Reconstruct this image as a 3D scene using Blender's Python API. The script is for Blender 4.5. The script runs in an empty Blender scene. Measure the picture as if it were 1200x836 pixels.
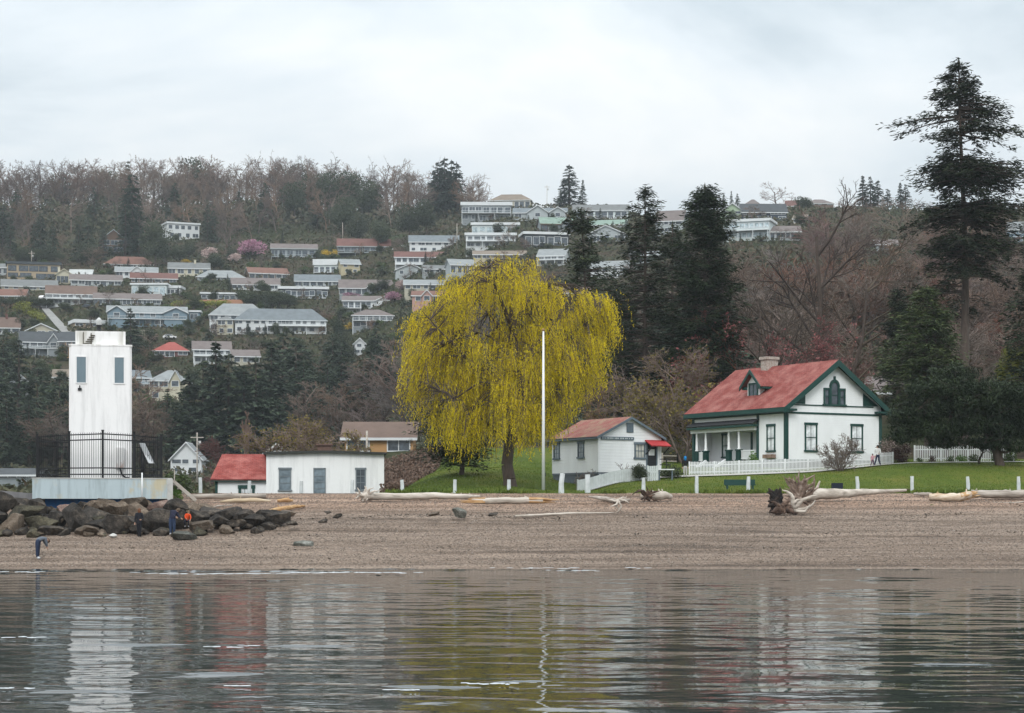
import bpy, math, random
import numpy as np
from mathutils import Vector, Matrix
R = math.radians
PI = math.pi
SC = bpy.context.scene
COL = SC.collection
F = 2333.33; YH = 603.0; H = 3.0      # focal length in photo pixels, horizon row, eye height
# ------------------------------------------------------------------ helpers
def lerp(a, b, t): return a + (b - a) * t
def smooth(a, b, v):
    t = np.clip((v - a) / (b - a), 0, 1); return t * t * (3 - 2 * t)
def X(px, d): return (px - 600.0) / F * d
def Zp(py, d): return H + (YH - py) / F * d

def vnoise(x, y, seed=0):
    x = np.asarray(x, float); y = np.asarray(y, float)
    xi = np.floor(x).astype(np.int64); yi = np.floor(y).astype(np.int64)
    xf = x - xi; yf = y - yi
    def h(a, b):
        n = (a * 374761393 + b * 668265263 + seed * 1442695041) & 0x7fffffff
        n = ((n ^ (n >> 13)) * 1274126177) & 0x7fffffff
        return ((n ^ (n >> 16)) & 0xffff) / 65535.0
    u = xf * xf * (3 - 2 * xf); v = yf * yf * (3 - 2 * yf)
    return lerp(lerp(h(xi, yi), h(xi + 1, yi), u), lerp(h(xi, yi + 1), h(xi + 1, yi + 1), u), v) - 0.5
def fbm(x, y, o=4, seed=0):
    s = 0; a = 1.0
    for k in range(o):
        s = s + a * vnoise(x * 2 ** k, y * 2 ** k, seed + k * 17); a *= .5
    return s

# ------------------------------------------------------------------ terrain heights
T_BEACH = [(0, -9), (60, -4.5), (100, -1.1), (109.4, 0), (122, 2.05), (132, 3.75), (137, 4.45)]
T_L = T_BEACH + [(190, 4.45), (330, 5), (400, 8), (450, 13), (600, 45), (750, 87), (930, 144), (1000, 151), (1500, 152), (6000, 150)]
LAWN = [(150, 5.17), (158, 5.97), (165, 6.6), (172, 7.0), (182, 7.25), (190, 7.9), (200, 9.0), (210, 10.0)]
T_M = T_BEACH + LAWN + [(240, 11.3), (300, 13), (450, 28), (600, 66), (700, 98), (760, 114), (850, 133), (900, 137), (1500, 139), (6000, 138)]
T_R = T_BEACH + LAWN + [(222, 12), (300, 24), (400, 40), (550, 72), (620, 89), (700, 110), (760, 118), (1500, 122), (6000, 120)]
def tab(d, t):
    return np.interp(d, [p[0] for p in t], [p[1] for p in t])
def g(x, y):
    d = np.maximum(np.asarray(y, float), 1.0)
    u = np.clip(600 + F * np.asarray(x, float) / d, -300, 1500)
    near = smooth(430, 540, u); far = smooth(380, 620, u)
    w = lerp(near, far, smooth(190, 300, d))
    z = lerp(lerp(tab(d, T_L), tab(d, T_M), w), tab(d, T_R), smooth(700, 870, u))
    z = z + 5.0 * np.exp(-((u - 440) / 60) ** 2 - ((d - 232) / 30) ** 2)
    z = z - .75 * np.exp(-((u - 670) / 45) ** 2) * smooth(140, 150, d) * (1 - smooth(165, 185, d))
    z = z + .55 * smooth(930, 1080, u) * smooth(150, 166, d) * (1 - smooth(200, 230, d))
    z = z + fbm(np.asarray(x, float) / 60 + 9, d / 60, 3, 5) * 3.0 * smooth(300, 480, d)
    return z
def gz(x, y): return float(g(np.array([x]), np.array([y]))[0])
def dist_at(u, py, d0=139.0, d1=1000.0):
    ds = np.arange(d0, d1, .5)
    Y = YH - (g(X(u, ds), ds) - H) * F / ds
    k = np.argmax(Y <= py)
    if Y[k] > py: k = len(ds) - 1
    return float(ds[k])

# ------------------------------------------------------------------ mesh builders
class MB:
    def __init__(s): s.v = []; s.f = []; s.m = []; s.sm = []
    def add(s, vs, fs, m=0, smooth_=False):
        o = len(s.v); s.v += [tuple(p) for p in vs]
        for f in fs: s.f.append(tuple(i + o for i in f)); s.m.append(m); s.sm.append(smooth_)
        return s
    def box(s, x0, x1, y0, y1, z0, z1, m=0):
        v = [(x0, y0, z0), (x1, y0, z0), (x1, y1, z0), (x0, y1, z0), (x0, y0, z1), (x1, y0, z1), (x1, y1, z1), (x0, y1, z1)]
        return s.add(v, [(3, 2, 1, 0), (4, 5, 6, 7), (0, 1, 5, 4), (1, 2, 6, 5), (2, 3, 7, 6), (3, 0, 4, 7)], m)
    def bar(s, a, b, w, h, m=0, up=(0, 0, 1)):
        a = Vector(a); b = Vector(b); d = (b - a).normalized(); up = Vector(up)
        if abs(d.dot(up)) > .98: up = Vector((0, 1, 0))
        sx = d.cross(up).normalized() * w / 2; sy = sx.cross(d).normalized() * h / 2
        v = [a - sx - sy, a + sx - sy, a + sx + sy, a - sx + sy, b - sx - sy, b + sx - sy, b + sx + sy, b - sx + sy]
        return s.add(v, [(3, 2, 1, 0), (4, 5, 6, 7), (0, 1, 5, 4), (1, 2, 6, 5), (2, 3, 7, 6), (3, 0, 4, 7)], m)
    def prism(s, poly, y0, y1, m=0, mside=None):      # polygon in XZ (counter-clockwise from the front), extruded along y
        n = len(poly); v = [(p[0], y0, p[1]) for p in poly] + [(p[0], y1, p[1]) for p in poly]
        s.add(v, [tuple(range(n)), tuple(range(2 * n - 1, n - 1, -1))], m)
        return s.add(v, [(i, i + n, (i + 1) % n + n, (i + 1) % n) for i in range(n)], m if mside is None else mside)
    def slab(s, quad, t, m=0, mb=None):               # thick sheet below a quad of 3-D points; mb: underside and edges
        q = [Vector(p) for p in quad]; nrm = (q[1] - q[0]).cross(q[2] - q[0]).normalized() * t; n = len(q)
        v = q + [p - nrm for p in q]
        s.add(v, [tuple(range(n))], m)
        return s.add(v, [tuple(range(2 * n - 1, n - 1, -1))] + [(i, i + n, (i + 1) % n + n, (i + 1) % n)[::-1] for i in range(n)], m if mb is None else mb)
    def tube(s, pts, rad, n=8, m=0, cap=True, smooth_=True, jit=0, rng=None):
        pts = [Vector(p) for p in pts]; k = len(pts)
        if not hasattr(rad, '__len__'): rad = [rad] * k
        rings = []; ref = Vector((0, 0, 1))
        if abs((pts[-1] - pts[0]).normalized().dot(ref)) > .9: ref = Vector((1, 0, 0))
        for i, p in enumerate(pts):
            t = (pts[min(i + 1, k - 1)] - pts[max(i - 1, 0)]).normalized()
            a = t.cross(ref).normalized(); b = t.cross(a)
            for j in range(n):
                r = rad[i] * (1 + (rng.uniform(-jit, jit) if rng else 0))
                rings.append(p + (a * math.cos(2 * PI * j / n) + b * math.sin(2 * PI * j / n)) * r)
        fs = [(i * n + j, i * n + (j + 1) % n, (i + 1) * n + (j + 1) % n, (i + 1) * n + j) for i in range(k - 1) for j in range(n)]
        if cap: fs += [tuple(range(n))[::-1], tuple(range((k - 1) * n, k * n))]
        return s.add(rings, fs, m, smooth_)
    def lathe(s, prof, n=16, m=0, c=(0, 0, 0)):
        v = [(c[0] + r * math.cos(2 * PI * j / n), c[1] + r * math.sin(2 * PI * j / n), c[2] + z) for r, z in prof for j in range(n)]
        fs = [(i * n + j, i * n + (j + 1) % n, (i + 1) * n + (j + 1) % n, (i + 1) * n + j) for i in range(len(prof) - 1) for j in range(n)]
        return s.add(v, fs, m, True)
    def mesh(s, name, mats):
        me = bpy.data.meshes.new(name); me.from_pydata(s.v, [], s.f)
        for m in (mats if isinstance(mats, (list, tuple)) else [mats]): me.materials.append(m)
        me.polygons.foreach_set('material_index', s.m); me.polygons.foreach_set('use_smooth', s.sm); me.update(); return me
    def build(s, name, mats, parent=None, loc=(0, 0, 0)):
        return link(name, s.mesh(name, mats), parent, loc)
def link(name, me, parent=None, loc=(0, 0, 0)):
    o = bpy.data.objects.new(name, me); COL.objects.link(o); o.location = loc
    if parent is not None: o.parent = parent
    return o
def npmesh(name, v, f, mat, smooth_=False):           # v (N,3), f (M,k)
    me = bpy.data.meshes.new(name); v = np.asarray(v, np.float32); f = np.asarray(f, np.int32); k = f.shape[1]
    me.vertices.add(len(v)); me.vertices.foreach_set('co', v.ravel())
    me.loops.add(f.size); me.loops.foreach_set('vertex_index', f.ravel())
    me.polygons.add(len(f)); me.polygons.foreach_set('loop_start', np.arange(len(f), dtype=np.int32) * k)
    me.polygons.foreach_set('loop_total', np.full(len(f), k, np.int32))
    if smooth_: me.polygons.foreach_set('use_smooth', np.ones(len(f), bool))
    me.materials.append(mat); me.update(calc_edges=True); me.validate(); return me
def tag(o, label=None, cat=None, group=None, kind=None):
    if label: o['label'] = label
    if cat: o['category'] = cat
    if group: o['group'] = group
    if kind: o['kind'] = kind
    return o
def thing(name, label, cat, loc=(0, 0, 0), rz=0, group=None):
    o = bpy.data.objects.new(name, None); COL.objects.link(o); o.empty_display_size = .3
    o.location = loc; o.rotation_euler = (0, 0, rz); return tag(o, label, cat, group)
def copy_tree(o, parent=None):
    c = o.copy(); COL.objects.link(c)
    if parent is not None: c.parent = parent
    for ch in list(o.children): copy_tree(ch, c)
    return c
def lookrot(px): return -math.atan((px - 600) / F)    # yaw that turns a front to the boat

# ------------------------------------------------------------------ materials
def new_mat(name):
    m = bpy.data.materials.new(name); m.use_nodes = True
    nt = m.node_tree; return m, nt, nt.nodes['Principled BSDF']
def N(nt, t, **kw):
    n = nt.nodes.new(t)
    for k, v in kw.items():
        if k in n.inputs.keys(): n.inputs[k].default_value = v
        else: setattr(n, k, v)
    return n
def rgb(c): return (c[0], c[1], c[2], 1)
def ramp(nt, fac, stops):
    r = N(nt, 'ShaderNodeValToRGB'); e = r.color_ramp.elements
    while len(e) < len(stops): e.new(.5)
    for i, (p, c) in enumerate(stops): e[i].position = p; e[i].color = rgb(c)
    nt.links.new(fac, r.inputs[0]); return r.outputs[0]
def mixc(nt, fac, a, b, mode='MIX'):
    n = N(nt, 'ShaderNodeMix', data_type='RGBA', blend_type=mode)
    for i, v in ((0, fac), (6, a), (7, b)):
        if hasattr(v, 'is_linked'): nt.links.new(v, n.inputs[i])
        else: n.inputs[i].default_value = v if i == 0 else rgb(v)
    return n.outputs[2]
def coords(nt, kind='Object', scale=(1, 1, 1)):
    tc = N(nt, 'ShaderNodeTexCoord'); mp = N(nt, 'ShaderNodeMapping'); mp.inputs['Scale'].default_value = scale
    nt.links.new(tc.outputs[kind], mp.inputs[0]); return mp.outputs[0]
def noise(nt, vec, scale, detail=4, rough=.55):
    n = N(nt, 'ShaderNodeTexNoise', Scale=scale, Detail=detail, Roughness=rough); nt.links.new(vec, n.inputs['Vector']); return n.outputs['Fac']
def bump(nt, bs, h, strength=.4, dist=.05):
    b = N(nt, 'ShaderNodeBump', Strength=strength, Distance=dist); nt.links.new(h, b.inputs['Height']); nt.links.new(b.outputs[0], bs.inputs['Normal']); return b
def geo_coords(nt, scale=(1, 1, 1)):
    gm = N(nt, 'ShaderNodeNewGeometry'); mp = N(nt, 'ShaderNodeMapping'); mp.inputs['Scale'].default_value = scale
    nt.links.new(gm.outputs['Position'], mp.inputs[0]); return mp.outputs[0]
_MC = {}
def mat(name, c1, c2=None, c3=None, scale=2.0, rough=.8, bmp=.25, bs=12, stretch=(1, 1, 1), spec=.3, dist=.03, lo=.3, hi=.7):
    key = (name, tuple(c1), scale, stretch)
    if key in _MC: return _MC[key]
    m, nt, b = new_mat(name)
    c2 = c2 or tuple(x * .78 for x in c1); v = coords(nt, 'Object', stretch)
    st = [(lo, c2), (hi, c1)] if c3 is None else [(lo, c2), ((lo + hi) / 2, c1), (hi, c3)]
    nt.links.new(ramp(nt, noise(nt, v, scale, 6, .6), st), b.inputs['Base Color'])
    b.inputs['Roughness'].default_value = rough; b.inputs['Specular IOR Level'].default_value = spec
    if bmp: bump(nt, b, noise(nt, v, bs, 5, .6), bmp, dist)
    _MC[key] = m; return m
def leafmat(name, c1, c2, c3=None, scale=.35, trans=.25, rough=.7):
    m, nt, b = new_mat(name)
    gm = N(nt, 'ShaderNodeNewGeometry'); v = coords(nt, 'Object')
    n = noise(nt, v, scale, 3)
    mx = N(nt, 'ShaderNodeMath', operation='MULTIPLY_ADD'); mx.inputs[1].default_value = .45; nt.links.new(gm.outputs['Random Per Island'], mx.inputs[0])
    sub = N(nt, 'ShaderNodeMath', operation='MULTIPLY_ADD'); sub.inputs[1].default_value = 1.0; sub.inputs[2].default_value = -.22
    nt.links.new(n, sub.inputs[0]); nt.links.new(sub.outputs[0], mx.inputs[2])
    c = ramp(nt, mx.outputs[0], [(.2, c2), (.55, c1), (.85, c3 or c1)])
    oi = N(nt, 'ShaderNodeObjectInfo'); hs = N(nt, 'ShaderNodeHueSaturation')
    vv = N(nt, 'ShaderNodeMapRange'); vv.inputs[3].default_value = .75; vv.inputs[4].default_value = 1.25
    nt.links.new(oi.outputs['Random'], vv.inputs[0]); nt.links.new(vv.outputs[0], hs.inputs['Value']); nt.links.new(c, hs.inputs['Color'])
    nt.links.new(hs.outputs[0], b.inputs['Base Color'])
    b.inputs['Roughness'].default_value = rough; b.inputs['Specular IOR Level'].default_value = .2
    if trans:
        tr = N(nt, 'ShaderNodeBsdfTranslucent'); ms = N(nt, 'ShaderNodeMixShader'); ms.inputs[0].default_value = trans
        nt.links.new(hs.outputs[0], tr.inputs[0]); out = nt.nodes['Material Output']
        nt.links.new(b.outputs[0], ms.inputs[1]); nt.links.new(tr.outputs[0], ms.inputs[2]); nt.links.new(ms.outputs[0], out.inputs[0])
    return m
def glassmat(name, c=(.03, .04, .05), rough=.06):
    m, nt, b = new_mat(name); v = coords(nt)
    nt.links.new(ramp(nt, noise(nt, v, 1.3, 2), [(.35, c), (.65, tuple(x * 2.2 + .02 for x in c))]), b.inputs['Base Color'])
    b.inputs['Roughness'].default_value = rough; b.inputs['Specular IOR Level'].default_value = .6
    return m
def siding(name, col, pitch=.16, dirt=.06, strength=.6):     # horizontal boards, a small step at each lap
    m, nt, b = new_mat(name); v = coords(nt)
    sx = N(nt, 'ShaderNodeSeparateXYZ'); nt.links.new(v, sx.inputs[0])
    dv = N(nt, 'ShaderNodeMath', operation='DIVIDE'); dv.inputs[1].default_value = pitch; nt.links.new(sx.outputs['Z'], dv.inputs[0])
    fr = N(nt, 'ShaderNodeMath', operation='FRACT'); nt.links.new(dv.outputs[0], fr.inputs[0])
    inv = N(nt, 'ShaderNodeMath', operation='SUBTRACT'); inv.inputs[0].default_value = 1; nt.links.new(fr.outputs[0], inv.inputs[1])
    bump(nt, b, inv.outputs[0], strength, .03)
    n = noise(nt, coords(nt, 'Object', (1, 1, .35)), 1.2, 6)
    c = ramp(nt, n, [(.3, tuple(x * (1 - dirt * 1.6) for x in col)), (.62, col)])
    nt.links.new(c, b.inputs['Base Color']); b.inputs['Roughness'].default_value = .6; b.inputs['Specular IOR Level'].default_value = .25
    return m
def shingles(name, c1, c2, c3, sx=2.2, course=.14, axis='Y'):
    m, nt, b = new_mat(name)
    br = N(nt, 'ShaderNodeTexBrick'); br.inputs['Scale'].default_value = 1.0
    br.inputs['Brick Width'].default_value = .32; br.inputs['Row Height'].default_value = course; br.inputs['Mortar Size'].default_value = .012
    br.inputs['Color1'].default_value = rgb(c1); br.inputs['Color2'].default_value = rgb(c2); br.inputs['Mortar'].default_value = rgb(tuple(x * .55 for x in c2))
    tc = N(nt, 'ShaderNodeTexCoord'); sp = N(nt, 'ShaderNodeSeparateXYZ'); cb = N(nt, 'ShaderNodeCombineXYZ')
    nt.links.new(tc.outputs['Object'], sp.inputs[0])
    nt.links.new(sp.outputs['X' if axis == 'X' else 'Y'], cb.inputs[0])
    mul = N(nt, 'ShaderNodeMath', operation='MULTIPLY'); mul.inputs[1].default_value = 1.5; nt.links.new(sp.outputs['Z'], mul.inputs[0]); nt.links.new(mul.outputs[0], cb.inputs[1])
    nt.links.new(cb.outputs[0], br.inputs['Vector'])
    n = noise(nt, coords(nt), .8, 6, .65)
    n2 = noise(nt, coords(nt), 9, 3, .6)
    c = mixc(nt, ramp(nt, n, [(.42, (0, 0, 0)), (.68, (1, 1, 1))]), br.outputs['Color'], c3)
    c = mixc(nt, .35, c, ramp(nt, n2, [(.35, (.35, .35, .35)), (.65, (1, 1, 1))]), 'MULTIPLY')
    nt.links.new(c, b.inputs['Base Color']); b.inputs['Roughness'].default_value = .9; b.inputs['Specular IOR Level'].default_value = .15
    bump(nt, b, br.outputs['Fac'], .5, .03).invert = True
    return m

# ------------------------------------------------------------------ camera, sky, sun
SC.render.resolution_x = 1024; SC.render.resolution_y = 713
cam = bpy.data.cameras.new('camera'); camo = bpy.data.objects.new('camera', cam); COL.objects.link(camo)
cam.sensor_width = 36; cam.lens = 70; cam.shift_y = (YH - 418) / 1200; cam.clip_end = 12000; cam.clip_start = .5
camo.location = (0, 0, H); camo.rotation_euler = (R(90), 0, 0); SC.camera = camo
SUN_EL, SUN_AZ = 40, 188                                # azimuth clockwise from +Y: behind the boat
sd = Vector((math.sin(R(SUN_AZ)) * math.cos(R(SUN_EL)), math.cos(R(SUN_AZ)) * math.cos(R(SUN_EL)), math.sin(R(SUN_EL))))
sl = bpy.data.lights.new('sun', 'SUN'); sl.energy = 1.5; sl.angle = R(25); sl.color = (1, .965, .92)
so = bpy.data.objects.new('sun', sl); COL.objects.link(so); so.rotation_euler = sd.to_track_quat('Z', 'Y').to_euler(); so.location = (0, -50, 300)
W = bpy.data.worlds.new('World'); SC.world = W; W.use_nodes = True
nt = W.node_tree; bg = nt.nodes['Background']; bg.inputs['Strength'].default_value = .1
sky = N(nt, 'ShaderNodeTexSky', sky_type='NISHITA', sun_disc=False); sky.sun_elevation = R(SUN_EL); sky.sun_rotation = R(SUN_AZ)
tc = N(nt, 'ShaderNodeTexCoord'); sp = N(nt, 'ShaderNodeSeparateXYZ'); nt.links.new(tc.outputs['Generated'], sp.inputs[0])
cg = N(nt, 'ShaderNodeMapRange'); cg.inputs[1].default_value = 0; cg.inputs[2].default_value = 1; cg.inputs[3].default_value = 6.4; cg.inputs[4].default_value = 23.0
nt.links.new(sp.outputs['Z'], cg.inputs[0])            # overcast sky, brighter overhead; zenith raised further to add ambient light
mp = N(nt, 'ShaderNodeMapping'); mp.inputs['Scale'].default_value = (1, 1, 2.6); mp.inputs['Location'].default_value = (.35, .1, .12); nt.links.new(tc.outputs['Generated'], mp.inputs[0])
cn = N(nt, 'ShaderNodeTexNoise', Scale=3.4, Detail=6, Roughness=.5, Distortion=.35); nt.links.new(mp.outputs[0], cn.inputs['Vector'])
cc = ramp(nt, cn.outputs['Fac'], [(.34, (.58, .665, .72)), (.45, (.80, .865, .905)), (.56, (.96, .985, .99)), (.66, (.84, .89, .92))])
ml = N(nt, 'ShaderNodeVectorMath', operation='SCALE'); nt.links.new(cc, ml.inputs[0]); nt.links.new(cg.outputs[0], ml.inputs['Scale'])
nt.links.new(mixc(nt, .93, sky.outputs[0], ml.outputs[0]), bg.inputs[0])
SC.view_settings.view_transform = 'Standard'; SC.view_settings.look = 'None'; SC.view_settings.exposure = .17; SC.view_settings.gamma = 1
SC.render.engine = 'CYCLES'; cy = SC.cycles
cy.use_denoising = True; cy.max_bounces = 5; cy.diffuse_bounces = 2; cy.glossy_bounces = 3; cy.transmission_bounces = 3; cy.volume_bounces = 0; cy.transparent_max_bounces = 8
cy.use_adaptive_sampling = True; cy.adaptive_threshold = .01; cy.sample_clamp_indirect = 6; cy.caustics_reflective = False; cy.caustics_refractive = False
try: cy.denoiser = 'OPENIMAGEDENOISE'; cy.denoising_input_passes = 'RGB_ALBEDO_NORMAL'; cy.denoising_prefilter = 'ACCURATE'
except Exception: pass

# ------------------------------------------------------------------ ground, beach, lawn, water
def gravel_mat():
    m, nt, b = new_mat('gravel'); p = geo_coords(nt)
    sp = N(nt, 'ShaderNodeSeparateXYZ'); nt.links.new(p, sp.inputs[0])
    band = noise(nt, geo_coords(nt, (.05, 1.0, 1.6)), 1.0, 5, .65)          # tide lines run along the shore
    c = ramp(nt, band, [(.32, (.088, .064, .049)), (.46, (.20, .148, .113)), (.64, (.30, .232, .183))])
    fine = noise(nt, p, 6.5, 4, .8)
    c = mixc(nt, .85, c, ramp(nt, fine, [(.36, (.30, .28, .26)), (.50, (.95, .94, .93)), (.66, (1.6, 1.56, 1.5))]), 'MULTIPLY')
    up = N(nt, 'ShaderNodeMapRange'); up.inputs[1].default_value = 2.9; up.inputs[2].default_value = 3.7; nt.links.new(sp.outputs['Z'], up.inputs[0])
    dry = mixc(nt, up.outputs[0], (.90, .92, .94), (1.22, 1.13, 1.09)); c = mixc(nt, 1.0, c, dry, 'MULTIPLY')
    nt.links.new(c, b.inputs['Base Color']); b.inputs['Roughness'].default_value = .85; b.inputs['Specular IOR Level'].default_value = .2
    bump(nt, b, noise(nt, p, 9, 5, .7), .9, .12); return m
def lawn_mat():
    m, nt, b = new_mat('lawn'); p = geo_coords(nt)
    n1 = noise(nt, geo_coords(nt, (1, .5, 1)), .25, 6, .65); n2 = noise(nt, p, 7, 4, .7)
    c = ramp(nt, n1, [(.3, (.055, .092, .015)), (.5, (.098, .140, .022)), (.7, (.16, .165, .036))])
    c = mixc(nt, .9, c, ramp(nt, n2, [(.3, (.40, .45, .42)), (.7, (1.3, 1.25, 1.1))]), 'MULTIPLY')
    n3 = noise(nt, geo_coords(nt, (1, .6, 1)), 1.3, 5, .7); c = mixc(nt, ramp(nt, n3, [(.56, (0, 0, 0)), (.72, (.7, .7, .7))]), c, (.13, .105, .035))
    nt.links.new(c, b.inputs['Base Color']); b.inputs['Roughness'].default_value = .95; b.inputs['Specular IOR Level'].default_value = .1
    bump(nt, b, noise(nt, p, 18, 3, .7), 1, .1); return m
def hill_mat():
    m, nt, b = new_mat('hillside'); p = geo_coords(nt)
    n1 = noise(nt, p, .035, 6, .6); n2 = noise(nt, p, .6, 5, .7)
    c = ramp(nt, n1, [(.32, (.028, .036, .018)), (.46, (.045, .050, .026)), (.56, (.065, .050, .036)), (.7, (.040, .055, .024))])
    c = mixc(nt, .8, c, ramp(nt, n2, [(.3, (.4, .4, .4)), (.7, (1.3, 1.3, 1.2))]), 'MULTIPLY')
    nt.links.new(c, b.inputs['Base Color']); b.inputs['Roughness'].default_value = 1; b.inputs['Specular IOR Level'].default_value = .05
    bump(nt, b, n2, 1, .6); return m
M_GRAVEL = gravel_mat(); M_LAWN = lawn_mat(); M_HILL = hill_mat()
def sheet(name, us, ds, mt, dz=None, keep=None):
    U, D = np.meshgrid(us, ds); x = (U - 600) / F * D; z = g(x, D)
    if dz is not None: z = z + dz(x, D, U)
    v = np.stack([x, D, z], -1).reshape(-1, 3); n = len(us)
    i, j = np.meshgrid(np.arange(len(us) - 1), np.arange(len(ds) - 1)); a = (j * n + i)
    f = np.stack([a, a + 1, a + n + 1, a + n], -1).reshape(-1, 4)
    if keep is not None:
        cu = U.ravel()[f].mean(1); cd = D.ravel()[f].mean(1); f = f[keep(cu, cd)]
    o = link(name, npmesh(name, v, f, mt, True)); return tag(o, kind='structure')
def beach_dz(x, d, u):
    a = smooth(108, 112, d) * (1 - smooth(134, 137, d))
    return a * (fbm(x / 9, d / 2.2, 4, 3) * .16 + fbm(x / 1.2, d / .8, 3, 8) * .06) + .12 * np.exp(-((d - 131.5 - fbm(x / 15, d * 0, 2, 4)) / .9) ** 2)
sheet('beach', np.arange(-1000, 2201, 5.0), np.concatenate([np.arange(40, 105, 3.0), np.arange(105, 137.2, .4)]), M_GRAVEL, beach_dz)
def lawn_edge(u): return 478 + 10 * np.sin(u)
def is_lawn(u, d):
    e = np.interp(d, [137, 150, 165, 185, 215], [440, 452, 482, 512, 530])
    return (u > e) & (d < np.interp(u, [500, 640, 700, 800, 1100, 1300], [212, 212, 200, 190, 186, 186]))
GU = np.concatenate([np.arange(-1400, 0, 50.0), np.arange(0, 1201, 6.0), np.arange(1250, 2700, 50.0)])
GD = np.concatenate([np.arange(137, 230, 1.5), np.arange(230, 420, 5), np.arange(420, 1000, 10), np.array([1000, 1100, 1300, 1700, 2500.])])
GD[0] = 136.8
lz = lambda x, d, u: fbm(x / 3, d / 3, 3, 2) * .08 * (1 - smooth(200, 230, d))
sheet('lawn', GU, GD, M_LAWN, lz, is_lawn)
sheet('hillside', GU, GD, M_HILL, lz, lambda u, d: ~is_lawn(u, d))

def water_mat():
    m, nt, b = new_mat('water'); b.inputs['Base Color'].default_value = (.028, .034, .032, 1)
    b.inputs['Roughness'].default_value = .025; b.inputs['IOR'].default_value = 1.333; b.inputs['Specular IOR Level'].default_value = .5
    bump(nt, b, noise(nt, geo_coords(nt, (1.6, 3.2, 1)), 1.0, 2, .5), 1.0, .006); return m
def wave_z(x, y):
    """Small wind waves: many sines of 0.8-4 m running roughly on-shore, gusty; low breakers near the beach; a few steeper crests."""
    r_ = np.random.default_rng(12); z = 0 * x; gust = .55 + .9 * np.clip(fbm(x / 16, y / 12, 3, 31) + .45, 0, 1.1); step = y * .0024
    for k in range(46):
        lam = .75 * (4.6 / .75) ** r_.uniform(0, 1); th = r_.normal(0, .5); ph = r_.uniform(0, 6.28); kx, ky = 2 * PI / lam * math.sin(th), 2 * PI / lam * math.cos(th)
        amp = .0051 * lam / (2 * PI) * smooth(2.5, 5.0, lam / step); z = z + amp * np.sin(kx * x + ky * y + ph + 1.5 * fbm(x / 9, y / 9, 2, k))
    z = z * gust * (1 - .55 * smooth(92, 109, y))
    for (xc, yc, ln, h, wd) in ((-17, 104.6, 11, .060, .20), (-24, 107.3, 9, .05, .16), (3, 106.8, 13, .045, .17), (20, 108.2, 15, .04, .15), (-8, 108.4, 14, .045, .15), (9, 104.0, 5, .03, .2), (-30, 101, 7, .05, .22), (30, 103.5, 9, .035, .2),
                            (-13.6, 47.5, 1.5, .034, .12), (-9.3, 45.5, 1.7, .036, .12), (-4.6, 45.3, 1.0, .036, .12), (-14, 39.5, 1.1, .032, .10), (-1.4, 35.0, .8, .030, .09), (.2, 35.6, .6, .03, .09), (-5.4, 37.6, .7, .028, .09), (9, 40, .9, .026, .1), (3.4, 52, 1.2, .03, .12), (-7.5, 33.5, .6, .026, .09), (6, 46, .8, .026, .1), (-12, 58, 1.6, .034, .14), (12, 60, 1.5, .03, .14)):
        y0 = yc + .35 * np.sin(x * .31 + xc) + .12 * np.sin(x * 1.7); z = z + h * np.exp(-((x - xc) / ln) ** 4) * (.6 + .8 * np.clip(vnoise(x * .9, x * 0 + yc, 3) + .4, 0, 1)) * np.exp(-((y - y0) / wd) ** 2)
    return z * smooth(21, 24, y)
wu = np.arange(-190, 1391, 4.0); wd_ = [21.0]
while wd_[-1] < 110.6: wd_.append(wd_[-1] * 1.0024)
wd_ = np.array(wd_); U, D = np.meshgrid(wu, wd_); x = (U - 600) / F * D; z = wave_z(x, D); z *= smooth(-190, -150, U) * (1 - smooth(1350, 1390, U)); z *= 1 - smooth(109.5, 110.6, D)
nv = len(wu); i, j = np.meshgrid(np.arange(nv - 1), np.arange(len(wd_) - 1)); a = (j * nv + i)
WV = np.stack([x, D, z], -1).reshape(-1, 3); WF = np.stack([a, a + 1, a + nv + 1, a + nv], -1).reshape(-1, 4)
x0n, x1n = X(-190, 21), X(1390, 21); yE = wd_[-1]; x0f, x1f = X(-190, yE), X(1390, yE)
ring = np.array([(-2900, -90, 0), (2900, -90, 0), (2900, 112.5, 0), (-2900, 112.5, 0), (x0n, 21, 0), (x1n, 21, 0), (x1f, yE, 0), (x0f, yE, 0)]); o8 = len(WV)
WF = np.concatenate([WF, np.array([(0, 1, 5, 4), (1, 2, 6, 5), (2, 3, 7, 6), (3, 0, 4, 7)]) + o8]); WV = np.concatenate([WV, ring])
tag(link('water', npmesh('water', WV, WF, water_mat(), True)), kind='structure')
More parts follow.
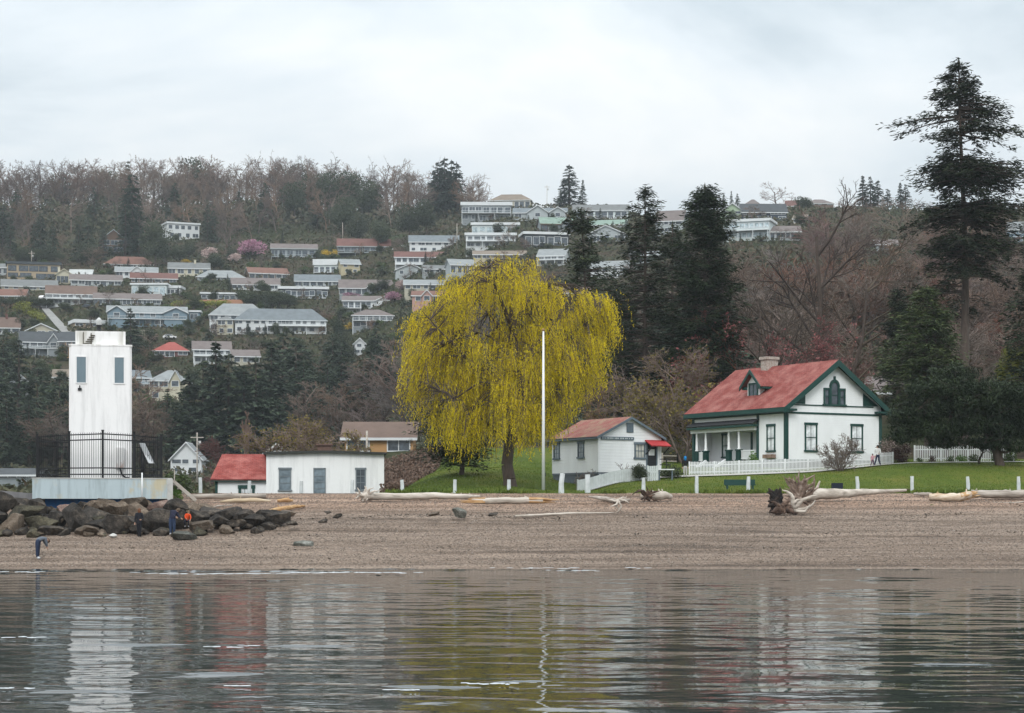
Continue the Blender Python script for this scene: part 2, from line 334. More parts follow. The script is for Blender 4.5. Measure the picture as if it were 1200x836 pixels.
def foam_glint_mesh():  # foam lines inshore; outer streaks are sky glints laid as pale strips
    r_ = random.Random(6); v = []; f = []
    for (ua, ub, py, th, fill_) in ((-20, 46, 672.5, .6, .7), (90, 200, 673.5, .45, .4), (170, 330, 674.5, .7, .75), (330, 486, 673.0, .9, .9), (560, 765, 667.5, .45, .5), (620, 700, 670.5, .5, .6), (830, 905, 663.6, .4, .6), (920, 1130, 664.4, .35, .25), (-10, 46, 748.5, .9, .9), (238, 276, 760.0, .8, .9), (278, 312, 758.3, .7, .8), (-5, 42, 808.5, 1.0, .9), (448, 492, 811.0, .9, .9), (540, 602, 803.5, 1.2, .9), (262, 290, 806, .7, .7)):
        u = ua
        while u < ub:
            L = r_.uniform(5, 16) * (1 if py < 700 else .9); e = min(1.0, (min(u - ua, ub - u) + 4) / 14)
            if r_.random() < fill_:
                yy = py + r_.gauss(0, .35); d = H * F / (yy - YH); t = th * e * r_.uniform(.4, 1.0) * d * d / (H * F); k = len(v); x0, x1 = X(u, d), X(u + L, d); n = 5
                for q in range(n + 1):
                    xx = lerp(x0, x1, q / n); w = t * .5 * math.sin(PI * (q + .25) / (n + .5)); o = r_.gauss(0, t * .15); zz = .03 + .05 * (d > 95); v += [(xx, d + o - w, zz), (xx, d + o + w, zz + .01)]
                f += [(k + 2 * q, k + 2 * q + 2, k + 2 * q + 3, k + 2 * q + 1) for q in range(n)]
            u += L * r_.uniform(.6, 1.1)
    return npmesh('foam_and_glints', v, f, mat('foam_and_glints', (.52, .55, .57), (.34, .37, .39), scale=8, rough=.7))
tag(link('foam_and_glints', foam_glint_mesh()), kind='stuff')
hz = MB(); hz.box(-3000, 3000, -100, 2600, -12, 215)
def haze():
    m = bpy.data.materials.new('haze'); m.use_nodes = True; t = m.node_tree; t.nodes.clear()
    o = t.nodes.new('ShaderNodeOutputMaterial'); v = t.nodes.new('ShaderNodeVolumePrincipled')
    v.inputs['Color'].default_value = (.80, .88, .95, 1); v.inputs['Density'].default_value = .00012; v.inputs['Anisotropy'].default_value = .3
    t.links.new(v.outputs[0], o.inputs['Volume']); return m
# ================================================================== buildings on the point
M_WHITE = mat('white_paint', (.80, .82, .83), (.70, .72, .73), scale=.8, rough=.55, bmp=.1)
M_WHITE2 = mat('weathered_white_paint', (.62, .66, .67), (.46, .50, .50), scale=2.2, rough=.7, bmp=.2)
M_GREEN = mat('dark_green_paint', (.012, .055, .046), (.008, .042, .036), scale=3, rough=.5, bmp=.1)
M_SLATE = mat('slate_blue_paint', (.13, .17, .20), (.09, .12, .15), scale=3, rough=.6)
M_DARK = mat('dark_trim', (.02, .022, .025), (.012, .014, .016), scale=3, rough=.6)
M_BLACK = mat('black_metal', (.010, .011, .013), scale=6, rough=.45, bmp=0)
M_GLASS = glassmat('window_glass')
M_GLASSL = glassmat('curtained_glass', (.42, .44, .45), .1)
M_GLASSB = glassmat('blue_grey_glass', (.09, .12, .14), .15)
M_CONC = mat('concrete', (.46, .46, .44), (.33, .33, .32), (.52, .52, .50), scale=1.4, rough=.9, bmp=.3)
M_BRICK = mat('old_brick', (.36, .31, .27), (.25, .20, .17), (.45, .42, .39), scale=6, rough=.9)
M_GREYWOOD = mat('grey_weathered_wood', (.40, .365, .32), (.24, .21, .18), (.50, .47, .43), scale=2, stretch=(.3, 2, 2), rough=.9, bmp=.5, bs=8)
M_REDROOF = shingles('red_shingles', (.285, .076, .064), (.205, .055, .048), (.34, .145, .125))
M_REDROOFX = shingles('red_shingles_x', (.33, .082, .068), (.23, .052, .046), (.40, .15, .13), axis='X')
M_PINKROOF = shingles('faded_red_shingles', (.36, .13, .115), (.30, .11, .095), (.33, .25, .17))
S_WHITE = siding('white_clapboard', (.80, .82, .83), .15, .05, .35)
S_WHITE_C = siding('cottage_clapboard', (.79, .81, .82), .24, .06, .9)

def window(parent, loc, rz, w, h, frame=M_GREEN, pane=M_GLASSL, rows=2, cols=2, fw=.14, bar=.035, sill=True, bars=None, label=None):
    """A framed window whose front faces -y of its own axes; the frame is the part, the pane its sub-part."""
    b = MB(); y0, y1 = -.06, .02
    b.box(-w / 2, -w / 2 + fw, y0, y1, 0, h); b.box(w / 2 - fw, w / 2, y0, y1, 0, h)
    b.box(-w / 2 - .04, w / 2 + .04, y0 - .02, y1, h - fw * 1.1, h + .05)
    b.box(-w / 2 - (.07 if sill else 0), w / 2 + (.07 if sill else 0), y0 - (.05 if sill else 0), y1, -.02, fw * .9)
    iw, ih = w - 2 * fw, h - 2 * fw
    for i in range(1, cols): x = -iw / 2 + iw * i / cols; b.box(x - bar / 2, x + bar / 2, -.03, .0, fw, h - fw)
    for i in range(1, rows): z = fw + ih * i / rows; b.box(-iw / 2, iw / 2, -.035, .0, z - bar * .8, z + bar * .8)
    o = b.build('window', frame, parent, loc); o.rotation_euler = (0, 0, rz)
    MB().box(-iw / 2 - .01, iw / 2 + .01, -.005, .015, fw - .01, h - fw + .01).build('pane', pane, o)
    if label: o['label'] = label
    return o
def slabroof(b, p0, p1, p2, p3, t=.12, m=0): return b.slab([p0, p1, p2, p3], t, m)

# ---------------------------------------------------------------- the keeper's house
HX, HY = X(921, 170), 170.0
HZ = 7.12
house = thing('keepers_house', 'white wooden house with red shingle roof, dark green trim and recessed porch on the lawn', 'house', (HX, HY, HZ), R(30))
WG, LG, E, PK, FD = 10.5, 13.7, 5.35, 9.15, .62
b = MB()
b.box(1.9, WG, .0, LG, .0, E - 1.25); b.box(0, 1.9, 0, 4.0, .0, E - 1.25)
b.box(0, WG, 0, LG, E - 1.25 + .003, E - .3); b.box(.3, 1.899, LG - .2, LG - .01, 0, E - 1.25)
gab = [(0, E - .3), (WG, E - .3), (WG, E - .05), (WG / 2, PK - .2), (0, E - .05)]
b.prism(gab, 0, .2); b.prism(gab, LG - .2, LG)
b.build('wall', S_WHITE, house)
OV = .62; sl_ = (PK - E) / (WG / 2)
ye, yb = -OV, LG + OV; ze = E - OV * sl_ + .12
r = MB()
r.slab([(-OV, ye, ze), (WG / 2, ye, PK + .12), (WG / 2, yb, PK + .12), (-OV, yb, ze)], .14, 0, 1)
r.slab([(WG + OV, yb, ze), (WG / 2, yb, PK + .12), (WG / 2, ye, PK + .12), (WG + OV, ye, ze)], .14, 0, 1)
roof = r.build('roof', [M_REDROOF, M_GREEN], house)
b = MB()                                                     # rakes, fascia, frieze band, corner boards, skirting, returns and their painted shade
for s_, xa in ((1, -OV), (-1, WG + OV)):
    b.box(min(xa, xa + s_ * .10) - .02, max(xa, xa + s_ * .10) + .02, ye, yb, ze - .38, ze - .03)
    b.box(min(xa, s_ * 0 + (0 if s_ > 0 else WG)) + .03, max(xa, (0 if s_ > 0 else WG)) - .005, ye + .02, yb - .02, ze - .42, ze - .34)
    c0, c1 = (-.55, .75) if s_ > 0 else (WG - .75, WG + .55)
    b.box(c0, c1, ye + .02, -.004, ze - .30, ze - .12)
for yy in (ye - .03, yb - .05):
    b.prism([(-OV, ze - .52), (WG / 2, PK - .46), (WG + OV, ze - .52), (WG + OV, ze + .0), (WG / 2, PK + .11), (-OV, ze + .0)], yy, yy + .08)
tri = [(.35, E + .02), (2.05, E + .02), (2.05, E + 1.12)]  # dark triangles painted in as the shade of the eave returns
b.prism(tri, -.06, -.004); b.prism([(WG - p[0], p[1]) for p in tri][::-1], -.06, -.004)
for yy in (-.05,):
    b.box(-.05, WG + .05, yy, -.004, E - .84, E - .68); b.box(.9, WG - .9, yy, -.004, E - .12, E - .02)
    b.box(.3, WG - .3, yy, -.004, FD - .22, FD - .02)
b.box(-.05, -.004, -.05, LG + .05, E - .84, E - .68); b.box(-.05, -.004, .3, 3.8, FD - .22, FD - .02)
for x0, y0 in ((-.06, -.06), (WG - .24, -.06), (-.06, LG - .24), (-.06, 3.78)):
    b.box(x0, x0 + .30, y0, y0 + .30, 0, E - .84)
b.build('trim', M_GREEN, house)
MB().box(.25, WG - .25, -.02, -.004, -1.2, FD - .24).box(-.02, -.004, .25, 3.76, -1.2, FD - .24).build('foundation', M_DARK, house)
for xx in (2.68, 7.75): window(house, (xx, -.01, 1.28), 0, 1.35, 2.45)
window(house, (-.01, 2.05, 1.28), R(-90), 1.2, 2.35)
# three-light attic window with a round head
b = MB(); zc = E + .02
for x0, x1, z1 in ((-1.2, -.5, 1.42), (.5, 1.2, 1.42)):
    b.box(x0, x0 + .13, -.09, .0, 0, z1).box(x1 - .13, x1, -.09, 0, 0, z1).box(x0, x1, -.10, 0, z1 - .14, z1 + .03).box(x0, x1, -.07, 0, z1 * .5 - .03, z1 * .5 + .03)
b.box(-1.3, 1.3, -.13, 0, -.1, .05); b.box(-.52, -.36, -.11, 0, 0, 1.55); b.box(.36, .52, -.11, 0, 0, 1.55); b.box(-.4, .4, -.07, 0, .8, .87)
arc = [(math.cos(PI * k / 12), math.sin(PI * k / 12)) for k in range(13)]
for k in range(12):
    a0, a1 = arc[k], arc[k + 1]
    b.prism([(.36 * a1[0], 1.55 + .4 * a1[1]), (.36 * a0[0], 1.55 + .4 * a0[1]), (.56 * a0[0], 1.55 + .66 * a0[1]), (.56 * a1[0], 1.55 + .66 * a1[1])][::-1], -.11, 0)
b.box(-.09, .09, -.12, 0, 2.18, 2.48)
aw = b.build('attic_window', M_GREEN, house, (WG / 2, -.005, zc))
p = MB(); p.box(-1.08, -.52, -.02, -.003, .05, 1.3).box(.52, 1.08, -.02, -.003, .05, 1.3)
p.prism([(-.37, .05), (.37, .05)] + [(.37 * a[0], 1.55 + .41 * a[1]) for a in arc], -.02, -.003)
p.build('pane', M_GLASS, aw)
# porch
b = MB(); b.box(-.12, 1.9, 4.0, LG, FD - .12, FD)
b.build('porch_floor', mat('porch_grey', (.16, .18, .19), scale=4), house)
MB().box(-.02, .1, 4.3, LG - .2, -.8, FD - .13).build('porch_skirt', M_GREEN, house)
b = MB(); b.slab([(-.75, 3.75, E - 1.52), (.02, 3.75, E - 1.12), (.02, LG + .1, E - 1.12), (-.75, LG + .1, E - 1.52)], .10)
b.build('porch_roof', mat('tar_roof', (.03, .032, .036), scale=4, rough=.8), house)
MB().box(-.70, -.05, 3.8, LG + .05, E - 1.80, E - 1.63).build('porch_cornice', M_GREEN, house)
MB().box(-.28, .0, 4.05, LG, E - 2.12, E - 1.81).build('porch_beam', M_WHITE, house)
cols = [12.95, 11.55, 8.05, 6.55]
for yy in cols:
    MB().lathe([(.16, 0), (.16, .08), (.125, .14), (.105, 1.75), (.15, 1.82), (.15, 1.92)], 14, 0, (-.1, yy, FD + 1.0 + 0)).build('column', M_WHITE, house)
    b = MB(); b.box(-.36, .14, yy - .26, yy + .26, FD - .02, FD + .1).box(-.36, .14, yy - .26, yy + .26, FD + .88, FD + 1.0)
    for dy in (-.17, 0, .17): b.box(-.30, .08, yy + dy - .05, yy + dy + .05, FD + .1, FD + .88)
    b.build('pedestal', M_GREEN, house)
def railing(y0, y1):
    b = MB(); b.box(-.12, -.06, y0, y1, FD + .82, FD + .9).box(-.12, -.06, y0, y1, FD + .12, FD + .18)
    n = int((y1 - y0) / .13)
    for k in range(n): yy = y0 + (k + .5) * (y1 - y0) / n; b.box(-.11, -.07, yy - .028, yy + .028, FD + .18, FD + .82)
    return b
railing(4.2, 6.25).build('railing', M_WHITE, house); railing(11.85, 12.65).build('railing', M_WHITE, house)
b = MB()
for k in range(4): b.box(-.5 - .32 * k, -.16 - .32 * k + .0, 8.4, 11.2, -.9, FD - .15 - .17 * k)
b.build('porch_steps', M_SLATE, house)
for yy in (8.3, 11.25):
    MB().slab([(-1.7, yy - .12, .02), (-.35, yy - .12, .78), (-.35, yy + .12, .78), (-1.7, yy + .12, .02)], .22).build('stair_wall', M_WHITE, house)
window(house, (1.89, 11.2, 1.0), R(-90), 1.2, 2.2)
d_ = MB(); d_.box(-.6, -.46, -.06, 0, 0, 2.6).box(.46, .6, -.06, 0, 0, 2.6).box(-.6, .6, -.08, 0, 2.45, 2.65)
dr = d_.build('door', M_GREEN, house, (1.89, 6.0, FD)); dr.rotation_euler = (0, 0, R(-90))
MB().box(-.46, .46, -.03, -.004, 0, 2.45).build('door_leaf', M_DARK, dr)
for yy in (7.2, 9.2): MB().box(1.86, 1.895, yy, yy + .3, FD, 3.2).build('porch_trim', M_GREEN, house)
b = MB(); b.box(-.42, -.05, 1.35, 2.75, .72, 1.05); pl = b.build('planter_box', mat('planter', (.30, .22, .17), (.12, .07, .05), scale=2), house)
# dormer and chimney
dy, dx = 6.3, 1.35; dz0 = E + sl_ * dx - .25
b = MB(); b.prism([(-.62, 0), (.62, 0), (.62, 1.05), (0, 1.72), (-.62, 1.05)], 0, 2.6)
dm = b.build('dormer', M_WHITE, roof, (dx - .05, dy, dz0)); dm.rotation_euler = (0, 0, R(-90)); dm.scale = (1.4, 1, 1.3)
b = MB(); b.slab([(-1.08, -.4, .82), (0, -.4, 1.98), (0, 2.6, 1.98), (-1.08, 2.6, .82)], .1); b.slab([(1.08, 2.6, .82), (0, 2.6, 1.98), (0, -.4, 1.98), (1.08, -.4, .82)], .1)
o = b.build('dormer_roof', M_REDROOF, roof, (dx - .05, dy, dz0)); o.rotation_euler = (0, 0, R(-90)); o.scale = (1.4, 1, 1.3)
b = MB()
for s_ in (1, -1):
    b.box(min(s_ * .64, s_ * 1.06), max(s_ * .64, s_ * 1.06), -.2, 2.0, .66, .84)
b.prism([(-1.1, .58), (0, 1.74), (1.1, .58), (1.1, .83), (0, 2.0), (-1.1, .83)], -.46, -.38)
b.box(-.5, -.36, -.05, -.003, .1, 1.08).box(.36, .5, -.05, -.003, .1, 1.08).box(-.5, .5, -.05, -.003, .98, 1.1).box(-.55, .55, -.07, -.003, .02, .14).box(-.03, .03, -.04, -.003, .1, 1.0)
o = b.build('dormer_trim', M_GREEN, roof, (dx - .05, dy, dz0)); o.rotation_euler = (0, 0, R(-90)); o.scale = (1.4, 1, 1.3)
o = MB().box(-.36, .36, -.02, -.003, .14, .98).build('dormer_window', M_GLASS, roof, (dx - .05, dy, dz0)); o.rotation_euler = (0, 0, R(-90)); o.scale = (1.4, 1, 1.3)
b = MB(); b.box(-.62, .62, -.45, .45, -.8, .75).box(-.74, .74, -.56, .56, .75, 1.0).box(-.55, .55, -.38, .38, 1.0, 1.05, 1)
b.build('chimney', [M_BRICK, M_DARK], roof, (WG / 2, 9.2, PK))

# ---------------------------------------------------------------- the cottage
CX, CY = X(701, 158), 158.0; CZ = 5.5
cot = thing('cottage', 'small white clapboard cottage with faded pink roof and red door awning beside the willow', 'cottage', (CX, CY, CZ), R(30))
WC, LC, EC, PC = 6.0, 7.0, 3.75, 5.25
b = MB(); b.box(0, WC, 0, LC, .85, EC - .2); gab = [(0, EC - .2), (WC, EC - .2), (WC, EC), (WC / 2, PC), (0, EC)]
b.prism(gab, 0, .15); b.prism(gab, LC - .15, LC); b.build('wall', S_WHITE_C, cot)
MB().box(.03, WC - .03, .03, LC - .03, -1, .85).box(-.03, .03, -.05, LC, .70, .86).build('foundation', mat('grey_skirt', (.17, .20, .23), (.12, .14, .17), scale=2), cot)
r = MB(); sc_ = (PC - EC) / (WC / 2); o_ = .3
r.slab([(-o_, -o_, EC - o_ * sc_ + .08), (WC / 2, -o_, PC + .08), (WC / 2, LC + o_, PC + .08), (-o_, LC + o_, EC - o_ * sc_ + .08)], .1, 0, 1)
r.slab([(WC + o_, LC + o_, EC - o_ * sc_ + .08), (WC / 2, LC + o_, PC + .08), (WC / 2, -o_, PC + .08), (WC + o_, -o_, EC - o_ * sc_ + .08)], .1, 0, 1)
r.build('roof', [M_PINKROOF, M_SLATE], cot)
b = MB()
for s_, xa in ((1, -o_), (-1, WC + o_)):
    b.box(min(xa, xa + s_ * .06), max(xa, xa + s_ * .06), -o_, LC + o_, EC - o_ * sc_ - .12, EC - o_ * sc_ + .0)
zq = EC - o_ * sc_ + .07
b.prism([(-o_, zq - .2), (WC / 2, PC - .13), (WC + o_, zq - .2), (WC + o_, zq), (WC / 2, PC + .07), (-o_, zq)], -o_ - .04, -o_ + .02)
b.build('barge_board', M_SLATE, cot)
for x0, y0 in ((-.03, -.03), (WC - .12, -.03), (-.03, LC - .12)): MB().box(x0, x0 + .15, y0, y0 + .15, .86, EC - .02).build('corner_board', M_WHITE, cot)
for yy in (6.3, 2.55): window(cot, (-.01, yy, 2.0), R(-90), .95, 1.35, M_SLATE, glassmat('cottage_glass', (.16, .18, .19), .1), 3, 2, .13)
window(cot, (3.95, -.01, 1.95), 0, 1.05, 1.3, M_SLATE, glassmat('cottage_front_glass', (.30, .30, .27), .1), 2, 3, .13)
MB().box(-.32, .32, -.06, -.003, 0, .78).build('attic_vent', M_SLATE, cot, (WC / 2, 0, 4.05))
b = MB(); b.box(-.95, 2.15, -.09, -.003, 0, .24); rg = random.Random(4)
x_ = -.85
while x_ < 2.0:
    w_ = rg.uniform(.05, .11); b.box(x_, x_ + w_, -.1, -.0895, .07, .17, 1); x_ += w_ + (.05 if rg.random() > .2 else .14)
b.build('sign_board', [M_SLATE, M_WHITE2], cot, (1.2, 0, 3.45))
b = MB(); b.box(-.55, -.43, -.05, -.003, 0, 2.3).box(.43, .55, -.05, -.003, 0, 2.3).box(-.55, .55, -.05, -.003, 2.2, 2.32)
dr = b.build('door', M_SLATE, cot, (5.1, 0, 1.0)); MB().box(-.43, .43, -.025, -.003, 0, 2.2).build('door_leaf', M_DARK, dr)
MB().box(-.3, .26, -.035, -.026, 1.25, 1.75).build('door_notice', M_WHITE, dr)
b = MB(); b.slab([(4.45, -1.0, 3.02), (6.35, -1.0, 3.02), (6.35, -.01, 3.5), (4.45, -.01, 3.5)], .08)
aw_ = b.build('awning', mat('red_awning', (.42, .035, .04), (.30, .03, .03), scale=2), cot)
for xx in (4.55, 6.22): MB().bar((xx, -.95, 2.95), (xx, -.03, 2.35), .07, .07).build('awning_bracket', M_DARK, cot)
b = MB(); b.box(5.75, 6.05, -1.3, -.2, .0, .95); b.build('stoop', M_WHITE2, cot)
b = MB()
for zz in (1.5, 1.95): b.bar((5.75, -.25, zz), (6.1, -1.25, zz), .06, .06)
b.bar((5.72, -1.2, .9), (5.72, -1.2, 2.0), .07, .07); b.build('stoop_railing', M_DARK, cot)

# ---------------------------------------------------------------- boathouse
def stained(name, base, c_st, rust=(.30, .17, .08), amt=.62):
    m, nt, bs = new_mat(name)
    n = noise(nt, coords(nt, 'Object', (2.2, 2.2, .22)), .9, 7, .68); n2 = noise(nt, coords(nt, 'Object', (1, 1, .6)), .45, 6, .7)
    c = ramp(nt, n, [(.36, c_st), (.52, base)])
    c = mixc(nt, ramp(nt, n2, [(amt, (0, 0, 0)), (amt + .1, (.8, .8, .8))]), c, rust)
    nt.links.new(c, bs.inputs['Base Color']); bs.inputs['Roughness'].default_value = .75; bump(nt, bs, noise(nt, coords(nt), 3, 5), .25, .05); return m

BX, BY, BZ = X(381, 152), 152.0, 4.4; k = 152 / F
bh = thing('boathouse', 'low white flat-roofed building with a red-roofed lean-to at the top of the beach', 'building', (BX, BY, BZ), lookrot(381))
def bx(px): return (px - 381) * k
def bz(py): return (581.5 - py) * k
b = MB(); b.prism([(bx(312.5), -.6), (bx(450), -.6), (bx(450), bz(530.5)), (bx(382), bz(528.5)), (bx(312.5), bz(530.5))], 0, 6.5)
b.build('wall', stained('white_stucco', (.80, .82, .82), (.68, .70, .70), (.50, .48, .43), .70), bh)
b = MB(); b.slab([(bx(309), -.35, bz(530.2)), (bx(382), -.35, bz(528.2)), (bx(382), 6.9, bz(528.2)), (bx(309), 6.9, bz(530.2))], .16)
b.slab([(bx(382), -.35, bz(528.2)), (bx(453), -.35, bz(530.2)), (bx(453), 6.9, bz(530.2)), (bx(382), 6.9, bz(528.2))], .16)
rf = b.build('roof', mat('dark_roof_edge', (.045, .05, .048), scale=3), bh)
M_BW = mat('blue_grey_trim', (.19, .225, .245), (.14, .165, .18), scale=3)
for a0, a1, t0, t1, pm in ((327, 341.5, 549, 575.5, M_GLASSB), (416.5, 428.5, 549, 575, M_GLASS)):
    window(bh, ((bx(a0) + bx(a1)) / 2, -.01, bz(t1)), 0, (a1 - a0) * k, (t1 - t0) * k, M_BW, pm, 3, 2 if pm is M_GLASS else 1, .09)
w_ = 14.5 * k; h_ = 33 * k
b = MB(); b.box(-w_ / 2, -w_ / 2 + .08, -.05, 0, 0, h_).box(w_ / 2 - .08, w_ / 2, -.05, 0, 0, h_).box(-w_ / 2, w_ / 2, -.05, 0, h_ - .1, h_)
for zz in (.55, 1.05, 1.5): b.box(-w_ / 2 + .08, w_ / 2 - .08, -.045, 0, zz, zz + .05)
dr = b.build('door', M_BW, bh, (bx(374.5), -.005, .0)); MB().box(-w_ / 2 + .08, w_ / 2 - .08, -.02, -.004, 0, h_ - .1).build('door_pane', M_GLASSB, dr)
b = MB(); b.box(bx(254), bx(312.4), .4, 5.4, -.6, bz(561.5)); b.build('lean_to_wall', M_WHITE, bh)
b = MB(); b.slab([(bx(247.5), .05, bz(562)), (bx(313.2), .05, bz(562)), (bx(313.2), 3.6, bz(531)), (bx(258.5), 3.6, bz(531))], .12)
b.slab([(bx(313.2), 7.0, bz(562)), (bx(247.5), 7.0, bz(562)), (bx(258.5), 3.6, bz(531)), (bx(313.2), 3.6, bz(531))], .12)
lr = b.build('lean_to_roof', M_REDROOFX, bh); b = MB()
b.box(bx(248), bx(313), .10, .3, bz(564.5), bz(562.3)).box(bx(253), bx(256), .36, .42, -.3, bz(564.6)); b.build('lean_to_trim', M_GREEN, bh)
window(bh, (bx(289.5), .39, bz(581)), 0, 19 * k, 11.5 * k, M_GREEN, M_GLASSL, 1, 3, .2)
MB().box(-.55, .55, -.4, .4, 0, .55).box(-.68, .68, -.52, .52, .55, .68).build('roof_chimney', mat('brown_brick', (.16, .10, .08), (.10, .06, .05), scale=5), rf, (bx(380), 4.4, bz(528.5)))

# ---------------------------------------------------------------- lighthouse
LX, LY, LZ = X(120, 127.5), 127.5, 4.0; k = 127.5 / F
lh = thing('lighthouse', 'square white concrete lighthouse tower standing on a grey platform above the boulders', 'lighthouse', (LX, LY, LZ), lookrot(120))
M_TOWER = stained('tower_white', (.82, .82, .82), (.70, .70, .70), (.44, .40, .35), .66)
M_TOWERTOP = stained('mossy_white', (.80, .80, .79), (.55, .54, .50), (.17, .16, .11), .56)
M_PLAT = stained('platform_paint', (.42, .50, .53), (.30, .36, .38), (.50, .43, .27), .54)
tw = 4.0; tx = -.12; ty0, ty1 = 2.1, 6.1; tz0, tz1 = 1.28, 10.02
b = MB(); ch = .14
poly = [(tx - tw / 2 + ch, ty0), (tx + tw / 2 - ch, ty0), (tx + tw / 2, ty0 + ch), (tx + tw / 2, ty1 - ch), (tx + tw / 2 - ch, ty1), (tx - tw / 2 + ch, ty1), (tx - tw / 2, ty1 - ch), (tx - tw / 2, ty0 + ch)]
v = [(p[0], p[1], tz0) for p in poly] + [(p[0], p[1], tz1) for p in poly]
b.add(v, [tuple(range(8, 16))] + [(i, (i + 1) % 8, (i + 1) % 8 + 8, i + 8) for i in range(8)])
b.build('tower', M_TOWER, lh)
b = MB(); b.box(tx - 1.6, tx + 1.6, ty0 + .35, ty1 - .35, tz1 + .001, tz1 + .93); b.box(tx - 1.7, tx - .4, ty0 + .3, ty0 + 1, tz1 + .0, tz1 + .06)
b.build('roof_block', M_TOWERTOP, lh)
b = MB(); b.box(tx - 2.03, tx + 2.03, ty0 - .02, ty1 + .02, tz1 - .07, tz1 + .04); b.build('tower_ledge', M_TOWERTOP, lh)
b = MB(); rg = random.Random(2)
for q in range(5): b.bar((tx - 1.05 + q * .1, ty0 + .33, tz1 + .1 + q * .14), (tx - .55 + .05 * q, ty0 + .30, tz1 + .15 + q * .12), .07, .05)
b.bar((tx - 1.1, ty0 + .31, tz1 + .05), (tx - 1.1, ty0 + .31, tz1 + .85), .05, .05); b.bar((tx - .6, ty0 + .31, tz1 + .05), (tx - .6, ty0 + .31, tz1 + .8), .05, .05)
b.build('access_ladder', mat('rusty_metal', (.10, .085, .05), (.05, .04, .03), scale=5), lh)
M_PANEL = mat('blue_grey_panel', (.155, .215, .25), (.12, .17, .20), (.18, .22, .24), scale=.9, stretch=(2.5, 2.5, .6), rough=.5)
for px in (96, 139.5):
    xx = (px - 118) / 18.0 + tx
    o = MB().box(-.29, .29, -.03, .02, 0, 1.66).build('window_panel', M_PANEL, lh, (xx, ty0, 7.56))
    MB().box(-.36, -.293, -.05, .02, -.06, 1.72).box(.293, .36, -.05, .02, -.06, 1.72).box(-.293, .293, -.05, .02, -.07, -.003).box(-.293, .293, -.05, .02, 1.663, 1.72).build('panel_frame', M_TOWER, o)
b = MB(); b.box(-.12, .12, -.09, .0, 0, .16).bar((0, -.03, .14), (0, -.03, .32), .07, .05); b.build('wall_vent', M_DARK, lh, (tx - 1.32, ty0, 7.05))
b = MB(); b.lathe([(.24, 0), (.24, .06), (.14, .1), (.13, .34), (.2, .4), (.2, .46)], 14); bc = b.build('beacon_base', M_BLACK, lh, (tx - .1, 3.2, tz1 + .93))
MB().lathe([(.17, .46), (.19, .5), (.19, .78), (.16, .84), (.05, .95), (.0, .97)], 14).build('beacon_lens', mat('beacon_glass', (.55, .56, .56), (.35, .36, .36), scale=4, rough=.2), bc)
MB().bar((-.5, .2, .0), (-.5, .2, 1.0), .03, .03).build('antenna', M_BLACK, bc)
b = MB(); b.box(-4.37, 4.37, 0, 8.2, .0, 1.28); b.build('platform', M_PLAT, lh)
MB().box(4.1, 4.45, -.05, .3, -.4, 1.3).box(-4.40, 4.40, -.03, 8.22, 1.281, 1.34).build('platform_edge', M_CONC, lh)
MB().box(-3.6, 3.6, .9, 7.4, -3.0, -.002).build('pedestal', stained('blue_painted_concrete', (.015, .12, .34), (.03, .09, .22), (.20, .22, .23), .60), lh)
b = MB(); b.box(-.26, .26, -.25, 0, 0, 1.35); o = b.build('meter_box', stained('rusty_white', (.66, .66, .66), (.60, .58, .57), (.30, .14, .09), .52), lh, (tx + 1.25, ty0, 2.0))
MB().tube([(0, -.12, 0), (.1, -.14, -.4), (.35, -.15, -.6), (.6, -.1, -.62)], .06, 6).build('conduit', M_DARK, o)
b = MB()
for q in range(5): b.box(4.5 + .3 * q, 4.8 + .3 * q, 1.5, 2.6, .9 - .25 * q, 1.0 - .25 * q)
b.bar((4.5, 1.5, 1.2), (6.0, 1.5, -.1), .08, .22); b.bar((4.6, 1.45, 1.0), (4.6, 1.45, 1.9), .06, .06); b.build('stair', M_GREYWOOD, lh)
# fence round the platform
fn = thing('picket_fence', 'black metal picket fence around the platform of the lighthouse', 'fence', (LX, LY, LZ + 1.34), lookrot(120))
ff = [(-4.15, 3.4), (-4.1, 1.1), (-2.08, .35), (.02, .15), (2.0, .35), (3.75, 1.1), (3.8, 3.4), (2.6, 6.6), (-3.0, 6.9)]
hts = [2.65, 2.72, 2.86, 2.95, 2.86, 2.72, 2.65, 2.6, 2.6]
for q in range(len(ff)):
    a, c = ff[q], ff[(q + 1) % len(ff)]; ha, hc = hts[q], hts[(q + 1) % len(ff)]
    MB().box(-.075, .075, -.075, .075, 0, ha + .08).box(-.095, .095, -.095, .095, ha + .08, ha + .13).build('post', M_BLACK, fn, (a[0], a[1], 0))
    L_ = math.hypot(c[0] - a[0], c[1] - a[1]); n_ = max(2, int(L_ / .135)); b = MB()
    for zf in (.06, .20, .82, .94):
        b.bar((a[0], a[1], ha * zf + .05), (c[0], c[1], hc * zf + .05), .06, .075)
    for i in range(1, n_):
        t = i / n_; b.bar((lerp(a[0], c[0], t), lerp(a[1], c[1], t), .03), (lerp(a[0], c[0], t), lerp(a[1], c[1], t), lerp(ha, hc, t)), .027, .027, up=(0, 1, 0))
    b.build('fence_panel', M_BLACK, fn)
sp_ = thing('solar_panel', 'tilted solar panel on a short post inside the black fence', 'solar panel', (LX, LY, LZ + 1.34), lookrot(120))
MB().tube([(2.6, 1.0, 0), (2.6, 1.0, 1.6)], .09, 8).bar((2.6, 1.0, 1.2), (2.9, .8, 1.5), .08, .08).build('post', M_BLACK, sp_)
b = MB(); b.slab([(2.35, .75, 2.28), (2.95, .55, .98), (3.3, .95, .98), (2.7, 1.15, 2.28)], .05); o = b.build('panel', mat('panel_back', (.62, .64, .66), scale=3, rough=.4), sp_)
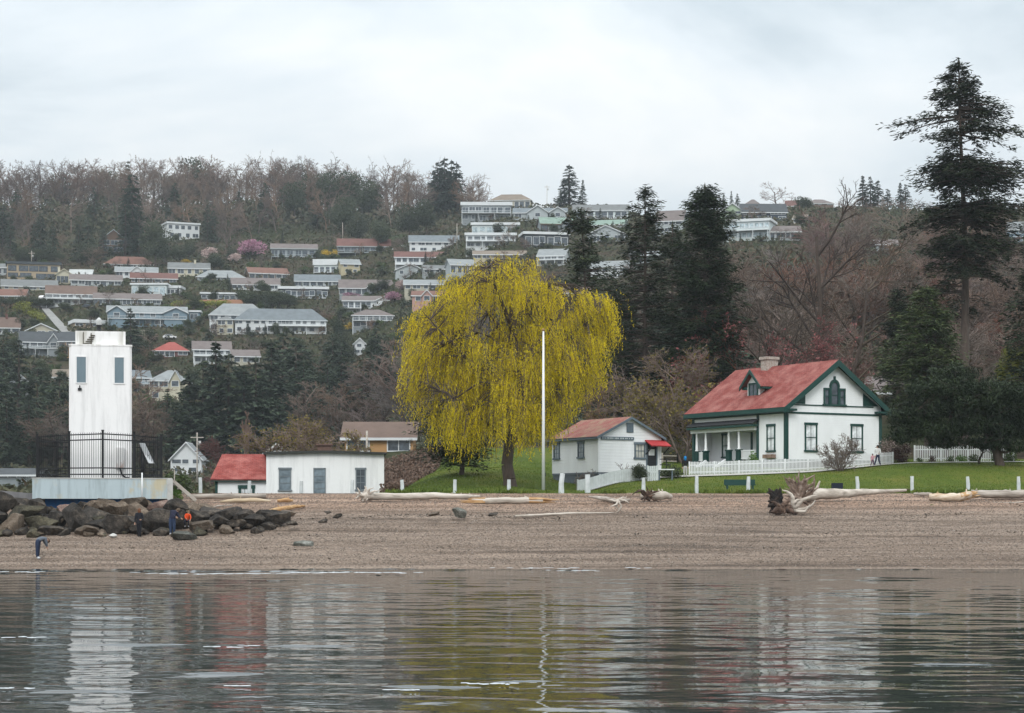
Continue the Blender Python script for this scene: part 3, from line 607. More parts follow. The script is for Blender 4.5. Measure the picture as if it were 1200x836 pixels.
mp_ = MB().tube([(0, 0, 0), (0, 0, 1.9)], .045, 8).build('marker_pole', M_WHITE, None, (X(166.5, 126.6), 126.6, 3.75)); tag(mp_, 'thin white pole standing against the grey lighthouse platform', 'pole')

# ---------------------------------------------------------------- picket fences, path, posts, flagpole
def fence_line(name, label, pts, h, pick, gap, cat='fence', mt=M_WHITE, solid=False):
    """pts: (u, d) along the fence; pickets, rails and posts follow the ground."""
    P = []
    for (u0, d0), (u1, d1) in zip(pts[:-1], pts[1:]):
        a = Vector((X(u0, d0), d0)); c = Vector((X(u1, d1), d1)); n = max(1, int((c - a).length / (pick + gap)))
        for i in range(n): q = a.lerp(c, i / n); P.append((q.x, q.y, gz(q.x, q.y)))
    zs = np.array([p[2] for p in P]); kk = np.ones(41) / 41
    if len(zs) > 60: zs = np.convolve(np.pad(zs, 20, mode='edge'), kk, 'valid')
    o_ = Vector(P[0]); t = thing(name, label, cat, o_); b = MB(); rb = MB(); pb = []
    P = [Vector((p[0], p[1], z)) - o_ for p, z in zip(P, zs)]; n = len(P)
    for i in range(n - 1):
        p, q = P[i], P[i + 1]; dr_ = (q - p).normalized(); a = p; e = p + dr_ * pick
        nx = Vector((dr_.y, -dr_.x, 0)) * .012; hh = h
        v = [a - nx, e - nx, e + nx, a + nx]; v = [x + Vector((0, 0, .02)) for x in v]; tops = [x + Vector((0, 0, hh)) for x in v]; mid = (a + e) / 2 + Vector((0, 0, hh + (.06 if not solid else .02)))
        b.add(v + tops + [mid - nx, mid + nx], [(0, 1, 5, 4), (2, 3, 7, 6), (1, 2, 6, 5), (3, 0, 4, 7), (4, 5, 8), (6, 7, 9), (5, 6, 9, 8), (7, 4, 8, 9)])
    b.build('pickets', mt, t)
    for zf in (.22, .78):
        rb = MB()
        for i in range(0, n - 1, 12):
            p, q = P[i], P[min(i + 12, n - 1)]; off = Vector((0, .045, h * zf)); rb.bar(p + off, q + off, .04, .08)
        rb.build('rail', mt, t)
    step = max(1, int(2.3 / (pick + gap)))
    for i in list(range(0, n, step)) + [n - 1]:
        p = P[i]; MB().box(-.06, .06, .03, .15, -.2, h + .08).build('post', mt, t, p)
    return t
def gpt(u, py): return (u, dist_at(u, py, 139, 210))
fence_line('picket_fence', 'white picket fence running along the path below the house with green trim', [(808, 160), (860, 161.5), (925, 164), (985, 166), (1048, 168)], 1.0, .075, .055)
fence_line('picket_fence', 'white picket fence behind clipped shrubs right of the house', [(1072, 172.5), (1190, 171)], 1.35, .08, .07)
fence_line('board_fence', 'pale closed board fence in front of the small cottage', [(677, 151.5), (718, 153.6), (757, 155.2)], 1.0, .145, .012, mt=M_WHITE2, solid=True)
fence_line('board_fence', 'short pale board panel between two round shrubs beside the cottage door', [(759, 154.0), (773, 154.4)], 1.15, .145, .010, mt=M_WHITE2, solid=True)
fence_line('wire_fence', 'old grey rail fence on the slope behind the cottage', [(776, 190), (812, 189)], .9, .10, 1.4, mt=M_GREYWOOD)
pp = [(690, 152.5), (760, 156.5), (808, 158.2), (860, 159.7), (925, 162.2), (985, 164.2), (1048, 166.2), (1120, 168.5), (1205, 170), (1320, 172)]
pu = np.arange(690, 1321, 5.0); pd_ = np.interp(pu, [p[0] for p in pp], [p[1] for p in pp])
v = []
for u, d in zip(pu, pd_):
    for dd in (-.75, 0, .75): x_ = X(u, d); v.append((x_, d + dd, gz(x_, d + dd) + .09))
f = [(3 * i + j, 3 * i + 3 + j, 3 * i + 4 + j, 3 * i + 1 + j) for i in range(len(pu) - 1) for j in range(2)]
tag(link('path', npmesh('path', v, f, mat('path_concrete', (.42, .41, .38), (.33, .32, .29), scale=1.5, rough=.95), True)), kind='structure')
pole = thing('flagpole', 'tall bare white flagpole in front of the yellow willow', 'flagpole', (X(636.8, 143), 143, gz(X(636.8, 143), 143) - .05))
hp = Zp(388, 143) - pole.location.z
MB().tube([(0, 0, 0), (0, 0, hp * .5), (0, 0, hp)], [.125, .105, .06], 12).build('mast', M_WHITE, pole)
MB().lathe([(0, -.07), (.09, -.05), (.12, .03), (.09, .11), (0, .13)], 10, 0, (0, 0, hp + .05)).build('finial', mat('brass', (.35, .22, .09), scale=4, rough=.4), pole)
MB().box(.13, .19, -.03, .03, 1.1, 1.35).build('cleat', M_DARK, pole)
rg = random.Random(7)
posts = [(235, 561, 578), (292, 566, 579), (353, 567, 580), (412.5, 566, 580), (471.5, 566, 580), (533, 566, 580), (596.5, 566, 580), (658, 557.5, 578.5), (689, 559, 579), (754, 563, 579), (816.5, 560.5, 578.5), (877, 561, 578.5), (1005, 560.5, 578), (1069, 560, 578), (1134.5, 560, 577.5), (1194, 560, 577.5)]
pr = None
for i, (px, t, bt) in enumerate(posts):
    d = 137.6; w = .13 if px not in (658, 689) else .19; x_ = X(px, d); z_ = gz(x_, d); hh = (bt - t) / F * d + .1
    b = MB(); b.tube([(0, 0, -.3), (rg.uniform(-.02, .02), 0, hh * .5), (rg.uniform(-.05, .05) + (.12 if px == 658 else 0), 0, hh)], [w * 1.05, w, w * .9], 7, jit=.1, rng=rg, smooth_=False)
    o = b.build('log_post', M_WHITE2, None, (x_, d, z_)); o.rotation_euler = (0, 0, rg.uniform(0, 3))
    lb = {658: 'thick leaning white post at the lawn edge in front of the cottage', 689: 'thick upright white post before the left end of the board fence', 235: 'white post above the boulders left of the red lean-to',
          292: 'white post standing in front of the red-roofed lean-to', 353: 'grey-white post between the first window and the door of the white building', 412.5: 'grey-white post beside the last window of the white building', 471.5: 'white post at the lawn edge just right of the white building',
          533: 'white post in front of the small dark pine', 596.5: 'white post in front of the willow trunk', 754: 'white post rising behind the dark root wad and pale log', 816.5: 'white post in front of the porch steps end of the fence',
          877: 'white post beside the green bench on the lawn', 1005: 'white post behind the long driftwood log with the root wad', 1069: 'white post at the right tip of the long root wad log',
          1134.5: 'white post above the splintered orange driftwood', 1194: 'rightmost of the white posts along the lawn edge'}[px]
    tag(o, lb, 'post', 'white posts along the lawn edge')
# lawn furniture
b_ = thing('bench', 'long low dark green bench on the lawn behind the dark root wad', 'bench', (X(867, 141), 141, gz(X(867, 141), 141)))
MB().box(-1.1, 1.1, -.25, .25, .38, .45).build('seat', M_GREEN, b_)
for xx in (-.9, .9): MB().box(xx - .06, xx + .06, -.22, .22, -.1, .38).build('leg', M_GREEN, b_)
MB().box(-1.1, 1.1, .22, .27, .45, .8).build('backrest', M_GREEN, b_)
b_ = thing('planter', 'small dark blue planter trough on the lawn behind the long driftwood log', 'planter', (X(981, 141), 141, gz(X(981, 141), 141)))
b = MB(); b.box(-.38, .38, -.2, -.16, .15, .55).box(-.38, .38, .16, .2, .15, .55).box(-.38, -.34, -.16, .16, .15, .55).box(.34, .38, -.16, .16, .15, .55).box(-.34, .34, -.16, .16, .15, .45); b.build('trough', mat('navy_paint', (.012, .018, .035), scale=4), b_)
for xx in (-.28, .28): MB().box(xx - .04, xx + .04, -.15, .15, -.1, .15).build('foot', M_DARK, b_)
t_ = thing('table', 'small white-topped table beside the cottage door shrubs', 'table', (X(780, 155), 155, gz(X(780, 155), 155)))
MB().box(-.65, .65, -.35, .35, .78, .86).build('table_top', M_WHITE, t_)
for xx in (-.5, .5):
    for yy in (-.25, .25): MB().box(xx - .04, xx + .04, yy - .04, yy + .04, -.1, .78).build('leg', M_SLATE, t_)
# ================================================================== houses on the hillside
def wallm(c): return mat('house_wall', c, tuple(x * .86 for x in c), scale=.5, rough=.85, bmp=0)
def roofm(c): return mat('house_roof', c, tuple(x * .72 for x in c), scale=.6, rough=.9, bmp=.3, bs=3)
CW = dict(white=(.62, .65, .66), cream=(.50, .475, .37), grey=(.24, .27, .285), lgrey=(.37, .41, .42), blue=(.17, .24, .29), dark=(.055, .065, .072), tan=(.36, .29, .20), beige=(.42, .40, .32), brown=(.13, .085, .06),
          maroon=(.12, .05, .045), pink=(.45, .28, .24), yellow=(.46, .41, .27), green=(.36, .47, .33), orange=(.42, .25, .115), pale=(.55, .62, .62), navy=(.045, .06, .085))
CR = dict(grey=(.17, .18, .18), lgrey=(.26, .28, .285), dark=(.07, .078, .085), brown=(.15, .105, .085), red=(.32, .085, .07), terra=(.185, .10, .077), maroon=(.155, .078, .066), white=(.46, .48, .475), blue=(.165, .19, .205), green=(.22, .30, .255), tan=(.21, .175, .14), dusk=(.17, .145, .138))
HOUSES = []
def hill_house(label, uL, uR, yb, ye, yr, style='side', wall='white', roof='grey', floors=0, wins=4, big=0, deck=0, chim=0, yaw=0, trim='white', wing=None, dpt=9.0, d=None, base=None, garage=0, name='house', cat='house', glass=None):
    uc = (uL + uR) / 2; d = d or dist_at(uc, yb); s = F / d; w = (uR - uL) / s
    z = H + (YH - yb) / s; hh = (yb - ye) / s; rise = (ye - yr) / s
    t = thing(name, label, cat, (X(uc, d), d, z), lookrot(uc) + R(yaw), None); HOUSES.append((uL, uR, yb, yr, d))
    rg = random.Random(int(uL * 31 + yb * 7)); ov = .5
    if yaw == 0 and w < 16: t.rotation_euler.z += R(rg.uniform(-13, 13))
    if style in ('side', 'hip'): rise += (z + hh - H) * (dpt / 2) / d
    wm, rm, tm = wallm(CW[wall]), roofm(CR[roof]), wallm(CW[trim]); gm = glass or M_HG
    b = MB(); b.box(-w / 2, w / 2, 0, dpt, -4.0, hh)
    if style == 'side':
        for x in (-w / 2, w / 2 - .2): b.add([(x, 0, hh), (x, dpt, hh), (x, dpt / 2, hh + rise - .1), (x + .2, 0, hh), (x + .2, dpt, hh), (x + .2, dpt / 2, hh + rise - .1)], [(0, 2, 1), (3, 4, 5), (0, 3, 5, 2), (1, 2, 5, 4)])
    elif style == 'front': b.prism([(-w / 2, hh), (w / 2, hh), (0, hh + rise - .1)], 0, .2); b.prism([(-w / 2, hh), (w / 2, hh), (0, hh + rise - .1)], dpt - .2, dpt)
    b.build('wall', [wm], t)
    r = MB(); W2 = w / 2 + ov; zl = .03
    if style == 'flat':
        r.box(-W2, W2, -ov, dpt + ov, hh + .003, hh + max(.25, rise), 1); r.box(-W2 + .2, W2 - .2, -ov + .2, dpt, hh + max(.25, rise) + .002, hh + max(.25, rise) + .05, 0)
    elif style == 'side':
        sl = rise / (dpt / 2); ze_ = hh - ov * sl
        r.slab([(-W2, -ov, ze_ + zl), (W2, -ov, ze_ + zl), (W2, dpt / 2, hh + rise + zl), (-W2, dpt / 2, hh + rise + zl)], .15, 0, 1)
        r.slab([(W2, dpt + ov, ze_ + zl), (-W2, dpt + ov, ze_ + zl), (-W2, dpt / 2, hh + rise + zl), (W2, dpt / 2, hh + rise + zl)], .15, 0, 1)
        r.box(-W2, W2, -ov - .06, -ov - .003, ze_ - .25, ze_ + .05, 1)
    elif style == 'hip':
        q = min(w / 2 - .3, dpt / 2); ze_ = hh - ov * rise / (dpt / 2)
        e = [(-W2, -ov, ze_), (W2, -ov, ze_), (W2, dpt + ov, ze_), (-W2, dpt + ov, ze_), (-w / 2 + q, dpt / 2, hh + rise), (w / 2 - q, dpt / 2, hh + rise)]
        r.add(e, [(0, 1, 5, 4), (1, 2, 5), (2, 3, 4, 5), (3, 0, 4)], 0); r.box(-W2, W2, -ov, dpt + ov, ze_ - .22, ze_ - .003, 1)
    else:
        sl = rise / (w / 2); ze_ = hh - ov * sl
        r.slab([(-W2, -ov, ze_ + zl), (0, -ov, hh + rise + zl), (0, dpt, hh + rise + zl), (-W2, dpt, ze_ + zl)], .15, 0, 1)
        r.slab([(W2, dpt, ze_ + zl), (0, dpt, hh + rise + zl), (0, -ov, hh + rise + zl), (W2, -ov, ze_ + zl)], .15, 0, 1)
        r.prism([(-W2, ze_ - .3), (0, hh + rise - .3), (W2, ze_ - .3), (W2, ze_ + .02), (0, hh + rise + .02), (-W2, ze_ + .02)], -ov - .06, -ov - .003, 1)
    ro = r.build('roof', [rm, tm], t)
    if wing:                                       # (uL, uR, peak y): a front-facing gable with its own roof
        for (a, c, pk) in wing:
            x0, x1 = (a - uc) / s, (c - uc) / s; rz_ = (yb - pk) / s - hh; xm = (x0 + x1) / 2
            MB().prism([(x0, -2.5), (x1, -2.5), (x1, hh), (xm, hh + rz_ - .1), (x0, hh)], -1.6, -.003).build('gable', wm, t)
            q = MB(); sl = rz_ / ((x1 - x0) / 2); e = hh - .5 * sl
            q.slab([(x0 - .5, -2.1, e), (xm, -2.1, hh + rz_), (xm, dpt / 2, hh + rz_), (x0 - .5, dpt / 2, e)], .14, 0, 1); q.slab([(x1 + .5, dpt / 2, e), (xm, dpt / 2, hh + rz_), (xm, -2.1, hh + rz_), (x1 + .5, -2.1, e)], .14, 0, 1)
            q.prism([(x0 - .5, e - .32), (xm, hh + rz_ - .34), (x1 + .5, e - .32), (x1 + .5, e), (xm, hh + rz_), (x0 - .5, e)], -2.16, -2.103, 1)
            q.build('gable_roof', [rm, tm], t)
            hill_window(t, xm, hh - 1.9, 1.8, 1.4, -1.6, tm, gm)
    nf = floors or max(1, round(hh / 2.9)); fh = hh / nf
    for k in range(nf):
        n = wins if k == nf - 1 else max(2, wins - 1); x = -w / 2
        z0 = k * fh + fh * .34; h_ = fh * .48
        for i in range(n):
            cw = w / n; cx = -w / 2 + cw * (i + .5) + rg.uniform(-.12, .12) * cw
            ww = min(cw * .86, rg.choice([1.3, 1.6, 2.4]) if not big else cw * rg.uniform(.7, .84))
            if wing and any((a - uc) / s - .8 < cx < (c - uc) / s + .8 for a, c, _ in wing): continue
            if garage and k == 0 and i == n - 1:
                MB().box(cx - 1.3, cx + 1.3, -.06, -.003, 0, 2.2).build('garage_door', wallm(CW['white']), t); continue
            bb = big and rg.random() < .75
            hill_window(t, cx, z0 - (fh * .22 if bb else 0), ww, h_ * (1.35 if bb else 1), 0, tm, gm)
        if deck and k == nf - 1:
            zd = k * fh + .1; x0, x1 = -w / 2 * (1 if deck >= 1 else deck), w / 2
            b = MB(); b.box(x0, x1, -1.9, -.003, zd - .2, zd)
            dk = b.build('deck', tm, t); q = MB(); q.box(x0, x1, -1.9, -1.84, zd + .85, zd + .93)
            nn = int((x1 - x0) / .5)
            for i in range(nn + 1): xx = lerp(x0 + .03, x1 - .03, i / nn); q.box(xx - .03, xx + .03, -1.89, -1.85, zd + .0, zd + .85)
            q.build('railing', tm, dk)
            for i in range(4):
                xx = lerp(x0 + .15, x1 - .15, i / 3); MB().box(xx - .09, xx + .09, -1.85, -1.67, -3.5, zd - .2).build('deck_post', tm, dk)
    for c in range(chim):
        cx = rg.uniform(-.3, .35) * w; zc = hh + (rise if style != 'flat' else .2)
        MB().box(cx - .4, cx + .4, dpt / 2 - .9, dpt / 2 - .1, hh, zc + .9).box(cx - .48, cx + .48, dpt / 2 - .98, dpt / 2 - .02, zc + .9, zc + 1.05).build('chimney', roofm(CR['maroon']) if c % 2 == 0 and wall != 'cream' else wallm(CW['cream']), ro)
    return t
M_HG = glassmat('house_glass', (.035, .045, .055), .12)
M_HGL = glassmat('house_glass_pale', (.22, .27, .29), .12)
def hill_window(t, cx, z0, w, h, y, fm, gm):
    b = MB(); f = .13; y0 = y - .07; y1 = y - .003
    b.box(cx - w / 2, cx + w / 2, y - .03, y1, z0, z0 + h, 1)
    b.box(cx - w / 2 - f, cx - w / 2, y0, y1, z0 - f, z0 + h + f).box(cx + w / 2, cx + w / 2 + f, y0, y1, z0 - f, z0 + h + f)
    b.box(cx - w / 2, cx + w / 2, y0, y1, z0 + h, z0 + h + f).box(cx - w / 2, cx + w / 2, y0 - .04, y1, z0 - f, z0)
    n = max(1, int(w / 1.1))
    for i in range(1, n): x = cx - w / 2 + w * i / n; b.box(x - .05, x + .05, y0 + .01, y - .033, z0, z0 + h)
    return b.build('window', [fm, gm], t)
hh_ = hill_house
# --- far left
hh_('flat-roofed tan two-storey house at the upper left of the slope', 9, 70, 328, 310, 307, 'flat', 'tan', 'dark', 2, 5, 1, trim='dark')
hh_('pale house cut by the photo edge beside the flat-roofed tan house', -14, 11, 324, 313, 309, 'side', 'lgrey', 'grey', 1, 3)
hh_('long beige one-storey house with grey roof below the flat-roofed tan house', 3, 66, 341, 335, 328, 'side', 'beige', 'grey', 1, 6)
hh_('low house with a dull red roof at the left edge above the yellow hedge', -12, 29, 351, 346, 339, 'side', 'brown', 'terra', 1, 3)
hh_('small cream front-gabled house with a chimney and a dark porch opening', 66, 84, 333, 321, 315, 'front', 'cream', 'white', 1, 1, 1, chim=1, trim='cream')
hh_('low house with a bright white roof behind the small cream gable', 82, 107, 324, 321, 316, 'side', 'lgrey', 'white', 1, 3, dpt=7)
hh_('long grey house with a flat grey-brown roof and dark window band', 83, 142, 336, 328, 322, 'side', 'lgrey', 'dusk', 1, 7, 1)
hh_('white two-storey house with a brown roof and long balcony beside the driveway', 55, 112, 358, 344, 335, 'side', 'white', 'brown', 2, 7, 0, deck=1)
hh_('long grey house with a white fascia below the white flat-roofed one', 111, 188, 358, 350, 344, 'side', 'grey', 'dusk', 1, 7, 1)
hh_('blue-grey long house with two white-edged gables and white balcony', 127, 218, 383, 366, 359, 'side', 'blue', 'lgrey', 2, 8, 0, deck=1, wing=[(127, 148, 359), (192, 219, 360)], garage=1)
hh_('small slate-coloured shed right of the blue-grey gabled house', 221, 234, 378, 366, 364, 'flat', 'blue', 'dark', 1, 1, name='shed', cat='shed', dpt=5)
hh_('white house with a rusty brown roof and tall cream chimney at the left edge', -22, 22, 393, 383, 372, 'side', 'white', 'brown', 1, 5, chim=1)
hh_('beige house with a low wide gable above the grey balconied house', 31, 66, 394, 387, 379, 'front', 'beige', 'grey', 1, 3)
hh_('grey two-storey house with white balcony rails left of the lighthouse', 26, 70, 418, 400, 389, 'side', 'grey', 'dark', 2, 5, 0, deck=1, wing=[(55, 68, 391)])
hh_('brown-walled house with slate roof close behind the lighthouse top', 69, 92, 420, 399, 389, 'side', 'orange', 'dark', 2, 3)
hh_('low house with a pale orange roof peeping left of the lighthouse tower', 62, 84, 446, 441, 433, 'side', 'white', 'tan', 1, 3, dpt=7)
hh_('white house largely hidden by dark conifers at the far left', 13, 33, 466, 447, 438, 'front', 'white', 'grey', 2, 2)
hh_('low building with a tan flat roof behind the lighthouse lamp', 88, 127, 384, 379, 375, 'flat', 'tan', 'tan', 1, 4)
hh_('long house with terracotta hip roof under the hilltop wood', 123, 181, 313, 309, 301, 'hip', 'brown', 'terra', 1, 6, 1)
hh_('white house with a small brick-fronted middle gable', 136, 184, 326, 318, 313, 'side', 'white', 'lgrey', 1, 6, wing=[(154, 167, 312)])
hh_('brown house with a maroon roof and long window band', 154, 207, 333, 326, 320, 'side', 'brown', 'maroon', 1, 6, 1)
hh_('white flat-roofed modern house with broad windows', 154, 195, 347, 334, 332, 'flat', 'pale', 'white', 1, 5, 1, glass=M_HGL)
hh_('low white flat-roofed annexe at the right end of the modern house', 194, 211, 345, 338, 335, 'flat', 'white', 'white', 1, 3, 1, dpt=7)
hh_('cream house with grey roof and chimney below the pale blossom tree', 198, 245, 324, 314, 308, 'side', 'cream', 'grey', 1, 5, chim=1)
hh_('long low house under a wide blue-grey roof', 231, 286, 329, 324, 317, 'hip', 'grey', 'lgrey', 1, 6)
hh_('dark glass-fronted house above an orange terrace wall', 236, 290, 352, 345, 343, 'flat', 'dark', 'dark', 1, 8, 1, base=1)
hh_('white apartment block with hipped grey roof left of the long block', 246, 312, 390, 368, 356, 'hip', 'white', 'lgrey', 2, 6)
hh_('long white apartment block with a slate roof and skylights', 276, 382, 391, 374, 362, 'hip', 'white', 'blue', 2, 11, 0, deck=.3)
hh_('round cream turret wing in front of the white apartment blocks', 254, 273, 393, 374, 371, 'hip', 'cream', 'grey', 2, 2, dpt=5)
hh_('grey house with a dusky roof and long glazed front under the wood', 318, 371, 302, 291, 286, 'side', 'grey', 'dusk', 1, 6, 1, deck=1, trim='lgrey')
hh_('house with a faded rust roof and white porch columns', 292, 338, 328, 320, 314, 'side', 'brown', 'terra', 1, 6, 1)
hh_('white house with brown roof and a row of tall windows', 272, 327, 341, 333, 326, 'side', 'white', 'dusk', 1, 9)
hh_('dark house under a flat white roof edge with lower deck', 327, 384, 350, 339, 336, 'flat', 'dark', 'white', 1, 8, 1, deck=.4)
hh_('pale blue-grey house standing behind the flat white roof edge', 346, 398, 336, 329, 322, 'side', 'lgrey', 'blue', 1, 6, 1)
hh_('two-part pale yellow house on a green bank', 400, 422, 321, 309, 304, 'side', 'yellow', 'lgrey', 2, 2)
hh_('white glazed house joined to the left of the pale yellow one', 368, 400, 320, 311, 304, 'flat', 'pale', 'lgrey', 1, 5, 1, deck=1)
hh_('dark glass-fronted house with a rust roof on the middle slope', 396, 457, 297, 288, 280, 'side', 'dark', 'maroon', 1, 8, 1, deck=1, trim='lgrey')
hh_('white two-storey house with a blue-grey roof near the middle hedge', 480, 537, 296, 283, 276, 'side', 'white', 'blue', 2, 6)
hh_('white two-storey house with a dull red roof and broad rows of windows', 463, 521, 311, 301, 295, 'side', 'white', 'maroon', 1, 8, 0, deck=1)
hh_('blue-grey cottage with a wide front gable below the red-roofed white house', 464, 497, 324, 316, 309, 'front', 'lgrey', 'grey', 1, 2)
hh_('low blue-grey house with flat roof right of the wide gabled cottage', 497, 522, 322, 315, 311, 'side', 'lgrey', 'grey', 1, 4)
hh_('long house with a grey roof and dark dormer above the pink blossoms', 398, 465, 346, 337, 328, 'side', 'grey', 'dusk', 1, 8, 1, wing=[(430, 442, 332)])
hh_('tan and white low house with pale trim at the left of the willow top', 474, 534, 341, 333, 328, 'side', 'beige', 'lgrey', 1, 6)
hh_('pink-walled house peeping over the left shoulder of the willow', 483, 530, 356, 346, 341, 'side', 'pink', 'terra', 1, 4, wing=[(495, 506, 340)])
hh_('white house with verandah columns and dark windows in the middle of the slope', 402, 463, 362, 352, 347, 'side', 'white', 'dusk', 1, 9, 1, deck=1, wing=[(441, 462, 347)])
hh_('blue-grey two-storey house with flat roof and balconies above dark trees', 413, 461, 384, 369, 363, 'hip', 'grey', 'dusk', 2, 6, 1, deck=1)
hh_('small white house showing between two dark conifers', 415, 428, 416, 402, 396, 'front', 'white', 'grey', 2, 1)
hh_('little house with a bright red roof right of the lighthouse top', 180, 220, 419, 410, 401, 'hip', 'maroon', 'red', 1, 3, 1)
hh_('white two-storey house with a grey-brown roof above the tall dark trees', 227, 270, 427, 409, 400, 'side', 'white', 'dusk', 2, 6, 0, deck=1)
hh_('small tan house with a grey roof right of the white balconied one', 273, 304, 428, 417, 410, 'side', 'beige', 'dusk', 1, 3)
hh_('large cream two-storey house with slate roof and twin gables', 175, 219, 470, 445, 434, 'hip', 'cream', 'lgrey', 2, 4, wing=[(200, 212, 434)])
hh_('blue-grey house with white balcony close right of the lighthouse', 152, 176, 459, 442, 434, 'side', 'blue', 'blue', 2, 3, 0, deck=1)
hh_('white steep-gabled old house standing alone on the flat below the hill', 200, 236, 556, 537, 518, 'front', 'white', 'lgrey', 2, 3, d=430, dpt=10, yaw=-8)
hh_('long dim grey house low behind the platform at the left edge', -4, 44, 562, 556, 549, 'side', 'grey', 'dark', 1, 4, d=330)
hh_('small grey-roofed house just above the flat white building', 312, 338, 535, 529, 519, 'front', 'lgrey', 'dusk', 1, 2, d=260)
hh_('white cubic house alone among the bare trees near the top of the wood', 196, 234, 281, 263, 261, 'flat', 'white', 'white', 2, 5, yaw=14)
hh_('dark brown house with tall glazed gable below the hilltop trees', 119, 147, 296, 280, 269, 'front', 'brown', 'dark', 2, 3, 1, trim='lgrey', chim=1)
# --- middle of the skyline
hh_('broad tan house with a hip roof highest on the middle skyline', 574, 622, 246, 234, 228, 'hip', 'beige', 'tan', 1, 7, 1, yaw=-6)
hh_('grey glass-fronted house with terrace left below the skyline house', 541, 599, 260, 241, 237, 'flat', 'grey', 'grey', 2, 7, 1, deck=1)
hh_('blue-grey house with three wide gables below the utility pole', 602, 664, 259, 249, 244, 'side', 'lgrey', 'blue', 1, 6, 1, wing=[(618, 642, 241), (644, 663, 243)])
hh_('low house with whitish flat roof above the white two-storey house', 553, 608, 275, 264, 261, 'flat', 'pale', 'white', 1, 7, 1, glass=M_HGL)
hh_('white two-storey house with balcony just above the willow crown', 546, 604, 291, 276, 273, 'flat', 'white', 'white', 2, 7, 0, deck=1)
hh_('house with a pale green gabled roof on the middle slope', 634, 672, 273, 262, 255, 'side', 'grey', 'green', 1, 4, 1, deck=1, wing=[(658, 672, 254)], trim='brown')
hh_('dark grey house with a white band of windows left of the dark conifers', 614, 667, 289, 275, 272, 'flat', 'dark', 'lgrey', 1, 6, 1)
hh_('pale yellow low house right behind the willow top', 555, 616, 305, 298, 294, 'side', 'yellow', 'tan', 1, 6)
hh_('pale grey house half hidden at the upper left of the willow', 528, 557, 325, 310, 304, 'side', 'lgrey', 'lgrey', 1, 4)
hh_('white and grey two-storey house right above the willow crown', 630, 662, 312, 299, 292, 'side', 'white', 'lgrey', 2, 4, 0, deck=1)
hh_('long pale house with grey roof on the skyline behind the dark conifers', 672, 736, 257, 246, 240, 'side', 'pale', 'grey', 1, 8, 1, deck=1)
hh_('low house with green-grey roof below the long skyline house', 690, 732, 267, 263, 258, 'side', 'lgrey', 'green', 1, 4)
hh_('blue-grey gabled house seen between two dark conifers', 688, 732, 284, 274, 264, 'front', 'lgrey', 'blue', 1, 3, 1)
hh_('grey house with red flowers under its eaves at the right of the dark conifers', 768, 800, 274, 258, 247, 'side', 'lgrey', 'dusk', 2, 4)
hh_('white house glimpsed through the dark conifer branches', 692, 736, 328, 313, 306, 'side', 'white', 'lgrey', 2, 4)
hh_('pale low house under a brown roof between willow and dark conifers', 655, 692, 351, 343, 336, 'side', 'beige', 'brown', 1, 4)
hh_('off-white house glimpsed low between the conifer trunks', 738, 772, 312, 300, 294, 'side', 'lgrey', 'lgrey', 1, 4)
# --- right skyline
hh_('pale green front-gabled house on the right skyline', 845, 871, 257, 247, 238, 'front', 'green', 'lgrey', 2, 2)
hh_('dark navy two-storey house with roof windows on the right skyline', 870, 922, 258, 248, 239, 'side', 'navy', 'dark', 2, 5)
hh_('house showing only a brown roof behind the navy one', 869, 893, 243, 241, 234, 'hip', 'brown', 'dusk', 1, 1)
hh_('long white flat-roofed house with two rows of windows below the navy one', 848, 902, 282, 260, 257, 'flat', 'pale', 'white', 2, 9, 0, deck=1, glass=M_HGL)
hh_('low grey house with tall white windows right of the long white one', 903, 938, 282, 271, 265, 'side', 'lgrey', 'dusk', 1, 6, 1)
hh_('reddish-roofed house behind the bare tree on the right skyline', 920, 936, 244, 241, 235, 'side', 'brown', 'maroon', 1, 2)
hh_('small cream house at the right end of the skyline row', 930, 944, 263, 256, 252, 'side', 'cream', 'tan', 1, 2)
hh_('brown low house on the skyline left of the dark spruces', 946, 977, 241, 238, 234, 'hip', 'brown', 'dusk', 1, 3)
hh_('blue-grey house glimpsed at the right edge behind the tall fir', 1183, 1222, 284, 268, 260, 'side', 'blue', 'lgrey', 2, 4)
hh_('white-walled house glimpsed through the bare wood left of the tall fir', 1028, 1052, 295, 286, 281, 'side', 'lgrey', 'dusk', 1, 3)
# --- nearer houses
t = hh_('orange-tan house with a brown roof on the bank between white building and willow', 404, 484, 537, 511.5, 494.5, 'side', 'orange', 'brown', 1, 2, d=226, dpt=8, trim='white')
t = hh_('brown-roofed house between the green-trimmed house and the dark pine', 1014, 1066, 464, 458, 441, 'side', 'brown', 'dusk', 1, 4, d=268, dpt=8, yaw=-8)
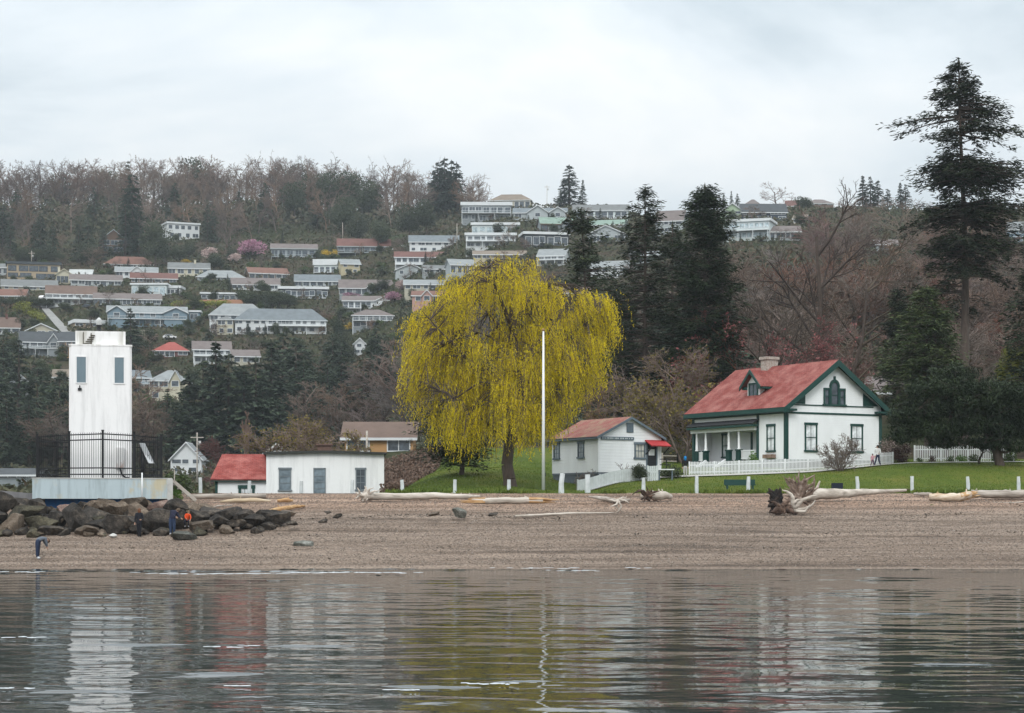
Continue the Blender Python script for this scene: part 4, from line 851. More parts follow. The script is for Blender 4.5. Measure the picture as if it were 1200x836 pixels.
# orange terrace wall, pergola, umbrellas, poles, cars
def hill_pt(u, yb): d = dist_at(u, yb); return X(u, d), d, gz(X(u, d), d)
x, d, z = hill_pt(262, 357); o = MB().box(-9.5, 9.5, 0, .4, -1.5, 1.2).build('terrace_wall', wallm((.40, .21, .13)), None, (x, d - 3, z + .2)); tag(o, 'orange terrace wall below the dark glass-fronted house', 'wall')
x, d, z = hill_pt(169, 404); t = thing('trellis', 'tall tan timber trellis beside the dark fir right of the lighthouse', 'trellis', (x, d, z)); b = MB()
for q in range(7): b.box(-2.0 + q * .65, -1.88 + q * .65, 0, .12, -.5, 4.6)
for q in range(5): b.box(-2.0, 2.05, -.06, -.003, .4 + q, .5 + q)
b.build('lattice', wallm(CW['beige']), t)
for u, yb, tp, lb in ((470.5, 297, 287.5, 'white patio umbrella right of the other one, near the blue-roofed house'), (462.5, 298, 291, 'small white patio umbrella left of the larger one')):
    x, d, z = hill_pt(u, yb); h = (yb - tp) / F * d; t = thing('patio_umbrella', lb, 'umbrella', (x, d, z), 0, 'patio umbrellas on the hillside')
    MB().lathe([(1.25, h - .55), (.7, h - .2), (0, h)], 8).build('canopy', M_WHITE, t); MB().tube([(0, 0, -.3), (0, 0, h - .1)], .04, 6).build('pole', M_WHITE, t)
for u, yb, tp, arm, lb in ((641, 243, 217, 1, 'utility pole with crossarm standing out on the middle skyline'), (401.5, 283, 261, 0, 'thin pale pole above the dark glass-fronted house'), (37, 312, 294, 1, 'pale pole behind the flat-roofed tan house'),
                           (430, 560, 505, 0, 'thin pole beside the budding bush'), (231, 545, 507, 1, 'street pole beside the poplar above the old white house'), (535.5, 292, 262, 0, 'pale pole at the right end of the blue-roofed white house'), (877, 455, 405, 0, 'pale pole in the wood left of the pink blossoms')):
    d = dist_at(u, yb); 
    if u in (231, 430): d = 400 if u == 231 else 215
    x = X(u, d); z = gz(x, d); h = Zp(tp, d) - z; t = thing('utility_pole', lb, 'pole', (x, d, z)); MB().tube([(0, 0, -.5), (0, 0, h)], [.17, .12], 6).build('pole_shaft', M_GREYWOOD, t)
    if arm: MB().box(-1.3, 1.3, -.08, .08, h - 1.1, h - .9).build('crossarm', M_GREYWOOD, t); MB().tube([(.5, 0, h - 2.6), (.5, 0, h - 1.7)], .28, 8).build('transformer', M_CONC, t)
def car(label, u, yb, mt, yaw=0):
    x, d, z = hill_pt(u, yb); t = thing('parked_car', label, 'car', (x, d, z + .1), R(yaw), 'cars parked on the hillside')
    prof = [(-2.2, .35), (2.2, .35), (2.25, .75), (1.3, .92), (.6, 1.42), (-1.2, 1.45), (-2.0, .95), (-2.25, .8)]
    MB().prism(prof, -.85, .85).build('body', mt, t); MB().prism([(1.15, .95), (.55, 1.36), (-1.15, 1.38), (-1.75, .98)], -.87, .87).build('side_window', M_HG, t)
    for wx in (-1.35, 1.4):
        for wy in (-.8, .8): MB().tube([(wx, wy - .1, .33), (wx, wy + .1, .33)], .33, 12).build('wheel', M_BLACK, t)
M_CARW = mat('white_car_paint', (.75, .76, .77), scale=1, rough=.3, bmp=0); M_CARD = mat('dark_car_paint', (.03, .035, .045), scale=1, rough=.3, bmp=0)
car('white car parked above the little house with the bright red roof', 199, 398, M_CARW, 5)
car('white car parked in front of the white two-storey house by the driveway', 72, 358, M_CARW, 8)
car('small pale car standing at the head of the curving driveway', 51, 352, M_CARW, 75)
car('dark car parked right of the round hedge by the driveway', 104, 362, M_CARD, -5)
# the driveway that curves up the slope
pts = [(47, 352), (50, 358), (54, 364), (61, 372), (70, 382), (80, 392)]; v = []
for i, (u, yb) in enumerate(pts):
    w = 3.6 + i * .9
    for q in range(5):
        uu = u + (q / 4 - .5) * 2 * w * .8; d = dist_at(uu, yb); x_ = X(uu, d); v.append((x_, d, gz(x_, d) + .35))
f = [(5 * i + j, 5 * i + j + 1, 5 * i + j + 6, 5 * i + j + 5) for i in range(len(pts) - 1) for j in range(4)]
tag(link('road', npmesh('road', v, f, mat('old_asphalt', (.26, .26, .25), (.19, .19, .185), scale=.3, rough=.95), True)), kind='structure')
# ================================================================== trees and plants
def rhomb(c, d, n, L, Wd):
    d = d / np.linalg.norm(d, axis=1, keepdims=True); s = np.cross(d, n); s /= (np.linalg.norm(s, axis=1, keepdims=True) + 1e-9)
    L = np.broadcast_to(np.asarray(L, float), (len(c),))[:, None] / 2; Wd = np.broadcast_to(np.asarray(Wd, float), (len(c),))[:, None] / 2
    return np.stack([c - d * L, c + s * Wd, c + d * L, c - s * Wd], 1).reshape(-1, 3)
def leaves_mesh(name, parts, mt):
    v = np.concatenate(parts); return npmesh(name, v, np.arange(len(v)).reshape(-1, 4), mt)
def segs_mesh(name, segs, mt, k=3):
    S = np.array(segs, float); p0, p1, r0, r1 = S[:, :3], S[:, 3:6], S[:, 6:7], S[:, 7:8]
    d = p1 - p0; d /= (np.linalg.norm(d, axis=1, keepdims=True) + 1e-9); ref = np.where(np.abs(d[:, 2:3]) > .9, [[1., 0, 0]], [[0, 0, 1.]])
    a = np.cross(d, ref); a /= np.linalg.norm(a, axis=1, keepdims=True); b = np.cross(d, a); V = []
    for p, r in ((p0, r0), (p1, r1)):
        for j in range(k): V.append(p + (a * math.cos(2 * PI * j / k) + b * math.sin(2 * PI * j / k)) * r)
    V = np.stack(V, 1); n = len(S); base = (np.arange(n) * 2 * k)[:, None]
    f = np.concatenate([base + np.array([[j, (j + 1) % k, k + (j + 1) % k, k + j]]) for j in range(k)])
    return npmesh(name, V.reshape(-1, 3), f, mt, k > 4)
def rvec(rng, n): v = rng.normal(size=(n, 3)); return v / np.linalg.norm(v, axis=1, keepdims=True)

def conifer(h, rad, seed, levels=18, per=6, sp=4, size=1.5, droop=.22, base=.06, irr=.35, power=.85):
    rng = np.random.default_rng(seed); P = []; segs = [(0, 0, -.5, 0, 0, h * .6, h * .018, h * .01), (0, 0, h * .6, 0, 0, h * .99, h * .01, .02)]
    for L in range(levels):
        t = (L + rng.uniform(0, .7)) / levels; z = h * (base + (1 - base) * t); r = rad * ((1 - t) ** power) * rng.uniform(.8, 1.1) + .25
        for k in range(per if t < .8 else 4):
            az = rng.uniform(0, 2 * PI); ln = r * rng.uniform(1 - irr, 1.08); a = np.array([math.cos(az), math.sin(az), 0])
            s = np.linspace(.25, 1, sp) + rng.uniform(-.08, .08, sp); c = a[None] * (ln * s)[:, None]; c[:, 2] = z - droop * ln * s ** 1.4 + rng.normal(0, .12, sp)
            for sg in (-1, 0, 1):
                dd = np.tile(np.array([math.cos(az + sg * .8), math.sin(az + sg * .8), -.35]), (sp, 1)) + rng.normal(0, .25, (sp, 3))
                nn = np.tile([0, 0, 1.], (sp, 1)) + rng.normal(0, .45, (sp, 3)); sz = size * (.55 + .6 * (ln / rad)) * rng.uniform(.7, 1.2, sp)
                P.append(rhomb(c + dd * sz[:, None] * .25, dd, nn, sz, sz * .46))
    P.append(rhomb(np.array([[0, 0, h * .97]]), np.array([[0, 0, 1.]]), np.array([[0, 1., 0]]), h * .09, .35))
    return P, segs
def bare(h, spread, seed, kids=(8, 5, 4, 3), frac=.42, upb=.5, r0=None, twig=.035, lean=(0, 0), ang=(28, 60), shrink=(.42, .62)):
    rng = random.Random(seed); segs = []; r0 = r0 or h * .017
    def grow(p, d, L, r, lv):
        n = 3 if lv < 2 else 2; pts = [p]; q = p.copy(); dd = d.copy()
        for i in range(n):
            dd = (dd + Vector((rng.gauss(0, .13), rng.gauss(0, .13), rng.gauss(0, .08) + upb * .16))).normalized(); q = q + dd * L / n; pts.append(q.copy())
            segs.append((*pts[-2], *q, max(twig, r * (1 - i / n * .6)), max(twig * .8, r * (1 - (i + 1) / n * .6))))
        if lv >= len(kids): return
        for k in range(kids[lv]):
            f = rng.uniform(frac if lv == 0 else .2, 1.0); i = min(n - 1, int(f * n)); b = pts[i].lerp(pts[i + 1], f * n - i)
            ax = dd.orthogonal().normalized(); ax.rotate(Matrix.Rotation(rng.uniform(0, 2 * PI), 3, dd)); nd = dd.copy(); nd.rotate(Matrix.Rotation(R(rng.uniform(*ang)), 3, ax))
            nd.x *= spread; nd.y *= spread
            grow(b, nd.normalized(), L * rng.uniform(*shrink) * (1.15 - .4 * f if lv == 0 else 1), r * .45, lv + 1)
    grow(Vector((0, 0, -.3)), Vector((lean[0], lean[1], 1)).normalized(), h * .8, r0, 0)
    return segs
def lobes(h, rad, seed, n=900, size=.8, nl=9, z0=.25, flat=.8):
    rng = np.random.default_rng(seed); P = []
    for k in range(nl):
        az = rng.uniform(0, 2 * PI); q = rng.uniform(.15, .62) * rad; c = np.array([math.cos(az) * q, math.sin(az) * q, h * rng.uniform(z0 + .12, .84)]); rr = rad * rng.uniform(.36, .58)
        m = n // nl; v = rvec(rng, m); pos = c + v * rr * np.array([1, 1, flat]) * rng.uniform(.55, 1.06, (m, 1)); pos[:, 2] = np.clip(pos[:, 2], .1, h)
        sz = size * rng.uniform(.6, 1.3, m); P.append(rhomb(pos, rvec(rng, m) + v * .4, rvec(rng, m) + v, sz, sz * .6))
    return P
M_BARK = mat('bark', (.11, .085, .07), (.06, .045, .038), scale=3, stretch=(3, 3, .6), rough=.95, bmp=.6, bs=6)
def twigmat(name, c):
    m, nt, b = new_mat(name); oi = N(nt, 'ShaderNodeObjectInfo'); hs = N(nt, 'ShaderNodeHueSaturation'); hs.inputs['Color'].default_value = rgb(c)
    for sock, lo, hi, k in (('Value', .75, 1.25, 1.0), ('Saturation', .7, 1.2, 7.31), ('Hue', .485, .515, 3.17)):
        mu = N(nt, 'ShaderNodeMath', operation='MULTIPLY'); mu.inputs[1].default_value = k; fr = N(nt, 'ShaderNodeMath', operation='FRACT'); mr = N(nt, 'ShaderNodeMapRange'); mr.inputs[3].default_value = lo; mr.inputs[4].default_value = hi
        nt.links.new(oi.outputs['Random'], mu.inputs[0]); nt.links.new(mu.outputs[0], fr.inputs[0]); nt.links.new(fr.outputs[0], mr.inputs[0]); nt.links.new(mr.outputs[0], hs.inputs[sock])
    nt.links.new(hs.outputs[0], b.inputs['Base Color']); b.inputs['Roughness'].default_value = .95; b.inputs['Specular IOR Level'].default_value = .1; return m
M_TWIG = twigmat('bare_twigs', (.170, .120, .094)); M_TWIGG = twigmat('grey_twigs', (.16, .130, .112)); M_TWIGD = twigmat('dark_twigs', (.075, .058, .048)); M_TWIGR = twigmat('reddish_twigs', (.15, .075, .06))
L_CON = leafmat('conifer_needles', (.052, .074, .046), (.030, .046, .030), (.072, .096, .054), trans=.05)
L_DARK = leafmat('dark_needles', (.026, .038, .018), (.013, .020, .011), (.052, .066, .027), trans=.04)
L_PINE = leafmat('pine_needles', (.024, .038, .017), (.012, .020, .010), (.042, .060, .024), trans=.05)
L_FIR = leafmat('mid_green_fir_needles', (.060, .086, .030), (.030, .046, .018), (.10, .122, .040), trans=.08)  # lighter mid-green needle colour of the young fir
L_BROWNC = leafmat('brownish_cedar', (.095, .070, .040), (.055, .045, .026), (.12, .085, .05), trans=.08)
L_EVG = leafmat('evergreen_leaves', (.050, .064, .033), (.028, .039, .021), (.074, .086, .044), trans=.12)
L_GRN = leafmat('garden_leaves', (.060, .090, .028), (.035, .055, .018), (.10, .13, .04), trans=.15)
L_BRIGHT = leafmat('spring_leaves', (.10, .19, .035), (.06, .12, .022), (.15, .24, .05), trans=.25)
L_PINK = leafmat('pink_blossom', (.46, .25, .33), (.34, .16, .24), (.56, .36, .42), trans=.3)
L_PALE = leafmat('pale_blossom', (.50, .38, .36), (.36, .27, .25), (.60, .52, .48), trans=.3)
L_DUSK = leafmat('dusty_pink_buds', (.24, .085, .085), (.15, .055, .055), (.34, .14, .13), trans=.25)
L_YEL = leafmat('yellow_flowers', (.50, .33, .03), (.32, .24, .03), (.60, .42, .05), trans=.25)
L_YGR = leafmat('yellow_green_hedge', (.22, .23, .035), (.12, .15, .03), (.32, .31, .05), trans=.2)
L_OLIVE = leafmat('olive_buds', (.17, .135, .035), (.10, .085, .03), (.24, .19, .045), trans=.25)
L_RED = leafmat('dark_red_leaves', (.060, .030, .024), (.035, .018, .016), (.10, .05, .035), trans=.15)
L_BRUSH = leafmat('brush', (.060, .062, .032), (.034, .040, .022), (.10, .074, .048), scale=.06, trans=.1)
L_BRAM = leafmat('bramble', (.14, .088, .064), (.07, .048, .036), (.21, .15, .115), scale=.5, trans=.1)
PROTO = {}
def proto(kind, i, crown, trunk): PROTO.setdefault(kind, []).append((crown, trunk))
for i in range(5):
    P, s_ = conifer(20, 3.9 + .5 * (i % 3), 10 + i, levels=24 + i, sp=7, size=.95, power=.75 + .08 * i, irr=.3 + .05 * i); proto('conifer', i, leaves_mesh('conifer_crown', P, L_CON), segs_mesh('conifer_trunk', s_, M_BARK, 6))
for i in range(3):
    P, s_ = conifer(20, 5.0 + .6 * i, 40 + i, levels=22, per=9, sp=8, power=.55, irr=.45, size=1.0, base=.12); proto('wide', i, leaves_mesh('conifer_crown', P, L_CON), segs_mesh('conifer_trunk', s_, M_BARK, 6))
P, s_ = conifer(20, 5.6, 77, levels=26, per=9, sp=8, power=.7, size=.9); proto('cedar', 0, leaves_mesh('cedar_crown', P, L_BROWNC), segs_mesh('cedar_trunk', s_, M_BARK, 6))
for i in range(7):
    s_ = bare(21, 1.05 + .12 * (i % 3), 100 + i, twig=.045, frac=.32, upb=.22, shrink=(.36, .56)); k = 3; proto('bare', i, segs_mesh('bare_crown', s_[3:], (M_TWIG, M_TWIGG, M_TWIG)[i % 3]), segs_mesh('bare_trunk', s_[:3], M_BARK, 6))
for i in range(4):
    s_ = bare(9, 1.3, 200 + i, twig=.03, frac=.15, kids=(9, 6, 4, 2), r0=.16, upb=.35); proto('smallbare', i, segs_mesh('bare_crown', s_[3:], (M_TWIG, M_TWIGR, M_TWIGG, M_TWIG)[i]), segs_mesh('bare_trunk', s_[:3], M_BARK, 6))
tk = lambda h: segs_mesh('tree_trunk', [(0, 0, -.4, 0, 0, h * .5, h * .025, h * .015)], M_BARK, 6)
for i in range(3):
    proto('round', i, leaves_mesh('evergreen_crown', lobes(12, 5.2, 300 + i, 4500, .55, 13), L_EVG), tk(12)); proto('bush', i, leaves_mesh('bush_leaves', lobes(4, 2.6, 320 + i, 1100, .42, 9, -.05), (L_GRN, L_EVG, L_GRN)[i]), None)
for nm, L in (('pink', L_PINK), ('pale', L_PALE), ('yellow', L_YEL), ('ygr', L_YGR), ('bright', L_BRIGHT), ('redbush', L_RED)): proto(nm, 0, leaves_mesh('flower_crown' if nm in ('pink', 'pale', 'yellow') else 'shrub_leaves', lobes(5, 3.0, 340 + len(nm), 900, .5, 12, .0 if nm not in ('pink', 'pale') else .25), L), segs_mesh('shrub_stem', bare(4.2, 1.2, 55, kids=(6, 3), frac=.1, r0=.09), M_BARK))
PH = dict(conifer=20, wide=20, cedar=20, bare=21, smallbare=8.5, round=12, bush=4, pink=5, pale=5, yellow=5, ygr=5, bright=5, redbush=5)
NM = dict(conifer='conifer_tree', wide='conifer_tree', cedar='cedar_tree', bare='bare_tree', smallbare='bare_tree', round='evergreen_tree', bush='garden_bush', pink='blossom_tree', pale='blossom_tree', yellow='flowering_shrub', ygr='hedge_shrub', bright='leafy_shrub', redbush='leafy_shrub')
trng = random.Random(11)
BARE = []
def plant(kind, u, d, h, label, group=None, wx=1.0, cat=None, sink=.2, now=False):
    if kind in ('bare', 'smallbare') and group and not now: BARE.append((h / d, kind, u, d, h, label, group, wx)); return
    crown, trunk = trng.choice(PROTO[kind]); x = X(u, d); s = h / PH[kind]
    t = thing(NM[kind], label, cat or ('bush' if kind in ('bush', 'ygr', 'bright', 'redbush', 'yellow') else 'tree'), (x, d, gz(x, d) - sink), trng.uniform(0, 6.28), group); t.scale = (s * wx, s * wx, s)
    link('crown' if kind not in ('bush',) else 'foliage', crown, t)
    if trunk: link('trunk', trunk, t)
    return t
def plant_px(kind, u, yt, yb, label, group=None, wx=1.0, d=None, cat=None):
    d = d or dist_at(u, yb); return plant(kind, u, d, max(.35, Zp(yt, d) - gz(X(u, d), d) + .2), label, group, wx, cat)
def clear(u, yt, yb, hw, d, tol=.25):
    for (a, b, hb, ht, hd) in HOUSES:
        if hd < d - 3: continue
        ox = min(u + hw, b + 1) - max(u - hw, a - 1); oy = min(yb, hb + 1) - max(yt, ht)
        if ox > 0 and oy > 0 and ox * oy > tol * (2 * hw) * (yb - yt) * .3 or (ox > 1 and oy > 1.5 and tol == 0): return False
    return True
def on_house(u, d, m=2):
    if 42 < u < 92 and 640 < d < 770: return True
    return any(a - m < u < b + m and hd - 2 < d < hd + 11 for (a, b, hb, ht, hd) in HOUSES)
# the wood along the hilltop
G1 = 'bare trees of the hilltop wood'; n = 0; EV = [(150, 9), (155, 9), (110, 6), (48, 8), (62, 7), (103, 8), (92, 6), (3, 8), (243, 6), (232, 9), (72, 9), (205, 7), (128, 8), (340, 8), (372, 9), (395, 9), (410, 9), (432, 9), (402, 9), (500, 8), (480, 8), (420, 9), (345, 8), (446, 8), (182, 8), (20, 7), (310, 7), (280, 7)]
def sky_y(u): return np.interp(u, [0, 60, 110, 150, 200, 260, 300, 360, 420, 470, 500, 540, 560], [193, 189, 187, 190, 187, 188, 185, 190, 196, 193, 193, 200, 215])
for row, (d, step) in enumerate(((826, 24), (842, 22), (858, 21), (874, 19), (890, 18), (906, 17), (922, 17), (938, 16), (952, 15), (966, 15), (985, 15))):
    u = -12 + trng.uniform(0, step)
    while u < 566:
        z = gz(X(u, d), d); yb = YH - (z - H) * F / d; h = trng.uniform(17, 24)
        if row >= 6: h = min(26, max(12, (yb - sky_y(u) + trng.uniform(-4, 6)) / F * d))
        yt = yb - h / d * F; hw = 9
        if clear(u, yt, yb, hw, d, 0) and not on_house(u, d) and u < 560 - max(0, (900 - d) * .1) and not (d < 872 and 300 < u) and not (496 < u < 541 and d < 900) and not (d < 945 and any(abs(u - e) < w_ for e, w_ in EV)):
            plant('bare', u, d, h, 'bare brown tree among the many of the hilltop wood', G1, trng.uniform(.8, 1.15)); n += 1
        u += step * trng.uniform(.7, 1.3)
for u, yt, yb, k in ((150, 189, 250, 'conifer'), (155, 203, 292, 'wide'), (147, 232, 300, 'conifer'), (163, 236, 302, 'conifer'), (110, 219, 262, 'conifer'), (48, 250, 300, 'wide'), (62, 262, 304, 'wide'), (40, 262, 306, 'conifer'), (103, 256, 305, 'wide'), (92, 262, 306, 'conifer'), (3, 240, 296, 'wide'),
                     (243, 240, 284, 'conifer'), (250, 246, 284, 'conifer'), (121, 262, 300, 'conifer'), (331, 270, 288, 'conifer'), (12, 256, 300, 'conifer'), (20, 222, 270, 'wide'), (310, 214, 262, 'wide'), (280, 224, 270, 'conifer'), (205, 214, 262, 'wide'), (372, 222, 268, 'wide')):
    plant_px(k, u, yt, yb, 'dark conifer standing among the bare trees of the left hilltop wood', 'dark conifers in the hilltop wood', 1.0 if k == 'wide' else 1.2)
for u, yt in ((513, 190), (521, 184), (529, 188), (535, 190), (508, 200), (518, 196), (526, 200)):
    plant_px('conifer', u, yt, 252, 'tall dark fir in the clump at the right end of the hilltop wood', 'firs at the end of the hilltop wood', 1.35, d=900)
for u, yt, yb in ((232, 189, 225), (72, 203, 232), (205, 203, 225), (128, 202, 232), (340, 195, 220), (372, 205, 235), (395, 203, 240), (410, 200, 240), (432, 214, 245), (402, 231, 262), (500, 235, 262), (480, 242, 268), (420, 252, 274), (345, 215, 245), (446, 260, 278), (182, 262, 300)):
    plant_px('round', u, yt - 2, yb + 14, 'rounded dark evergreen tree in the hilltop wood', 'evergreen trees in the hilltop wood', .95)
# skyline trees in the middle and on the right
for u, yt, yb, k, w, lb in ((667, 193, 247, 'conifer', 1.5, 'large ragged fir beside the utility pole on the skyline'), (661, 210, 247, 'conifer', 1.2, 'smaller fir at the left foot of the large skyline fir'), (683, 211, 246, 'conifer', 1.0, 'slim fir just right of the large skyline fir'),
                            (848, 227, 250, 'conifer', 1.1, 'small fir left of the other two above the pale green house'), (857, 224, 250, 'conifer', .8, 'thin spiky fir above the pale green house'), (864, 227, 250, 'conifer', 1.1, 'bushy fir above the left end of the navy roof'),
                            (911, 217, 248, 'bare', 1.5, 'round bare tree rising above the navy house roof'), (942, 229, 245, 'round', 1.1, 'small round evergreen on the right skyline'), (1011, 206, 246, 'conifer', 1.2, 'leftmost spruce of the cluster on the right skyline'),
                            (1020, 207, 246, 'conifer', 1.2, 'middle spruce of the cluster on the right skyline'), (1029, 211, 246, 'conifer', 1.2, 'right spruce of the cluster on the right skyline'), (1040, 221, 246, 'conifer', 1.3, 'short spruce alone right of the skyline cluster'),
                            (1055, 214, 246, 'conifer', 1.1, 'left one of the pair of spruces beside the tall fir'), (1061, 216, 246, 'conifer', 1.2, 'right one of the pair of spruces beside the tall fir')):
    plant_px(k, u, yt, yb, lb, None, w * 1.25, d=760 if u > 840 else 850)
# the bare wood behind the green-trimmed house
G2 = 'bare trees of the wood behind the green-trimmed house'; n = 0
for d in (236, 250, 268, 290, 315, 345, 380, 420, 465, 515, 560, 610, 655, 700, 740):
    u = 838 + trng.uniform(0, 12); stp = 4200 / d + 9
    while u < 1275:
        z = gz(X(u, d), d); yb = YH - (z - H) * F / d; h = trng.uniform(11, 17) if d > 300 else trng.uniform(7, 12); yt = yb - h / d * F; hw = 6
        if n < 300 and not on_house(u, d) and clear(u, yt, yb, hw, d, 0) and yt > 232 and not (d < 300 and 1005 < u < 1075):
            plant('smallbare' if trng.random() < .45 else 'bare', u, d, h, 'bare brown tree in the wood rising behind the green-trimmed house', G2, trng.uniform(1.0, 1.5)); n += 1
        u += stp * trng.uniform(.6, 1.3)
for u, yt, yb in ((975, 385, 440), (968, 372, 430), (985, 300, 345), (1000, 262, 300), (930, 330, 372), (1012, 320, 372), (1052, 300, 345)):
    plant_px('conifer', u, yt, yb, 'dark conifer scattered in the bare wood at the right', 'dark conifers in the right wood', 1.3)
# dark conifers at the foot of the hill
G3 = 'dark conifers at the foot of the hill'
for u, yt, yb, k in ((4, 391, 470, 'wide'), (22, 398, 500, 'conifer'), (-6, 420, 520, 'wide'), (44, 425, 520, 'wide'), (70, 436, 540, 'wide'), (8, 468, 556, 'wide'), (34, 462, 556, 'conifer'), (18, 500, 562, 'wide'), 
                     (196, 455, 520, 'conifer'), (206, 470, 540, 'wide'), (222, 438, 548, 'conifer'), (238, 424, 548, 'wide'), (253, 400, 545, 'conifer'), (268, 415, 552, 'wide'), (286, 428, 552, 'conifer'), (300, 418, 548, 'wide'), (318, 400, 535, 'conifer'), (332, 388, 500, 'wide'), (347, 396, 515, 'wide'),
                     (308, 450, 556, 'wide'), (278, 462, 558, 'wide'), (245, 470, 560, 'wide'), (225, 490, 560, 'wide'), (356, 420, 528, 'wide'), (378, 440, 530, 'conifer'), (262, 480, 560, 'wide'), (390, 392, 470, 'wide'), (400, 398, 478, 'wide'), (384, 425, 500, 'wide'), (441, 384, 452, 'wide'), (449, 398, 470, 'wide'), (434, 405, 480, 'conifer'),
                     (290, 480, 556, 'wide'), (325, 470, 552, 'wide'), (215, 455, 540, 'conifer')):
    plant_px(k, u, yt, yb, 'dark conifer in the thick belt at the foot of the hill', G3, 1.25 if k == 'wide' else 1.5, d=max(455, dist_at(u, yb, 300)))
for u, yt, yb, k, w, lb in ((153, 361, 432, 'conifer', 1.6, 'lone dark fir standing right behind the lighthouse top'), (426, 420, 530, 'cedar', 1.25, 'broad brownish cedar at the foot of the hill'), (245, 385, 416, 'wide', 1.2, 'ragged pine rising over the belt below the white balconied house')):
    plant_px(k, u, yt, yb, lb, None, w)
G4 = 'grey bare trees at the foot of the hill'
for u, yt, yb in ((345, 455, 535), (360, 448, 535), (378, 455, 535), (395, 450, 538), (412, 455, 538), (455, 425, 530), (468, 400, 530), (482, 405, 530), (494, 415, 530), (475, 440, 535), (145, 420, 545), (165, 440, 545), (185, 470, 550), (62, 468, 556), (48, 478, 556), (72, 474, 556), (82, 482, 556), (88, 490, 556), (155, 462, 550), (172, 470, 552), (162, 480, 554), (505, 420, 530), (520, 430, 530), (450, 460, 540), (490, 460, 540), (430, 470, 540)):
    plant_px('bare', u, yt, yb, 'grey bare tree at the foot of the hill', G4, 1.25, d=max(455, dist_at(u, yb, 300)))
# fill between the houses
def fill(kinds, n, ur, yr_, hr, label, group, tol=0, wx=1.1):
    k = 0; tries = 0
    while k < n and tries < n * 60:
        tries += 1; u = trng.uniform(*ur); yb = trng.uniform(*yr_); d = dist_at(u, yb, 230)
        h = trng.uniform(*hr); kind = trng.choice(kinds); hw = h * .3 / d * F; yt = yb - h / d * F
        if on_house(u, d, 1) or not clear(u, yt, yb, hw, d, tol): continue
        plant(kind, u, d, h, label, group, wx * trng.uniform(.85, 1.25)); k += 1
fill(['bush'], 140, (-5, 545), (300, 470), (1.8, 3.8), 'small round green bush in the hillside gardens', 'green bushes between the hillside houses', 0, 1.3)
for (a_, b_, hb, ht, hd) in list(HOUSES):                        # planting along the house fronts
    if hd < 500: continue
    for q in range(max(2, int((b_ - a_) / 11))):
        u = trng.uniform(a_ - 3, b_ + 3)
        if 40 < u < 92 and 640 < hd < 790: continue
        k_ = trng.choice(['bush', 'bush', 'smallbare', 'round', 'conifer']); plant(k_, u, hd - trng.uniform(2.5, 5), trng.uniform(1.4, 2.6) if k_ == 'bush' else trng.uniform(2.5, 5), dict(bush='low green bush against the front of a hillside house', smallbare='little bare tree in front of a hillside house', round='small evergreen tree in front of a hillside house', conifer='small pointed conifer in front of a hillside house')[k_], dict(bush='bushes along the hillside house fronts', smallbare='little bare trees along the hillside house fronts', round='small evergreens along the hillside house fronts', conifer='small conifers along the hillside house fronts')[k_], trng.uniform(1, 1.6))
fill(['bush'], 60, (540, 900), (262, 480), (1.8, 4), 'low green bush on the slope behind the dark conifers', 'green bushes on the middle slope', 0, 1.4)
fill(['round'], 100, (-5, 545), (300, 470), (4, 9), 'rounded evergreen tree between the hillside houses', 'evergreen trees between the hillside houses', 0, 1.15)
fill(['smallbare'], 95, (-5, 560), (285, 470), (4, 8), 'small bare brown tree between the hillside houses', 'small bare trees between the hillside houses', 0, 1.2)
fill(['conifer'], 40, (-5, 545), (340, 470), (5, 10), 'small dark conifer between the hillside houses', 'small conifers between the hillside houses', 0, 1.3)
fill(['smallbare', 'bare'], 60, (505, 870), (300, 520), (7, 13), 'bare tree on the slope behind the willow and dark conifers', 'bare trees on the middle slope', 0, 1.3)
fill(['wide'], 34, (520, 850), (350, 520), (10, 17), 'dark conifer on the slope behind the big dark trio', 'dark conifers on the middle slope', 0, 1.3)
for k, u, yt, yb, w, lb in (('pink', 296, 281, 304, 1.5, 'large pink blossom tree below the hilltop wood'), ('pale', 245, 290, 307, 1.3, 'pale pink blossom tree above the cream house'), ('pale', 276, 297, 309, 1.6, 'low whitish flowering shrub left of the large pink blossom'), ('pink', 412, 343, 352, 2.2, 'pink blossom in front of the long grey-roofed house'),
                            ('pink', 461, 342, 355, 1.5, 'magenta blossom tree at the right end of the long grey-roofed house'), ('pale', 470, 328, 342, 1.2, 'pale blossom tree left of the tan and white house'), ('yellow', 379, 293, 303, 1.6, 'yellow flowering shrub left of the dark glass-fronted house'), ('yellow', 391, 293, 303, 1.3, 'yellow shrub right of the other yellow one near the dark glass house'),
                            ('yellow', 219, 304, 310, 2.0, 'yellow flowering shrub just behind the cream house roof'), ('yellow', 409, 378, 387, 1.6, 'bright orange-yellow shrub left of the blue-grey two-storey house'), ('pink', 3, 560, 572, 1.6, 'pale pink shrub at the left edge near the seawall'),
                            ('ygr', 27, 352, 366, 1.5, 'yellow-green hedge shrub, topmost of the row by the driveway'), ('ygr', 34, 358, 371, 1.5, 'yellow-green hedge shrub in the middle of the row by the driveway'), ('ygr', 42, 364, 377, 1.5, 'yellow-green hedge shrub, lowest of the row by the driveway'),
                            ('round', 78, 354, 366, 2.2, 'clipped round dark hedge in front of the white house by the driveway')):
    plant_px(k, u, yt, yb, lb, None, w)
for u in range(212, 262, 8): plant_px('ygr', u, 351, 362, 'green-yellow clipped hedge piece below the orange terrace wall', 'hedge below the orange terrace wall', 1.9)
for u in range(2, 60, 9): plant_px('round', u, 346 + (u % 3), 362, 'dark hedge tree below the low red-roofed house at left', 'dark hedge above the yellow shrubs', 1.7)
for u in range(292, 345, 9): plant_px('round', u, 340 + (u % 4), 362, 'broad dark evergreen above the long white apartment block', 'dark evergreens above the apartment block', 1.6)
